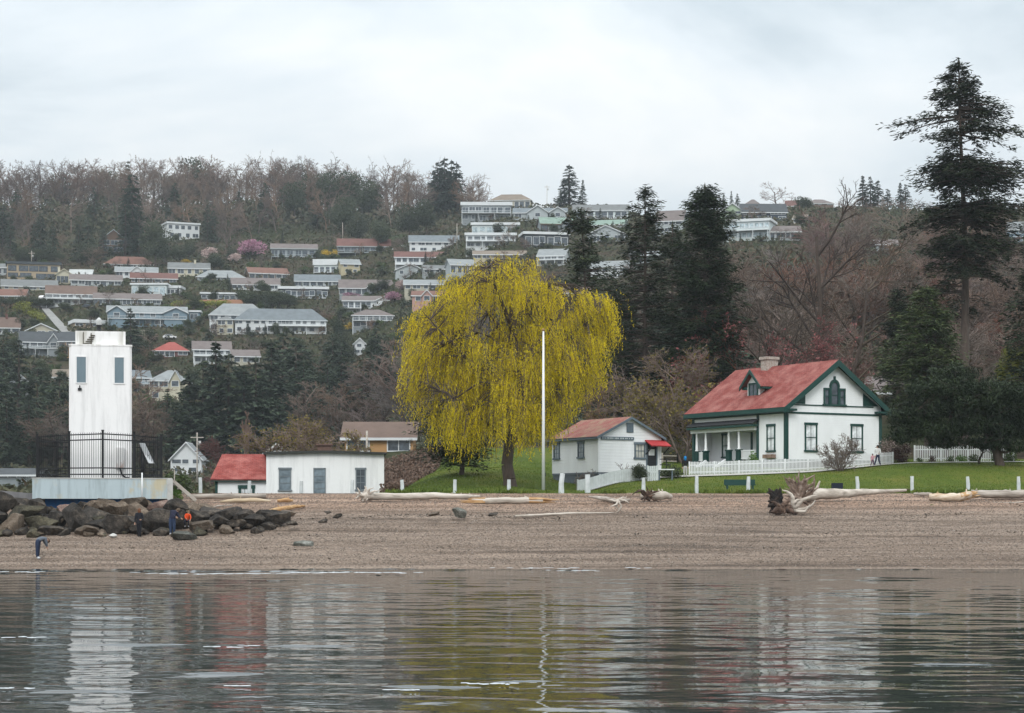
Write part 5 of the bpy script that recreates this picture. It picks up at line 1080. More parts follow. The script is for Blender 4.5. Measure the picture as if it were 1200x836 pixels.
# brush over the slopes: ground cover, nobody could count it
rng = np.random.default_rng(5)
def brush(name, mt, n, ur, dr, size, zr, keep=None):
    u = rng.uniform(*ur, n); d = dr[0] + (dr[1] - dr[0]) * rng.uniform(0, 1, n) ** .8
    if keep is not None: k = keep(u, d); u, d = u[k], d[k]
    x = X(u, d); z = g(x, d); m = len(u); hgt = rng.uniform(*zr, m) * (.4 + 1.2 * np.clip(fbm(x / 9, d / 9, 3, 4) + .5, 0, 1)); c = np.stack([x, d, z + hgt], -1); sz = rng.uniform(.6, 1.3, m) * size
    dirs = rvec(rng, m) + [0, 0, .5]; o = link(name, leaves_mesh(name, [rhomb(c, dirs, rvec(rng, m) + [0, -.6, .6], sz, sz * .55)], mt)); return tag(o, kind='stuff')
nohouse = np.array(HOUSES)
def no_h(u, d):
    k = np.ones(len(u), bool)
    for a, b, hb, ht, hd in HOUSES: k &= ~((u > a - 1) & (u < b + 1) & (d > hd - 2) & (d < hd + 11))
    return k & ~((u > 44) & (u < 90) & (d > 600) & (d < 790) & (np.abs((u - 47) - (740 - d) * .25) < 12))
brush('hill_brush', L_BRUSH, 110000, (-60, 1270), (240, 960), 1.5, (0, 1.5), no_h)
brush('flat_ground_brush', L_BRUSH, 9000, (-40, 520), (205, 480), 1.0, (0, 1.5), lambda u, d: no_h(u, d) & ~((u > 392) & (d < 236)))
brush('wood_undergrowth', L_BRUSH, 14000, (-60, 560), (870, 1000), 2.2, (0, 6), no_h)
brush('brambles', L_BRAM, 14000, (430, 520), (146, 214), .30, (0, .55), lambda u, d: ~is_lawn(u, d) & (u > np.interp(d, [146, 160, 200], [445, 446, 425])))

# the largest bare trees are things; the hundreds of far ones behind them are one mass
BARE.sort(reverse=True, key=lambda q: q[0])
for q in BARE[:270]: plant(*q[1:6], group=q[6], wx=q[7], now=True)
far = [[np.array(bare(20, 1.05 + .1 * i, 150 + i, kids=(11, 7, 4), twig=.05, frac=.30, upb=.2, shrink=(.36, .54))) for i in range(5)], [np.array(bare(9, 1.3, 160 + i, kids=(9, 6, 3), twig=.035, frac=.15, r0=.16, upb=.35)) for i in range(3)]]
PT = [[], [], []]
for q in BARE[270:]:
    _, kind, u, d, h, lb, gr, wx = q; S = trng.choice(far[0 if kind == 'bare' else 1]).copy(); s = h / PH[kind]; a = trng.uniform(0, 6.28); x = X(u, d); c, sn = math.cos(a), math.sin(a)
    for k in (0, 3): xx, yy = S[:, k] * c - S[:, k + 1] * sn, S[:, k] * sn + S[:, k + 1] * c; S[:, k], S[:, k + 1], S[:, k + 2] = xx * s * wx + x, yy * s * wx + d, S[:, k + 2] * s + gz(x, d) - .2
    S[:, 6:8] *= max(.8, s); PT[trng.randrange(3)].append(S)
for S, m_ in zip(PT, (M_TWIG, M_TWIGG, mat('tan_twigs', (.21, .155, .12), (.13, .095, .075), scale=.05, rough=.95, bmp=0))):
    tag(link('distant_bare_wood', segs_mesh('distant_bare_wood', np.concatenate(S), m_), None), kind='stuff')
# ---------------------------------------------------------------- big trees near the shore
def outline_conifer(name, label, u, d, ytop, ybot, table, mt, seed, trunk_r, bough=9, per=7, sp=9, size=.56, droop=.12, bend=None, dens=1.0, ygnd=None):
    """A conifer whose boughs reach as far as the table (y, left, right, fullness) says; a tapered trunk with real boughs."""
    rng = np.random.default_rng(seed); s = F / d; x0 = X(u, d); zg = gz(x0, d); H_ = Zp(ytop, d) - zg
    t = thing(name, label, 'tree', (x0, d, zg)); P = []; segs = []
    bx_ = (lambda z: bend(z / H_)) if bend else (lambda z: 0.0)
    zz = np.linspace(-.5, H_, 14)
    for a, b in zip(zz[:-1], zz[1:]): segs.append((bx_(a), 0, a, bx_(b), 0, b, max(.05, trunk_r * (1 - a / H_ * .93)), max(.04, trunk_r * (1 - b / H_ * .93))))
    T = np.array(table, float); y = ytop + 2.0; clump = rng.uniform(.45, 1.2, (60, 9)); cs = max(9.0, (table[-1][0] - ytop) / 24)
    while y < T[-1, 0]:
        Lr = np.interp(y, T[:, 0], T[:, 1]) / s; Rr = np.interp(y, T[:, 0], T[:, 2]) / s; f = np.interp(y, T[:, 0], T[:, 3]) ** 1.5; z = Zp(y, d) - zg
        nb = rng.poisson(per * f * dens)
        for k in range(nb):
            az = rng.uniform(0, 2 * PI); cx = math.cos(az); reach = (Rr if cx > 0 else Lr); depth = (Lr + Rr) / 2; ln = math.hypot(reach * cx, depth * .85 * math.sin(az)) * rng.uniform(.55, 1.08)
            ck = clump[int((y - ytop) / cs + .5 * math.sin(az * 2)) % 60, int(az / (2 * PI) * 9) % 9] if ytop < 300 else 1.0
            if ck < .68 and rng.random() < .55: continue
            ln *= min(1.12, .35 + .75 * ck)
            a = np.array([math.cos(az), math.sin(az), 0]); rise = rng.uniform(-.16, .16)
            m = max(3, int(sp * (.4 + ln / 5))); q = np.sort(rng.uniform(.26, 1, m)); c = np.zeros((m, 3)); c += a[None] * (ln * q)[:, None]; c[:, 0] += bx_(z); c[:, 2] = z + rise * ln * q - droop * ln * q ** 2 + rng.normal(0, .12, m)
            e = np.array([bx_(z), 0, z]) + a * ln * .95 + np.array([0, 0, (rise - droop) * ln * .95]); mid = np.array([bx_(z), 0, z]) + a * ln * .5 + np.array([0, 0, (rise - droop * .5) * ln * .5])
            segs.append((bx_(z), 0, z - .1, *mid, .03 + .014 * ln, .02 + .006 * ln)); segs.append((*mid, *e, .02 + .006 * ln, .012))
            for j in range(8):
                an = az + rng.uniform(-1.2, 1.2, m); dd = np.stack([np.cos(an), np.sin(an), rng.uniform(-.55, .25, m)], -1); sz = size * rng.uniform(.5, 1.25, m)
                nn = np.tile([0, 0, 1.], (m, 1)) + rng.normal(0, .5, (m, 3)); off = rng.normal(0, .26, (m, 3)) * [1, 1, .75]
                P.append(rhomb(c + off + dd * sz[:, None] * .4, dd, nn, sz, sz * .25))
        y += bough * rng.uniform(.6, 1.2) * .5
    P.append(rhomb(np.array([[bx_(H_), 0, H_ - .3]]), np.array([[0, 0, 1.]]), np.array([[0, 1., 0]]), 1.4, .3))
    link('crown', leaves_mesh('crown', P, mt), t); link('trunk', segs_mesh('trunk', segs, M_BARK, 7), t); return t
outline_conifer('fir_tree', 'very tall ragged fir with bare upper trunk at the right edge', 1129, 208, 71, 470, [(71, 2, 3, 1), (85, 18, 15, 1.1), (100, 30, 28, 1.3), (114, 32, 42, 1.3), (124, 40, 62, 1.0), (131, 94, 66, 1.0), (137, 96, 70, .8), (141, 60, 70, .45), (148, 26, 72, .5), (153, 40, 88, 1.3), (163, 30, 96, 1.1), (168, 26, 60, .4), (180, 34, 60, .35), (184, 30, 72, 1.1), (194, 62, 92, 1.6), (208, 44, 100, 1.5), (218, 34, 84, .7), (228, 34, 70, .5), (236, 60, 74, 1.0), (250, 94, 66, 1.7), (260, 92, 56, 1.2), (266, 60, 70, .4), (275, 50, 94, 1.4), (290, 66, 92, 1.3), (298, 70, 64, .7), (312, 78, 80, 1.0), (322, 80, 74, .6), (330, 74, 40, .5), (350, 66, 26, .45), (372, 40, 14, .2), (395, 20, 8, 0)], L_DARK, 5, .62, bough=7, per=5.4, droop=.14, size=.60, bend=lambda t: .5 * math.sin(t * 5) * t)
outline_conifer('spruce_tree', 'dark full conifer in the middle of the dark trio', 756, 216, 221, 505, [(221, 2, 3, 1), (232, 16, 14, 1), (245, 22, 28, 1.0), (256, 34, 22, .9), (272, 24, 36, 1), (290, 44, 34, .9), (310, 38, 44, 1), (330, 52, 44, .9), (352, 56, 48, 1), (375, 60, 50, 1), (400, 62, 54, .9), (430, 66, 54, .9), (460, 62, 54, .8), (485, 50, 50, .6)], L_DARK, 7, .45, bough=8, per=4.2, droop=.10)
outline_conifer('fir_tree', 'thin open conifer leaning over the willow at the left of the dark trio', 690, 206, 247, 500, [(247, 3, 12, 1), (256, 22, 16, 1.2), (266, 26, 20, 1.0), (274, 12, 32, .8), (284, 18, 12, .5), (296, 28, 14, .9), (308, 30, 22, .9), (316, 16, 52, .9), (328, 26, 50, 1.0), (345, 30, 56, .9), (362, 34, 58, .9), (385, 36, 44, .8), (410, 40, 46, .8), (440, 40, 44, .6), (470, 34, 36, .5)], L_DARK, 9, .32, bough=8, per=3.6, droop=.06, bend=lambda t: -.8 * t * t)
outline_conifer('pine_tree', 'dense dark green pine, tallest and fullest of the dark trio', 826, 214, 218, 500, [(218, 3, 3, 1), (228, 18, 15, 1.6), (242, 26, 30, 1.8), (258, 36, 28, 1.6), (275, 34, 38, 1.7), (295, 40, 42, 1.7), (320, 44, 44, 1.7), (345, 42, 50, 1.7), (370, 44, 52, 1.6), (395, 46, 54, 1.5), (420, 44, 50, 1.3), (440, 40, 44, .9), (455, 36, 30, .5)], L_PINE, 11, .5, bough=7, per=5.0, size=.55, droop=-.10)
outline_conifer('spruce_tree', 'dim dark conifer filling the gap between the trio', 788, 236, 262, 500, [(262, 3, 3, 1), (300, 22, 24, 1), (350, 38, 40, 1), (420, 48, 50, 1), (480, 50, 52, .8)], L_DARK, 13, .4, bough=9, per=4.5)
outline_conifer('spruce_tree', 'dim dark conifer low between the willow and the trio', 722, 240, 330, 505, [(330, 3, 3, 1), (370, 26, 26, 1), (420, 40, 40, 1), (480, 48, 48, .9)], L_DARK, 14, .35, bough=9, per=4.2)
outline_conifer('fir_tree', 'mid-green young fir left of the tall fir trunk', 1086, 196, 338, 520, [(338, 6, 6, 1.2), (352, 24, 18, 1.5), (372, 36, 28, 1.5), (395, 48, 34, 1.6), (420, 52, 44, 1.6), (445, 54, 54, 1.5), (470, 52, 54, 1.2), (495, 44, 46, .9)], L_FIR, 15, .3, bough=7, per=4.5, droop=.05, size=.5)
outline_conifer('fir_tree', 'dark narrow conifer at the left foot of the tall fir', 1052, 222, 340, 500, [(340, 2, 3, 1), (370, 14, 14, 1.2), (400, 18, 20, 1.2), (440, 20, 22, 1.1), (480, 16, 20, .8)], L_DARK, 17, .25, bough=7, per=4)
outline_conifer('fir_tree', 'dark conifer cut by the right edge below the tall fir', 1205, 190, 318, 545, [(318, 3, 3, 1), (345, 16, 20, .7), (358, 34, 30, 1.2), (372, 30, 30, .6), (395, 40, 36, 1.2), (420, 22, 36, .6), (450, 42, 40, 1.2), (500, 50, 40, 1)], L_PINE, 19, .35, bough=8, per=4)
outline_conifer('pine_tree', 'small dark pine beside the left foot of the willow', 541, 160, 470, 572, [(470, 2, 4, .0), (474, 30, 4, .9), (486, 56, 6, 1.1), (505, 60, 14, 1.2), (520, 58, 30, 1.2), (535, 52, 40, 1.2), (543, 40, 44, .9), (548, 20, 24, .3)], L_PINE, 21, .22, bough=7, per=5, size=.42, droop=.03, bend=lambda t: .5 * math.sin(t * 3) - 1.0 * t)
# wind-bent pine on the lawn
def pads(name, label, u, d, trunk_px, pl, mt, seed, r0, size=.38):
    rng = np.random.default_rng(seed); s = F / d; x0 = X(u, d); zg = gz(x0, d); t = thing(name, label, 'tree', (x0, d, zg)); P = []; segs = []
    tp = [np.array([(a - u) / s, dy, Zp(b, d) - zg]) for a, b, dy in trunk_px]; k = len(tp)
    for i in range(k - 1): segs.append((*tp[i], *tp[i + 1], r0 * (1 - .75 * i / k), r0 * (1 - .75 * (i + 1) / k)))
    for (pu, py, ru, ry, n) in pl:
        n = int(n * 2.3)
        dep = rng.uniform(-.35, .35) * ru / s; c = np.array([(pu - u) / s, dep, Zp(py, d) - zg]); j = int(np.argmin([np.linalg.norm(q - c) for q in tp])); q = tp[j]
        mid = (q + c) / 2 + np.array([0, 0, -.25]); segs.append((*q, *mid, r0 * .35, r0 * .2)); segs.append((*mid, *c, r0 * .2, .03))
        for w in range(7): e = c + rng.uniform(-.8, .8, 3) * [ru / s, ru / s, ry / s]; segs.append((*c, *e, .04, .015))
        v = rvec(rng, n); rad = rng.uniform(.3, 1.05, (n, 1)) ** .7; pos = c + v * rad * [ru / s, ru / s * .9, ry / s] * (1 + .25 * np.sin(7 * v[:, :1] + pu)); sz = size * rng.uniform(.55, 1.25, n)
        P.append(rhomb(pos, rvec(rng, n) + v * .5 + [0, 0, .15], rvec(rng, n) * .6 + [0, 0, 1], sz, sz * .24))
    link('crown', leaves_mesh('crown', P, mt), t); link('trunk', segs_mesh('trunk', segs, M_BARK, 8), t); return t
pads('pine_tree', 'wind-bent dark pine with a leaning trunk on the lawn at the right', 1172, 164, [(1174, 553, 0), (1168, 530, 0), (1158, 508, 0), (1150, 488, .3), (1120, 470, 0), (1095, 462, -.2)],
     [(1075, 500, 30, 12, 1100), (1105, 506, 34, 11, 1300), (1140, 498, 38, 13, 1500), (1178, 505, 36, 14, 1500), (1210, 492, 36, 18, 1300), (1095, 480, 40, 14, 1500), (1135, 474, 42, 14, 1500), (1180, 480, 40, 16, 1500), (1118, 455, 36, 13, 1300), (1085, 458, 28, 12, 1000), (1158, 458, 36, 14, 1300), (1200, 462, 30, 14, 1000), (1058, 512, 18, 8, 600), (1062, 488, 22, 9, 700), (1120, 437, 26, 10, 800), (1150, 520, 30, 7, 600), (1190, 524, 28, 7, 600), (1105, 520, 22, 6, 400)], L_PINE, 31, .42)
pads('young_tree', 'small crooked dark tree under the wind-bent pine', 1148, 166, [(1149, 552, 0), (1147, 540, 0), (1152, 530, 0), (1144, 522, 0)], [(1146, 518, 14, 6, 250), (1156, 524, 9, 5, 120)], L_PINE, 33, .12, .35)
pads('yellow_tree', 'yellow-green tree at the right edge between dark conifers', 1196, 232, [(1196, 500, 0), (1196, 440, 0)], [(1194, 418, 20, 11, 700), (1180, 436, 16, 12, 500), (1205, 436, 24, 16, 700)], L_YGR, 35, .2, .6)
# the willow
def willow():
    rng = np.random.default_rng(3); u0, d0 = 598, 150.0; s = F / d0; x0 = X(u0, d0); zg = gz(x0, d0); t = thing('willow_tree', 'big yellow-green weeping willow in the middle of the lawn', 'tree', (x0, d0, zg))
    loc = lambda u, y, dy=0: np.array([(u - u0) / s, dy, Zp(y, d0) - zg])
    TU = [474, 480, 492, 505, 518, 530, 545, 556, 572, 590, 606, 624, 640, 652, 664, 676, 690, 704, 716, 724]; TY = [392, 366, 352, 349, 334, 322, 320, 304, 300, 291, 299, 297, 309, 322, 350, 344, 332, 342, 352, 374]; BY_ = [400, 432, 492, 510, 532, 540, 546, 546, 540, 538, 540, 540, 532, 522, 488, 470, 458, 424, 400, 390]
    segs = []; P = []
    trunk = [(599, 580, 0, .62), (597, 562, 0, .48), (594, 545, .1, .44), (597, 520, .1, .40), (604, 490, 0, .36), (612, 455, 0, .32), (609, 420, .2, .27), (600, 385, .3, .20), (598, 345, .2, .12), (600, 312, 0, .06)]
    tp = [loc(a, b, c) for a, b, c, r in trunk]
    for i in range(len(tp) - 1): segs.append((*tp[i], *tp[i + 1], trunk[i][3], trunk[i + 1][3]))
    limbs = [[(604, 490), (575, 455), (545, 420), (515, 390), (498, 372)], [(612, 455), (640, 420), (668, 395), (700, 372)], [(609, 420), (585, 380), (560, 350), (540, 335)], [(600, 385), (620, 350), (640, 330)], [(597, 520), (570, 495), (535, 470), (505, 455)], [(604, 490), (635, 470), (660, 445), (690, 420)],
             [(612, 455), (600, 420), (575, 395), (545, 385)], [(609, 420), (640, 395), (660, 365), (672, 350)], [(597, 520), (625, 505), (645, 500)], [(600, 385), (585, 350), (572, 322)], [(598, 345), (612, 318), (625, 308)]]
    tips = list(tp[5:])
    for k, L in enumerate(limbs):
        dy1 = rng.uniform(-5.5, 5.5); pts = [loc(a, b, dy1 * (i / (len(L) - 1))) for i, (a, b) in enumerate(L)]
        for i in range(len(pts) - 1):
            n_ = len(pts) - 1; r = lambda q: .20 * (1 - q / n_) ** 1.3 + .025
            segs.append((*pts[i], *pts[i + 1], r(i), r(i + 1))); tips += [pts[i + 1], (pts[i] + pts[i + 1]) / 2]
    tips = np.array(tips); n = 0
    lob = [(rng.uniform(490, 708), rng.uniform(.05, .80), rng.uniform(-1, 1)) for _ in range(84)] + [(490 + 220 * (i + rng.uniform(0, 1)) / 26, rng.uniform(0, .10), rng.uniform(-.7, .7)) for i in range(26)]
    while n < 1500:
        lb_ = lob[int(rng.integers(0, len(lob)))]; u = float(np.clip(lb_[0] + rng.normal(0, 7.5), 488, 708 if lb_[1] < .35 else 690)); ty = np.interp(u, TU, TY); by = np.interp(u, TU, BY_); y = ty + 3 + (by - ty) * lb_[1] ** 1.05 + abs(rng.normal(0, 8)) + 7 * math.sin(u * .21); hw = 118
        q = math.sqrt(max(.05, 1 - ((u - 600) / 124) ** 2)); dep = float(np.clip(lb_[2] + rng.normal(0, .16), -1, 1)) * 6.2 * q; y += abs(dep) / 6.2 * 10
        c = loc(u, y, dep); j = np.argmin(((tips - c) ** 2).sum(1)); b = tips[j]
        mid = (b + c) / 2 + np.array([0, 0, .25 + .08 * np.linalg.norm(c - b)]); segs.append((*b, *mid, .035, .022)); segs.append((*mid, *c, .022, .010)); n += 1
        zb = Zp(by + rng.uniform(-22, 4), d0) - zg; yb_ = rng.uniform(.7, 2.3) if rng.random() < .72 else rng.uniform(2.2, 4.0); out = np.array([(u - 600) / 124, dep / 7, 0])
        for k in range(int(rng.integers(3, 8))):
            ln = min(yb_ * rng.uniform(.6, 1.25), max(.5, c[2] - zb)); m = max(3, int(ln / .115)); q = np.linspace(0, 1, m); off = rng.normal(0, .42, 3) * [1, 1, .4]
            o2 = out * rng.uniform(.2, 1.3) + rng.normal(0, .2, 3) * [1, 1, 0]
            pos = c + off + o2[None] * np.sqrt(q)[:, None] * .9; pos[:, 2] += .35 * np.sin(np.minimum(q * 5, PI)) * rng.uniform(0, 1) - ln * q
            pos[:, :2] += np.cumsum(rng.normal(0, .02, (m, 2)), 0)
            dd = np.tile([0, 0, -1.], (m, 1)) + rng.normal(0, .52, (m, 3)); nn = rvec(rng, m); sz = rng.uniform(.16, .32, m); P.append(rhomb(pos + rng.normal(0, .04, (m, 3)), dd, nn, sz, .047))
            if k % 3 == 0: segs.append((*(c + off), *pos[-1], .012, .008))
    link('crown', leaves_mesh('crown', P, leafmat('willow_leaves', (.56, .44, .012), (.33, .285, .018), (.72, .56, .02), scale=.5, trans=.35)), t); link('trunk', segs_mesh('trunk', segs, M_BARK, 7), t)
willow()
# big bare trees behind the house, budding shrubs, garden plants
def bare_hero(label, u, d, yt, seed, lean, tm, r0, kids=(8, 6, 5, 4), leaf=None, nleaf=0, spread=1.0, frac=.25, name='bare_tree', twig=.02, shrink=(.42, .62), upb=.45, stems=1, lsz=.3):
    x = X(u, d); zg = gz(x, d); h = Zp(yt, d) - zg; t = thing(name, label, 'tree' if h > 4.5 else 'bush', (x, d, zg)); S = []; n0 = 3
    for q in range(stems):
        a = 2 * PI * q / max(1, stems); S += bare(h * (1 if stems == 1 else trng.uniform(.8, 1)), spread, seed + q, kids, frac, upb, r0, twig, (lean + (.55 * math.cos(a) if stems > 1 else 0), .5 * math.sin(a) if stems > 1 else 0), shrink=shrink)
    link('trunk', segs_mesh('trunk', S[:3], M_BARK, 7), t); link('crown', segs_mesh('crown', S[3:], tm, 4), t)
    if leaf:
        A = np.array(S); tips = A[A[:, 7] < twig * 1.6][:, 3:6]; rg_ = np.random.default_rng(seed); c = tips[rg_.integers(0, len(tips), nleaf)] + rg_.normal(0, .15, (nleaf, 3)); sz = rg_.uniform(.6, 1.3, nleaf) * lsz
        link('leaves' if leaf is not L_DUSK else 'blossoms', leaves_mesh('buds', [rhomb(c, rvec(rg_, nleaf), rvec(rg_, nleaf), sz, sz * .6)], leaf), t)
    return t
bare_hero('tall bare tree leaning right behind the chimney of the green-trimmed house', 944, 222, 216, 61, .36, M_TWIGD, .40, kids=(7, 5, 4, 3), spread=.85, shrink=(.34, .5))
bare_hero('bare forked tree left of the leaning one behind the house', 922, 218, 300, 63, -.12, M_TWIGD, .28, spread=1.2)
bare_hero('bare tree with crossing branches right of the leaning one', 985, 228, 290, 66, .1, M_TWIGD, .3, spread=1.4)
bare_hero('dusty pink blossom tree behind the red roof', 880, 212, 368, 71, -.1, M_TWIGR, .25, (9, 7, 5, 3), L_DUSK, 3800, 1.5, .15, 'blossom_tree')
bare_hero('dusty pink blossom tree right of the other one behind the chimney', 932, 214, 385, 73, .1, M_TWIGR, .22, (9, 7, 5, 3), L_DUSK, 2200, 1.5, .15, 'blossom_tree')
bare_hero('budding olive shrub tree left of the green-trimmed house', 766, 196, 408, 81, .0, M_TWIG, .16, (9, 7, 5, 3), L_OLIVE, 1300, 1.4, .12, 'budding_tree', stems=2)
bare_hero('yellowish budding shrub at the left corner of the green-trimmed house', 800, 190, 432, 83, .1, M_TWIG, .14, (9, 7, 5, 3), L_OLIVE, 3000, 1.3, .1, 'budding_tree', stems=2)
bare_hero('olive budding shrub behind the cottage roof', 735, 200, 440, 85, -.1, M_TWIG, .14, (9, 7, 5, 3), L_OLIVE, 700, 1.4, .12, 'budding_tree', stems=2)
bare_hero('olive budding tree right behind the flat white building', 352, 186, 490, 87, -.1, M_TWIG, .14, (9, 7, 5, 3), L_OLIVE, 2600, 1.6, .15, 'budding_tree', stems=2, lsz=.22)
bare_hero('taller olive budding tree behind the roof chimney of the white building', 388, 190, 484, 89, .1, M_TWIG, .15, (9, 7, 5, 3), L_OLIVE, 3000, 1.6, .15, 'budding_tree', stems=2, lsz=.22)
bare_hero('narrow brown poplar with upright branches behind the red lean-to', 285, 300, 478, 91, 0, M_TWIG, .22, (16, 9, 5, 2), None, 0, .28, .12, 'poplar_tree', twig=.045, shrink=(.22, .36), upb=1.2)
bare_hero('dark reddish bare bush left of the poplar', 256, 320, 512, 93, 0, M_TWIGR, .2, (9, 7, 5, 3), None, 0, 1.4, .1, twig=.04)
bare_hero('big grey-brown bare shrub in front of the gable of the green-trimmed house', 985, 162.5, 509, 95, 0, M_TWIGG, .05, (8, 7, 5), None, 0, 1.05, .1, 'bare_shrub', twig=.013, stems=6, shrink=(.4, .6))
bare_hero('thin bare sapling beside the fence of the cottage', 724, 156, 536, 97, .1, M_TWIGG, .04, (5, 4), None, 0, 1.0, .2, 'bare_shrub', twig=.014)
bare_hero('small grey twiggy bush on the cottage skirting', 686, 155, 545, 98, .0, M_TWIGG, .04, (8, 6, 3), None, 0, 1.3, .1, 'bare_shrub', twig=.014, stems=3)
bare_hero('bare pale shrub at the right corner of the green-trimmed house', 1046, 171, 507, 99, .0, M_TWIGG, .05, (8, 6, 4), L_PALE, 500, 1.0, .1, 'bare_shrub', twig=.014, stems=4, lsz=.14)
for k, u, yt, d, w, lb in (('round', 750, 541, 154.2, 1.0, 'round clipped shrub before the left side of the cottage door'), ('bush', 785, 542, 157, 1.1, 'low round shrub behind the white-topped table'), ('redbush', 1056, 526, 170, .9, 'dark red bush beside the right corner of the house'), ('bush', 1042, 542, 169, .8, 'little dark shrub by the people on the path'),
                           ('bush', 868, 538, 163.5, 1.4, 'low green shrub behind the picket fence under the porch'), ('bright', 884, 529, 165, .5, 'upright light green shrub beside the flower box window'), ('bush', 1079, 541, 170.5, .9, 'first low green shrub of the row under the wind-bent pine'), ('redbush', 1092, 539, 170.5, 1.1, 'low reddish shrub in the row under the wind-bent pine'),
                           ('bush', 1112, 539, 170.5, 1.0, 'green mound shrub before the right picket fence'), ('bright', 1126, 538, 170.5, 1.3, 'yellow-green mound shrub before the right picket fence'), ('bush', 1140, 537, 170.5, 1.0, 'dark mound shrub beside the small crooked tree'), ('bush', 1172, 532, 170.5, 1.0, 'round green shrub right of the leaning trunk'), ('bush', 1186, 531, 170.5, .9, 'last round green shrub near the end of the right picket fence'),
                           ('bright', 207, 573, 134, .9, 'bright green bush at the right end of the lighthouse platform'), ('bush', 20, 558, 330, 2.6, 'broad low green hedge in front of the long dim grey house'), ('bush', 218, 553, 150, 1.2, 'low green bush behind the bright green one by the platform')):
    plant_px(k, u, yt - (5 if 1040 < u < 1190 else 0), 0, lb, None, w, d)

# grass: blades over the lawn, longer along its edge on the beach
L_GRASS = leafmat('grass_blades', (.105, .150, .024), (.060, .098, .016), (.16, .175, .04), scale=.2, trans=.2)
def grass():
    r_ = np.random.default_rng(17); P = []
    for n, d0, d1, L, ur in ((70000, 137.2, 192, .12, (440, 1240)), (6000, 136.9, 138.0, .26, (452, 1240)), (2500, 136.7, 137.6, .34, (452, 1240))):
        u = r_.uniform(*ur, n); d = r_.uniform(d0, d1, n); k = is_lawn(u, np.maximum(d, 137)) & (fbm(u / 30, d * .7, 3, 2) > (-.5 if n > 9000 else -.05)); u, d = u[k], d[k]; x = X(u, d); m = len(u); sz = r_.uniform(.6, 1.4, m) * L
        c = np.stack([x, d, g(x, d) + sz * .35], -1); P.append(rhomb(c, np.stack([r_.normal(0, .5, m), r_.normal(0, .5, m), np.ones(m)], -1), rvec(r_, m), sz, sz * .28))
    return leaves_mesh('grass', P, L_GRASS)
tag(link('grass', grass()), kind='stuff')
# ================================================================== the beach: boulders, driftwood, people
import bmesh
def beach_d(u, y):
    ds = np.arange(106, 138.4, .1); Y = YH - (g(X(u, ds), ds) - H) * F / ds
    return float(ds[np.argmin(np.abs(Y - y))])
def rockmat(name, c1, c2, c3):
    m, nt, b = new_mat(name); v = coords(nt); oi = N(nt, 'ShaderNodeObjectInfo')
    c = ramp(nt, noise(nt, v, 1.6, 7, .68), [(.32, c2), (.52, c1), (.70, c3)]); w = noise(nt, v, 14, 4, .7)
    c = mixc(nt, .6, c, ramp(nt, w, [(.35, (.45, .45, .45)), (.65, (1.25, 1.25, 1.25))]), 'MULTIPLY')
    hs = N(nt, 'ShaderNodeHueSaturation'); mr = N(nt, 'ShaderNodeMapRange'); mr.inputs[3].default_value = .65; mr.inputs[4].default_value = 1.35
    nt.links.new(oi.outputs['Random'], mr.inputs[0]); nt.links.new(mr.outputs[0], hs.inputs['Value']); nt.links.new(c, hs.inputs['Color']); nt.links.new(hs.outputs[0], b.inputs['Base Color'])
    b.inputs['Roughness'].default_value = .85; b.inputs['Specular IOR Level'].default_value = .25; bump(nt, b, noise(nt, v, 3.2, 8, .72), 1.0, .3); return m
R_DARK = rockmat('dark_rock', (.056, .048, .041), (.018, .016, .014), (.17, .14, .11)); R_BROWN = rockmat('brown_rock', (.15, .115, .085), (.08, .062, .048), (.25, .205, .16))
R_GREEN = rockmat('algae_rock', (.075, .068, .046), (.032, .030, .024), (.17, .15, .10)); R_BARN = rockmat('barnacled_rock', (.15, .155, .135), (.06, .065, .055), (.34, .34, .31)); R_PINK = rockmat('pinkish_rock', (.22, .15, .125), (.12, .085, .075), (.32, .25, .21))
def boulder(seed, dims, mt, loc, planes=17, name='boulder'):
    rg = np.random.default_rng(seed); bm = bmesh.new(); bmesh.ops.create_icosphere(bm, subdivisions=4, radius=1.0)
    v = np.array([q.co[:] for q in bm.verts]); nn = rvec(rg, planes)
    for n_ in nn:
        k = v @ n_; lim = rg.uniform(.36, .74); over = np.clip(k - lim, 0, None); v -= over[:, None] * n_ * .99
    ph = rg.uniform(0, 99, 3); v += (fbm(v[:, 0] * 1.7 + ph[0], v[:, 2] * 1.7 + v[:, 1] * 1.3 + ph[1], 4, seed) * .10)[:, None] * v + (fbm(v[:, 0] * 5 + ph[2], v[:, 2] * 5 + v[:, 1] * 4, 3, seed + 3) * .05)[:, None] * v
    ext = v.max(0) - v.min(0); v = (v - (v.max(0) + v.min(0)) / 2) / ext * np.array(dims); a = rg.uniform(-.25, .25)
    c_, s_ = math.cos(a), math.sin(a); v = np.stack([v[:, 0] * c_ - v[:, 2] * s_, v[:, 1], v[:, 0] * s_ + v[:, 2] * c_], -1)
    for q, co in zip(bm.verts, v): q.co = co
    me = bpy.data.meshes.new(name); bm.to_mesh(me); bm.free(); me.materials.append(mt)
    me.polygons.foreach_set('use_smooth', [True] * len(me.polygons))
    try: me.set_sharp_from_angle(angle=R(17))
    except Exception: pass
    return link(name, me, None, loc)
GB = 'boulders below the lighthouse'
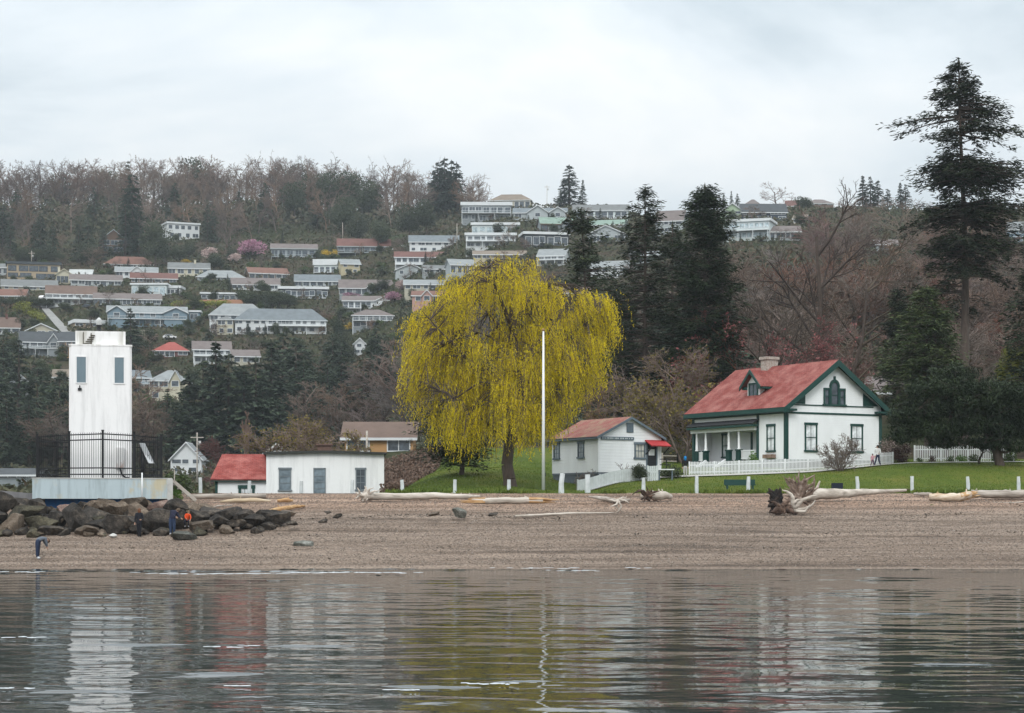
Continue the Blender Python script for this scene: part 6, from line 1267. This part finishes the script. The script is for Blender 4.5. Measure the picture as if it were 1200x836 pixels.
RK = [(4, 586, 34, 26, 125, 'd', 0), (-14, 606, 40, 34, 122, 'd', 0), (12, 613, 30, 26, 121.5, 'd', 0), (24, 588, 30, 18, 126.5, 'd', 0), (46, 589, 24, 18, 126, 'd', 0), (30, 600, 46, 20, 123.5, 'g', 'long flat greenish boulder at the left of the pile above the bending person'),
      (68, 607, 36, 22, 123, 'd', 0), (76, 598, 20, 17, 124, 'p', 'small reddish boulder beside the blue painted pedestal'), (47, 614, 42, 22, 121.5, 'g', 0), (90, 607, 38, 38, 121.8, 'd', 'big round dark boulder right of the small reddish one'), (60, 622, 30, 14, 120.5, 'd', 0), (104, 622, 34, 14, 120.3, 'd', 0),
      (112, 592, 30, 20, 125.5, 'b', 0), (100, 590, 20, 14, 126, 'd', 0), (116, 603, 40, 22, 123.5, 'd', 0), (118, 617, 34, 20, 121.3, 'd', 0), (138, 598, 34, 22, 124.5, 'b', 0), (137, 615, 46, 26, 121.2, 'd', 'large smooth grey slab leaning left of the person in black'), (152, 590, 44, 20, 126, 'b', 'broad tan boulder right under the middle of the platform'),
      (126, 588, 26, 14, 126.6, 'b', 0), (165, 600, 30, 24, 124, 'd', 0), (172, 588, 22, 16, 126.4, 'b', 0), (182, 609, 44, 28, 121.8, 'd', 'large cracked dark slab between the two standing people'), (189, 590, 30, 18, 126, 'p', 'pinkish boulder under the right end of the platform'), (206, 594, 30, 22, 125, 'd', 0), (204, 610, 30, 26, 122.5, 'd', 0), (222, 593, 30, 18, 126, 'b', 0),
      (162, 619, 26, 14, 120.8, 'd', 0), (230, 606, 30, 22, 123, 'd', 0), (236, 616, 30, 14, 121.3, 'd', 0), (246, 602, 30, 18, 124, 'd', 0), (258, 609, 26, 14, 122.2, 'd', 0), (266, 603, 34, 20, 123.5, 'd', 0), (284, 605, 34, 18, 123.2, 'd', 0), (278, 612, 22, 10, 121.8, 'd', 0), (300, 610, 28, 17, 122.3, 'd', 0), (314, 605, 30, 18, 123.2, 'd', 0), (328, 606, 26, 15, 123, 'd', 'rightmost black boulder of the long pile'),
      (241, 592, 24, 12, 127, 'b', 0), (338, 601, 18, 12, 124, 'b', 'pale boulder against the right tip of the orange driftwood slab'), (216, 628, 27, 13, 118.9, 'n', 'mottled barnacled rock below the two bending people'), (355, 637, 24, 9, 116.6, 'n', 'lone low barnacled rock on the open beach'), (538, 600, 17, 12, 125.5, 'n', 'lone greenish-grey rock on the beach before the willow'),
      (395, 604, 12, 6, 124.2, 'd', 'small dark rock right of the boulder pile'), (378, 610, 11, 5, 122.4, 'd', 'flat dark stone between the pile and the open beach'), (384, 600, 9, 4, 125.2, 'd', 'little dark stone uppermost of those right of the pile'), (508, 602, 14, 4, 124.7, 'b', 'flat brown stone left of the lone greenish rock'), (578, 602, 12, 4, 124.7, 'd', 'flat dark stone right of the lone greenish rock'), (342, 612, 14, 6, 121.6, 'd', 'grey stone just right of the pile end'),
      (133, 627, 9, 6, 119.3, 'w', 'small white stone on the sand by the person in black')]
TM = dict(d=R_DARK, b=R_BROWN, g=R_GREEN, n=R_BARN, p=R_PINK, w=M_CONC)
for i, (u, y, w, h, d, t_, lb) in enumerate(RK):
    s = F / d; o = boulder(500 + i, (w / s * 1.06, w / s * .8, h / s * 1.0), TM[t_], (X(u, d), d, Zp(y + (4 if d > 125 and u < 250 else 1), d)), name='stone' if w < 16 else 'boulder')
    nm = {'d': 'dark angular boulder in the pile below the lighthouse', 'b': 'brown boulder high in the pile below the lighthouse', 'g': 'mossy olive boulder low in the pile under the lighthouse', 'p': ''}.get(t_)
    if t_ == 'd' and i % 9 == 2 and not lb: o.data.materials[0] = R_BROWN; nm = 'brown boulder high in the pile below the lighthouse' if d > 125 else 'brown boulder in the middle of the pile below the lighthouse'
    tag(o, lb or nm, 'rock', None if lb else GB)
rg = random.Random(21)
for i in range(80):
    u = rg.uniform(-20, 345); d = rg.uniform(119.8, 121.5) if i < 34 else rg.uniform(122, 127); w = rg.uniform(7, 19); s = F / d; x_ = X(u, d)
    if u > 250: d = rg.uniform(121, 123.5)
    o = boulder(700 + i, (w / s, w / s, w / s * .7), rg.choice([R_DARK, R_DARK, R_BROWN, R_GREEN]), (x_, d, gz(x_, d) + w / s * (.12 if i < 34 or u > 250 else .55)), 8); tag(o, 'small boulder wedged at the edge of the pile below the lighthouse', 'rock', 'small boulders of the lighthouse pile')
# pebbles over the shingle: nobody could count them
def pebbles(n, ur, dr, size, mt, name):
    r_ = np.random.default_rng(8); u = r_.uniform(*ur, n); d = r_.uniform(*dr, n); x = X(u, d); z = g(x, d) + beach_dz(x, d, u); sz = r_.uniform(.5, 1.4, n) * size
    o6 = np.array([[1, 0, 0], [0, 1, 0], [-1, 0, 0], [0, -1, 0], [0, 0, .6], [0, 0, -.6]]); rot = r_.uniform(0, 6.28, n); c, s = np.cos(rot)[:, None], np.sin(rot)[:, None]
    v = o6[None] * r_.uniform(.6, 1.3, (n, 6, 1)); v = np.stack([v[..., 0] * c - v[..., 1] * s, v[..., 0] * s + v[..., 1] * c, v[..., 2]], -1) * sz[:, None, None] + np.stack([x, d, z + sz * .2], -1)[:, None]
    f = np.array([[0, 1, 4], [1, 2, 4], [2, 3, 4], [3, 0, 4], [1, 0, 5], [2, 1, 5], [3, 2, 5], [0, 3, 5]]); ff = (np.arange(n) * 6)[:, None, None] + f[None]
    tag(link(name, npmesh(name, v.reshape(-1, 3), ff.reshape(-1, 3), mt)), kind='stuff')
def pebmat():
    m, nt, b = new_mat('pebbles'); gm = N(nt, 'ShaderNodeNewGeometry')
    nt.links.new(ramp(nt, gm.outputs['Random Per Island'], [(0, (.075, .062, .053)), (.45, (.17, .132, .105)), (.85, (.26, .21, .17)), (1, (.40, .36, .32))]), b.inputs['Base Color']); b.inputs['Roughness'].default_value = .8; return m
pebbles(60000, (-40, 1240), (110, 137), .038, pebmat(), 'pebbles')
def wrack(n, y0, thick, seed):                                     # dark broken lines of weed left by the tide
    r_ = np.random.default_rng(seed); u = r_.uniform(-30, 1230, n); d = y0 + fbm(u / 160, u * 0 + seed, 4, seed) * 1.6 + r_.normal(0, thick, n); k = fbm(u / 70, u * 0 + seed + 9, 3, seed + 1) > -.08; u, d = u[k], d[k]; x = X(u, d); m = len(u)
    c = np.stack([x, d, g(x, d) + beach_dz(x, d, u) + .03], -1); dirs = rvec(r_, m) * [1, .5, .25]; sz = r_.uniform(.07, .24, m); return rhomb(c, dirs, rvec(r_, m) * .5 + [0, 0, 1], sz, sz * .45)
tag(link('seaweed', leaves_mesh('seaweed', [wrack(1100, 126.2, .22, 1), wrack(400, 120.5, .3, 2), wrack(300, 116.2, .25, 3), wrack(300, 131.0, .2, 4), wrack(150, 112.4, .25, 6)], mat('dry_seaweed', (.045, .036, .028), (.02, .018, .015), scale=3)), None), kind='stuff')
# ---------------------------------------------------------------- driftwood
M_DRIFT = mat('driftwood', (.34, .30, .26), (.17, .145, .125), (.46, .42, .375), scale=1.6, stretch=(.35, 3, 3), rough=.9, bmp=.7, bs=5)
M_DRIFTP = mat('pale_driftwood', (.46, .41, .355), (.24, .205, .17), (.60, .55, .49), scale=1.4, stretch=(.35, 3, 3), rough=.85, bmp=.6, bs=5)
M_RAW = mat('raw_orange_wood', (.42, .255, .12), (.28, .15, .07), (.56, .40, .23), scale=2, stretch=(.5, 3, 3), rough=.85, bmp=.6, bs=5)
M_ROOT = mat('dark_roots', (.075, .048, .036), (.025, .018, .015), (.19, .13, .10), scale=2.5, rough=.95, bmp=.7, bs=6)
def drift(name, label, pts, mt, seed, group=None, ends=None, base=None, cat='driftwood'):
    # every point of the log rests on the shingle at its own distance
    """pts: (u, y, radius px) along the log as seen, lying on the shingle."""
    rg = random.Random(seed); u, y, r = pts[0]; ub = sum(p[0] for p in pts) / len(pts); yb = base or max(p[1] + p[2] for p in pts); d = beach_d(ub, yb); s = F / d
    o0 = Vector((X(ub, d), d, Zp(yb, d))); t = thing(name, label, cat, o0, 0, group); dd_ = [beach_d(a, b + c + (0 if base is None else max(0, base - b - c) * .5)) for a, b, c in pts]; q = [Vector((X(a, e), e, Zp(b, e) + .05)) - o0 for (a, b, c), e in zip(pts, dd_)]; Q = []; RR = []
    for i in range(len(q) - 1):
        for k in range(4): f = k / 4; Q.append(q[i].lerp(q[i + 1], f)); RR.append(lerp(pts[i][2], pts[i + 1][2], f) * .88 / s * rg.uniform(.95, 1.05)); Q[-1] += Vector((0, 0, rg.uniform(-.12, .12) * RR[-1]))
    Q.append(q[-1]); RR.append(pts[-1][2] / s); B_ = MB().tube(Q, RR, 11, 0, jit=.12, rng=rg)
    for k in range(max(0, len(pts) - 2)):                            # broken-off branch stubs
        i = rg.randrange(1, len(Q) - 1); e = Q[i] + Vector((rg.uniform(-.5, .5), rg.uniform(-.3, .1), rg.uniform(.5, 1.0))) * RR[i] * 2.2; B_.tube([Q[i], Q[i].lerp(e, .6), e], [RR[i] * .35, RR[i] * .22, RR[i] * .12], 6, 0, jit=.15, rng=rg)
    B_.build('log', mt, t)
    for e in ends or []:
        i = 0 if e == 0 else -1; p = q[i]; dr_ = (q[1] - q[0]).normalized() if e == 0 else (q[-2] - q[-1]).normalized(); b = MB(); rr = pts[i][2] / s
        for k in range(9): of = Vector((0, rg.uniform(-.7, .7), rg.uniform(-.7, .7))) * rr; b.tube([p + of + dr_ * .9, p + of, p + of - dr_ * rg.uniform(.2, 1.1)], [rr * .5, rr * .42, .02], 5, 0, smooth_=False)
        b.build('broken_end', M_RAW, t)
    return t, s, o0, d
def roots(t, s, o0, d, cu, cy, spec, mt, seed, name='roots', yb=None):
    """spec: list of (du, dy, thickness px, bend) root ends around the centre, in photo pixels."""
    d = beach_d(cu, yb or cy - min(p[1] for p in spec) * 0 + max(0, max(p[1] for p in spec)) * .9); s = F / d
    rg = random.Random(seed); b = MB(); c = Vector((X(cu, d), d, Zp(cy, d) + .06)) - o0
    for du, dy, th, bd in spec:
        e = c + Vector((du / s, rg.uniform(-.45, .15), -dy / s)); n_ = Vector((-(e - c).z, rg.uniform(-.3, .3), (e - c).x)) * bd; P_ = [c.lerp(e, f) + n_ * math.sin(f * PI) + Vector((rg.gauss(0, .03), 0, rg.gauss(0, .03))) for f in (0, .2, .4, .6, .8, 1)]
        b.tube(P_, [th / s * k for k in (.6, .55, .46, .38, .26, .10)], 7, 0, jit=.15, rng=rg)
    return b.build(name, mt, t)
drift('driftwood_log', 'long grey squared log lying above the boulders before the red lean-to', [(222, 583, 3.2), (260, 582.5, 3.2), (312, 582.5, 3.0)], M_DRIFT, 1)
drift('driftwood_log', 'smooth golden driftwood log in front of the red lean-to', [(258, 589, 1.0), (275, 587.5, 2.8), (300, 587, 2.8), (317, 588, 1.2)], mat('golden_driftwood', (.52, .42, .29), (.36, .28, .19), (.62, .54, .42), scale=1.5, stretch=(.3, 3, 3), rough=.8), 2)
drift('driftwood_slab', 'orange split driftwood slab above the black boulders', [(312, 600, 1.2), (328, 597.5, 3.2), (345, 595, 2.6), (357, 594, 1.2)], M_RAW, 3)
drift('driftwood_piece', 'short orange driftwood piece behind the split slab', [(325, 588, 2.2), (337, 587, 3.0), (343, 588, 1.4)], M_RAW, 4)
drift('driftwood_branch', 'thin grey branch lying behind the boulders at left', [(238, 599, .9), (255, 594, 1.0), (272, 593, .6)], M_DRIFT, 5)
t, s, o0, d = drift('driftwood_log', 'long pale log with a flared root end right of the flat white building', [(426, 582, 7), (438, 583, 5), (470, 583, 4.5), (510, 582, 4.2), (548, 583, 3.2), (562, 583, 1.5)], M_DRIFTP, 6)
roots(t, s, o0, d, 430, 582, [(-12, -3, 5, .1), (-10, -9, 4, .2), (-3, -11, 4, -.1), (8, -9, 3, .2), (-14, 4, 4, -.1), (-6, 7, 4, .1), (16, -6, 3, .1), (-1, 7, 3, .1)], M_DRIFTP, 7, 'roots', 589)
drift('driftwood_log', 'pale log with splintered orange ends before the willow', [(553, 588, 3.4), (575, 588, 4.2), (610, 587.5, 4.4), (636, 588, 3.6)], M_DRIFTP, 8, ends=[0, 1])
drift('driftwood_branch', 'long thin pale pole with a dark tip lying lower on the beach', [(604, 606, 1.6), (625, 605, 1.5), (660, 603, 1.6), (690, 602.5, 1.2), (720, 602, .6)], M_DRIFTP, 9)
t, s, o0, d = drift('driftwood_log', 'twisted grey root piece with two white curled arms on the beach before the cottage', [(690, 583, 1.0), (706, 585, 3.2), (722, 588, 3.0), (738, 587, 1.8)], M_DRIFT, 10, base=594)
roots(t, s, o0, d, 724, 587, [(-4, 16, 3, .35), (-10, 8, 2.6, .2), (6, 15, 2.6, -.3), (14, 4, 3, .1), (-18, -3, 2.5, .1), (10, -4, 2.5, 0)], M_DRIFTP, 11, 'roots', 604)
t, s, o0, d = drift('driftwood_log', 'short pale round log behind a dark root wad in front of the cottage fence', [(752, 581, 6), (768, 582, 6.5), (780, 582, 5.5), (786, 583, 3)], M_DRIFTP, 12, base=589)
roots(t, s, o0, d, 757, 581, [(du + rg.uniform(-2, 2), dy, rg.uniform(2.5, 5), rg.uniform(-.3, .3)) for du, dy in ((-10, -5), (-8, 5), (0, -9), (8, -8), (6, 8), (13, 6), (14, -4), (-3, 9), (10, 1), (-14, 0), (3, -4), (16, 8))], M_ROOT, 13, 'roots', 590)
t, s, o0, d = drift('driftwood_log', 'huge fallen trunk with an upturned spiky root crown and a black stump end', [(938, 584, 8), (955, 580, 8.5), (985, 579.5, 6.5), (1020, 577.5, 4.0), (1062, 575.5, 1.5)], M_DRIFTP, 14, base=592)
M_SPIKY = mat('spiky_roots', (.19, .135, .105), (.06, .04, .032), (.36, .30, .26), scale=2.5, rough=.95, bmp=.6, bs=6)
roots(t, s, o0, d, 938, 584, [(rg.uniform(-22, 20), -rg.uniform(6, 27), rg.uniform(3, 6), rg.uniform(-.2, .2)) for _ in range(34)] + [(rg.uniform(-20, 20), rg.uniform(-6, 12), rg.uniform(3, 6), rg.uniform(-.3, .3)) for _ in range(16)] + [(-2, -30, 4, .05), (4, -27, 4, -.1), (-8, -25, 3, .1)], M_SPIKY, 15, 'roots', 597)
roots(t, s, o0, d, 930, 597, [(-14, -22, 5.5, -.22), (18, -4, 5, -.35), (26, -10, 4, -.2), (10, 5, 5, .2), (-6, 6, 5, 0), (28, -16, 6, .1), (8, -10, 6, .3)], M_DRIFTP, 16, 'pale_root_arc', 604)
roots(t, s, o0, d, 911, 588, [(rg.uniform(-12, 8), rg.uniform(-16, 14), rg.uniform(6, 10), rg.uniform(-.1, .1)) for _ in range(26)], mat('black_stump', (.018, .014, .013), (.009, .008, .008), (.06, .042, .034), scale=3, rough=.95, bmp=.7, bs=6), 17, 'stump', 602)
roots(t, s, o0, d, 918, 596, [(rg.uniform(-16, 16), rg.uniform(-8, 9), rg.uniform(5, 8), rg.uniform(-.2, .2)) for _ in range(18)], M_ROOT, 18, 'root_mass', 605)
drift('driftwood_log', 'splintered orange and white trunk piece lying under the right lawn edge', [(1089, 583, 4.5), (1105, 584, 5.5), (1122, 584, 5.0), (1136, 581, 5.0)], mat('split_driftwood', (.55, .45, .35), (.36, .22, .12), (.68, .62, .54), scale=1.8, stretch=(.5, 3, 3), rough=.85, bmp=.8, bs=4), 18, ends=[1], base=592)
drift('driftwood_log', 'grey log with a tan patch running out of the frame at the right', [(1138, 580, 5.2), (1160, 580, 5.8), (1185, 580, 5.6), (1225, 580, 5.4)], M_DRIFT, 19)
drift('driftwood_slab', 'thin dark plank at the tip of the huge fallen trunk', [(1044, 575, .8), (1058, 575, 1.4), (1072, 574.5, .7)], M_ROOT, 20)
drift('driftwood_log', 'low grey log end left of the splintered trunk piece', [(1071, 580, 1.6), (1082, 580, 2.4), (1092, 580.5, 2.0)], M_DRIFT, 22)
drift('driftwood_branch', 'thin grey branch in front of the log running out of the frame', [(1165, 590, .6), (1185, 590.5, 1.0), (1212, 588, .9)], M_DRIFT, 23)
o = plant_px('bright', 1093, 592.8, 0, 'tiny green weed growing in the shingle by the splintered trunk', None, 1.6, beach_d(1093, 594))
# the low seawall at the left edge
b = MB(); x0, x1 = X(-60, 134), X(42, 129); b.slab([(x0, 134.2, Zp(570, 134)), (x1, 129.2, Zp(579, 129)), (x1, 130.0, Zp(579, 129)), (x0, 135.0, Zp(570, 134))], 2.0); tag(b.build('seawall', mat('dark_seawall', (.17, .17, .18), (.11, .11, .115), scale=1.5), None), 'low grey seawall sloping behind the boulders at the left edge', 'wall')

# ---------------------------------------------------------------- people
def person(label, u, d, hgt, J, rz, cloth,  hair=(.05, .03, .02), hairlen=.10, zoff=0, hood=None, group=None, fat=1.0):
    """J: joints in units of body height (x right, y away from the boat, z up). One continuous skinned body; hair is a child."""
    x = X(u, d); t = thing('person', label, 'person', (x, d, gz(x, d) + zoff), rz, group)
    order = ['pelvis', 'waist', 'chest', 'neck', 'head', 'crown', 'shL', 'elL', 'wrL', 'haL', 'shR', 'elR', 'wrR', 'haR', 'hpL', 'knL', 'anL', 'toL', 'hpR', 'knR', 'anR', 'toR']
    ed = [('pelvis', 'waist'), ('waist', 'chest'), ('chest', 'neck'), ('neck', 'head'), ('head', 'crown'), ('chest', 'shL'), ('shL', 'elL'), ('elL', 'wrL'), ('wrL', 'haL'), ('chest', 'shR'), ('shR', 'elR'), ('elR', 'wrR'), ('wrR', 'haR'), ('pelvis', 'hpL'), ('hpL', 'knL'), ('knL', 'anL'), ('anL', 'toL'), ('pelvis', 'hpR'), ('hpR', 'knR'), ('knR', 'anR'), ('anR', 'toR')]
    rad = dict(pelvis=(.095, .07), waist=(.085, .062), chest=(.10, .07), neck=(.034, .034), head=(.052, .06), crown=(.038, .042), shL=(.048, .048), elL=(.033, .033), wrL=(.022, .022), haL=(.024, .014), hpL=(.062, .066), knL=(.044, .046), anL=(.030, .03), toL=(.024, .02))
    for k in list(rad):
        if k.endswith('L'): rad[k[:-1] + 'R'] = rad[k]
    me = bpy.data.meshes.new('body'); me.from_pydata([tuple(c * hgt for c in J[k]) for k in order], [(order.index(a), order.index(b)) for a, b in ed], []); o = bpy.data.objects.new('body_cage', me); COL.objects.link(o)
    o.modifiers.new('skin', 'SKIN'); o.modifiers.new('sub', 'SUBSURF').levels = 2
    sv = me.skin_vertices[0].data
    for i, k in enumerate(order): fq = 1.0 if k in ('head', 'crown', 'neck') or k[:2] in ('ha', 'wr') else fat; sv[i].radius = (rad[k][0] * hgt * fq, rad[k][1] * hgt * fq); sv[i].use_root = (k == 'pelvis')
    dg = bpy.context.evaluated_depsgraph_get(); dg.update(); bm = bmesh.new(); bm.from_mesh(bpy.data.meshes.new_from_object(o.evaluated_get(dg))); bpy.data.objects.remove(o)
    P = {k: Vector(J[k]) * hgt for k in order}; zone = {}
    for a, b in ed: zone[(a, b)] = 0 if b in ('head', 'crown') or a == 'head' or b[:2] == 'ha' else (3 if b[:2] == 'to' else (2 if b[:2] in ('hp', 'kn', 'an') else 1))
    if cloth.get('short'): pass
    for f in bm.faces:
        c = f.calc_center_median(); best = None
        for a, b in ed:
            A, B = P[a], P[b]; ab = B - A; q = max(0, min(1, (c - A).dot(ab) / (ab.length_squared + 1e-9))); dd = (c - A - ab * q).length
            if best is None or dd < best[0]: best = (dd, zone[(a, b)])
        f.material_index = best[1]; f.smooth = True
    def tubebm(pts, rr, m):
        q = MB().tube(pts, rr, 6); vs = [bm.verts.new(v) for v in q.v]
        for fc in q.f:
            try: ff = bm.faces.new([vs[i] for i in fc]); ff.material_index = m; ff.smooth = True
            except ValueError: pass
    for S in 'LR':                                                   # four fingers and a thumb, slightly curled
        w, h_ = P['wr' + S], P['ha' + S]; ax = (h_ - w).normalized(); sd_ = ax.cross(Vector((0, 1, 0)) if abs(ax.y) < .9 else Vector((1, 0, 0))).normalized(); nb = ax.cross(sd_)
        for i, ln in enumerate((.040, .046, .043, .034)): p = h_ + sd_ * (i - 1.5) * .011 * hgt; tubebm([p - ax * .012 * hgt, p + ax * ln * .5 * hgt, p + ax * ln * .85 * hgt + nb * .012 * hgt], [.0055 * hgt, .005 * hgt, .004 * hgt], 0)
        p = w.lerp(h_, .45); tubebm([p, p + (sd_ * -.022 + ax * .016) * hgt, p + (sd_ * -.028 + ax * .036) * hgt], [.007 * hgt, .006 * hgt, .0045 * hgt], 0)
    hd, cr = P['head'], P['crown']; upv = (cr - P['neck']).normalized(); fw = Vector(J.get('face', (0, 1, 0))); fw = (fw - upv * fw.dot(upv)).normalized(); sd_ = upv.cross(fw)
    tubebm([hd + fw * .048 * hgt + upv * .012 * hgt, hd + fw * .066 * hgt - upv * .004 * hgt], [.006 * hgt, .009 * hgt], 0)
    for q in (-1, 1): tubebm([hd + sd_ * q * .05 * hgt + upv * .012 * hgt, hd + sd_ * q * .058 * hgt - upv * .008 * hgt], [.008 * hgt, .006 * hgt], 0); tubebm([hd + fw * .047 * hgt + sd_ * q * .018 * hgt + upv * .012 * hgt, hd + fw * .055 * hgt + sd_ * q * .018 * hgt + upv * .012 * hgt], [.005 * hgt, .004 * hgt], 4)
    tubebm([hd + fw * .05 * hgt - sd_ * .012 * hgt - upv * .022 * hgt, hd + fw * .05 * hgt + sd_ * .012 * hgt - upv * .022 * hgt], [.004 * hgt, .004 * hgt], 5)
    bmesh.ops.recalc_face_normals(bm, faces=bm.faces); me = bpy.data.meshes.new('body'); bm.to_mesh(me); bm.free()
    for k in ('skin', 'top', 'legs', 'shoes'): me.materials.append(mat('cloth_' + k, cloth[k], tuple(c * .7 for c in cloth[k]), scale=6, rough=.85, bmp=.2))
    me.materials.append(M_DARK); me.materials.append(mat('lips', (.30, .12, .10), scale=9)); link('body', me, t)
    b = MB(); hm = mat('hair', hood or hair, tuple(c * .6 for c in (hood or hair)), scale=9, rough=.8); n = 12; rows = 7; c = hd + upv * .018 * hgt - fw * .008 * hgt; vs = []
    for i in range(rows + 1):
        th = (i / rows) * R(150)
        for j in range(n):
            ph = 2 * PI * j / n; front = max(0, math.cos(ph)); r_ = .069 * hgt * (1.02 if not hood else 1.12); th2 = th * (1 - .52 * front)
            p = c + upv * (math.cos(th2) * r_) + (fw * math.cos(ph) + sd_ * math.sin(ph)) * math.sin(th2) * r_ * .92
            if i > rows * .6 and front < .3: p = p - upv * hairlen * hgt * (i / rows - .6) * 1.6
            vs.append(p)
    b.add(vs, [(i * n + j, i * n + (j + 1) % n, (i + 1) * n + (j + 1) % n, (i + 1) * n + j) for i in range(rows) for j in range(n)], 0, True); b.build('hood' if hood else 'hair', hm, t)
    return t
STAND = dict(pelvis=(0, 0, .53), waist=(0, 0, .62), chest=(0, 0, .76), neck=(0, 0, .855), head=(0, -.005, .925), crown=(0, 0, .965), shL=(-.105, 0, .80), elL=(-.135, .0, .635), wrL=(-.14, -.03, .50), haL=(-.14, -.045, .455), shR=(.105, 0, .80), elR=(.135, 0, .635), wrR=(.14, -.03, .50), haR=(.14, -.045, .455),
             hpL=(-.055, 0, .49), knL=(-.058, -.005, .27), anL=(-.06, .01, .045), toL=(-.065, -.07, .018), hpR=(.055, 0, .49), knR=(.058, -.005, .27), anR=(.06, .01, .045), toR=(.065, -.07, .018))
def pose(**k): q = dict(STAND); q.update(k); return q
SKIN = (.48, .30, .22)
BEND = pose(pelvis=(0, 0, .53), waist=(.04, .03, .61), chest=(.12, .13, .64), neck=(.19, .20, .60), head=(.225, .235, .555), crown=(.25, .25, .52), shL=(.09, .21, .63), elL=(.14, .24, .49), wrL=(.19, .22, .39), haL=(.21, .215, .35), shR=(.19, .06, .61), elR=(.23, .07, .47), wrR=(.24, .10, .37), haR=(.25, .11, .33), face=(.6, -.2, -1),
            hpL=(-.01, .05, .49), knL=(-.02, .05, .27), anL=(-.025, .06, .045), toL=(.05, .03, .018), hpR=(-.01, -.055, .49), knR=(-.02, -.05, .27), anR=(-.02, -.05, .045), toR=(.055, -.08, .018))
person('person in grey-blue top and jeans bending down on the beach at far left', 45, beach_d(45, 655), 1.86, BEND, 0, dict(skin=SKIN, top=(.12, .14, .17), legs=(.022, .035, .075), shoes=(.6, .62, .65)), (.10, .06, .04), fat=1.3)
person('person dressed in black standing with back turned before the boulders', 163, beach_d(163, 629.5), 1.72, pose(face=(.2, 1, -.25), head=(.01, .015, .92), haR=(.07, -.14, .60), wrR=(.10, -.12, .60), elR=(.14, -.02, .64), anL=(-.03, .01, .045), toL=(-.035, .075, .018), knL=(-.035, 0, .27), anR=(.035, .01, .045), toR=(.04, .075, .018), knR=(.038, 0, .27)), 0, dict(skin=SKIN, top=(.013, .015, .022), legs=(.012, .013, .018), shoes=(.03, .03, .03)), (.16, .07, .035), .16)
person('person in navy top and jeans leaning right over the boulders', 202, beach_d(202, 627), 1.80, pose(waist=(.015, 0, .62), chest=(.06, .03, .745), neck=(.125, .05, .80), head=(.18, .06, .825), crown=(.215, .06, .845), shL=(-.035, .03, .79), elL=(.04, -.06, .66), wrL=(.13, -.08, .60), haL=(.17, -.085, .585), shR=(.14, .05, .745), elR=(.20, .06, .62), wrR=(.28, .04, .56), haR=(.32, .03, .54), face=(.9, .2, -.5)), 0, dict(skin=SKIN, top=(.022, .025, .05), legs=(.03, .05, .10), shoes=(.5, .5, .52)), (.14, .10, .07), .04, fat=1.25)
CR_ = pose(pelvis=(0, .02, .30), waist=(.02, 0, .39), chest=(.05, -.03, .53), neck=(.075, -.04, .625), head=(.09, -.05, .69), crown=(.095, -.045, .73), shL=(-.05, -.03, .575), elL=(-.07, -.10, .45), wrL=(.0, -.17, .38), haL=(.03, -.19, .36), shR=(.15, -.03, .57), elR=(.20, -.09, .44), wrR=(.18, -.16, .35), haR=(.18, -.18, .31),
           hpL=(-.055, .02, .28), knL=(-.08, -.19, .27), anL=(-.07, -.04, .045), toL=(-.08, -.12, .018), hpR=(.055, .02, .28), knR=(.10, -.19, .27), anR=(.09, -.04, .045), toR=(.10, -.12, .018), face=(.4, -1, -.4))
person('crouching child in a bright orange jacket on the boulders', 219, 121.0, 1.30, CR_, 0, dict(skin=SKIN, top=(.72, .085, .02), legs=(.02, .022, .035), shoes=(.5, .5, .52)), (.20, .13, .07), .06, zoff=.35)
person('person in a bright blue hood and black jacket at the gap between the fences', 803, 157.5, 1.66, pose(face=(0, 1, 0), toL=(-.065, .07, .018), toR=(.065, .07, .018)), 0, dict(skin=SKIN, top=(.014, .015, .018), legs=(.52, .52, .52), shoes=(.4, .4, .42)), hood=(.012, .25, .62))
WALK = pose(anL=(-.16, .0, .06), knL=(-.08, -.01, .28), toL=(-.22, .0, .02), anR=(.14, .0, .05), knR=(.06, -.02, .28), toR=(.08, -.02, .018), elL=(-.12, .05, .64), face=(-1, -.2, 0), wrR=(.05, -.15, .60), haR=(.02, -.17, .60), elR=(.13, -.08, .64))
person('adult in a white jacket walking along the path beside the picket fence', 1028.5, 165.6, 1.72, WALK, 0, dict(skin=SKIN, top=(.72, .73, .72), legs=(.02, .028, .06), shoes=(.1, .1, .1)), (.02, .015, .012), .05)
person('small child in a pink jacket walking beside the adult in white', 1022.5, 165.2, 1.05, WALK, 0, dict(skin=SKIN, top=(.55, .30, .34), legs=(.14, .08, .12), shoes=(.3, .3, .3)), (.06, .04, .03), .08)
ho = hz.build('haze', haze()); tag(ho, kind='stuff')
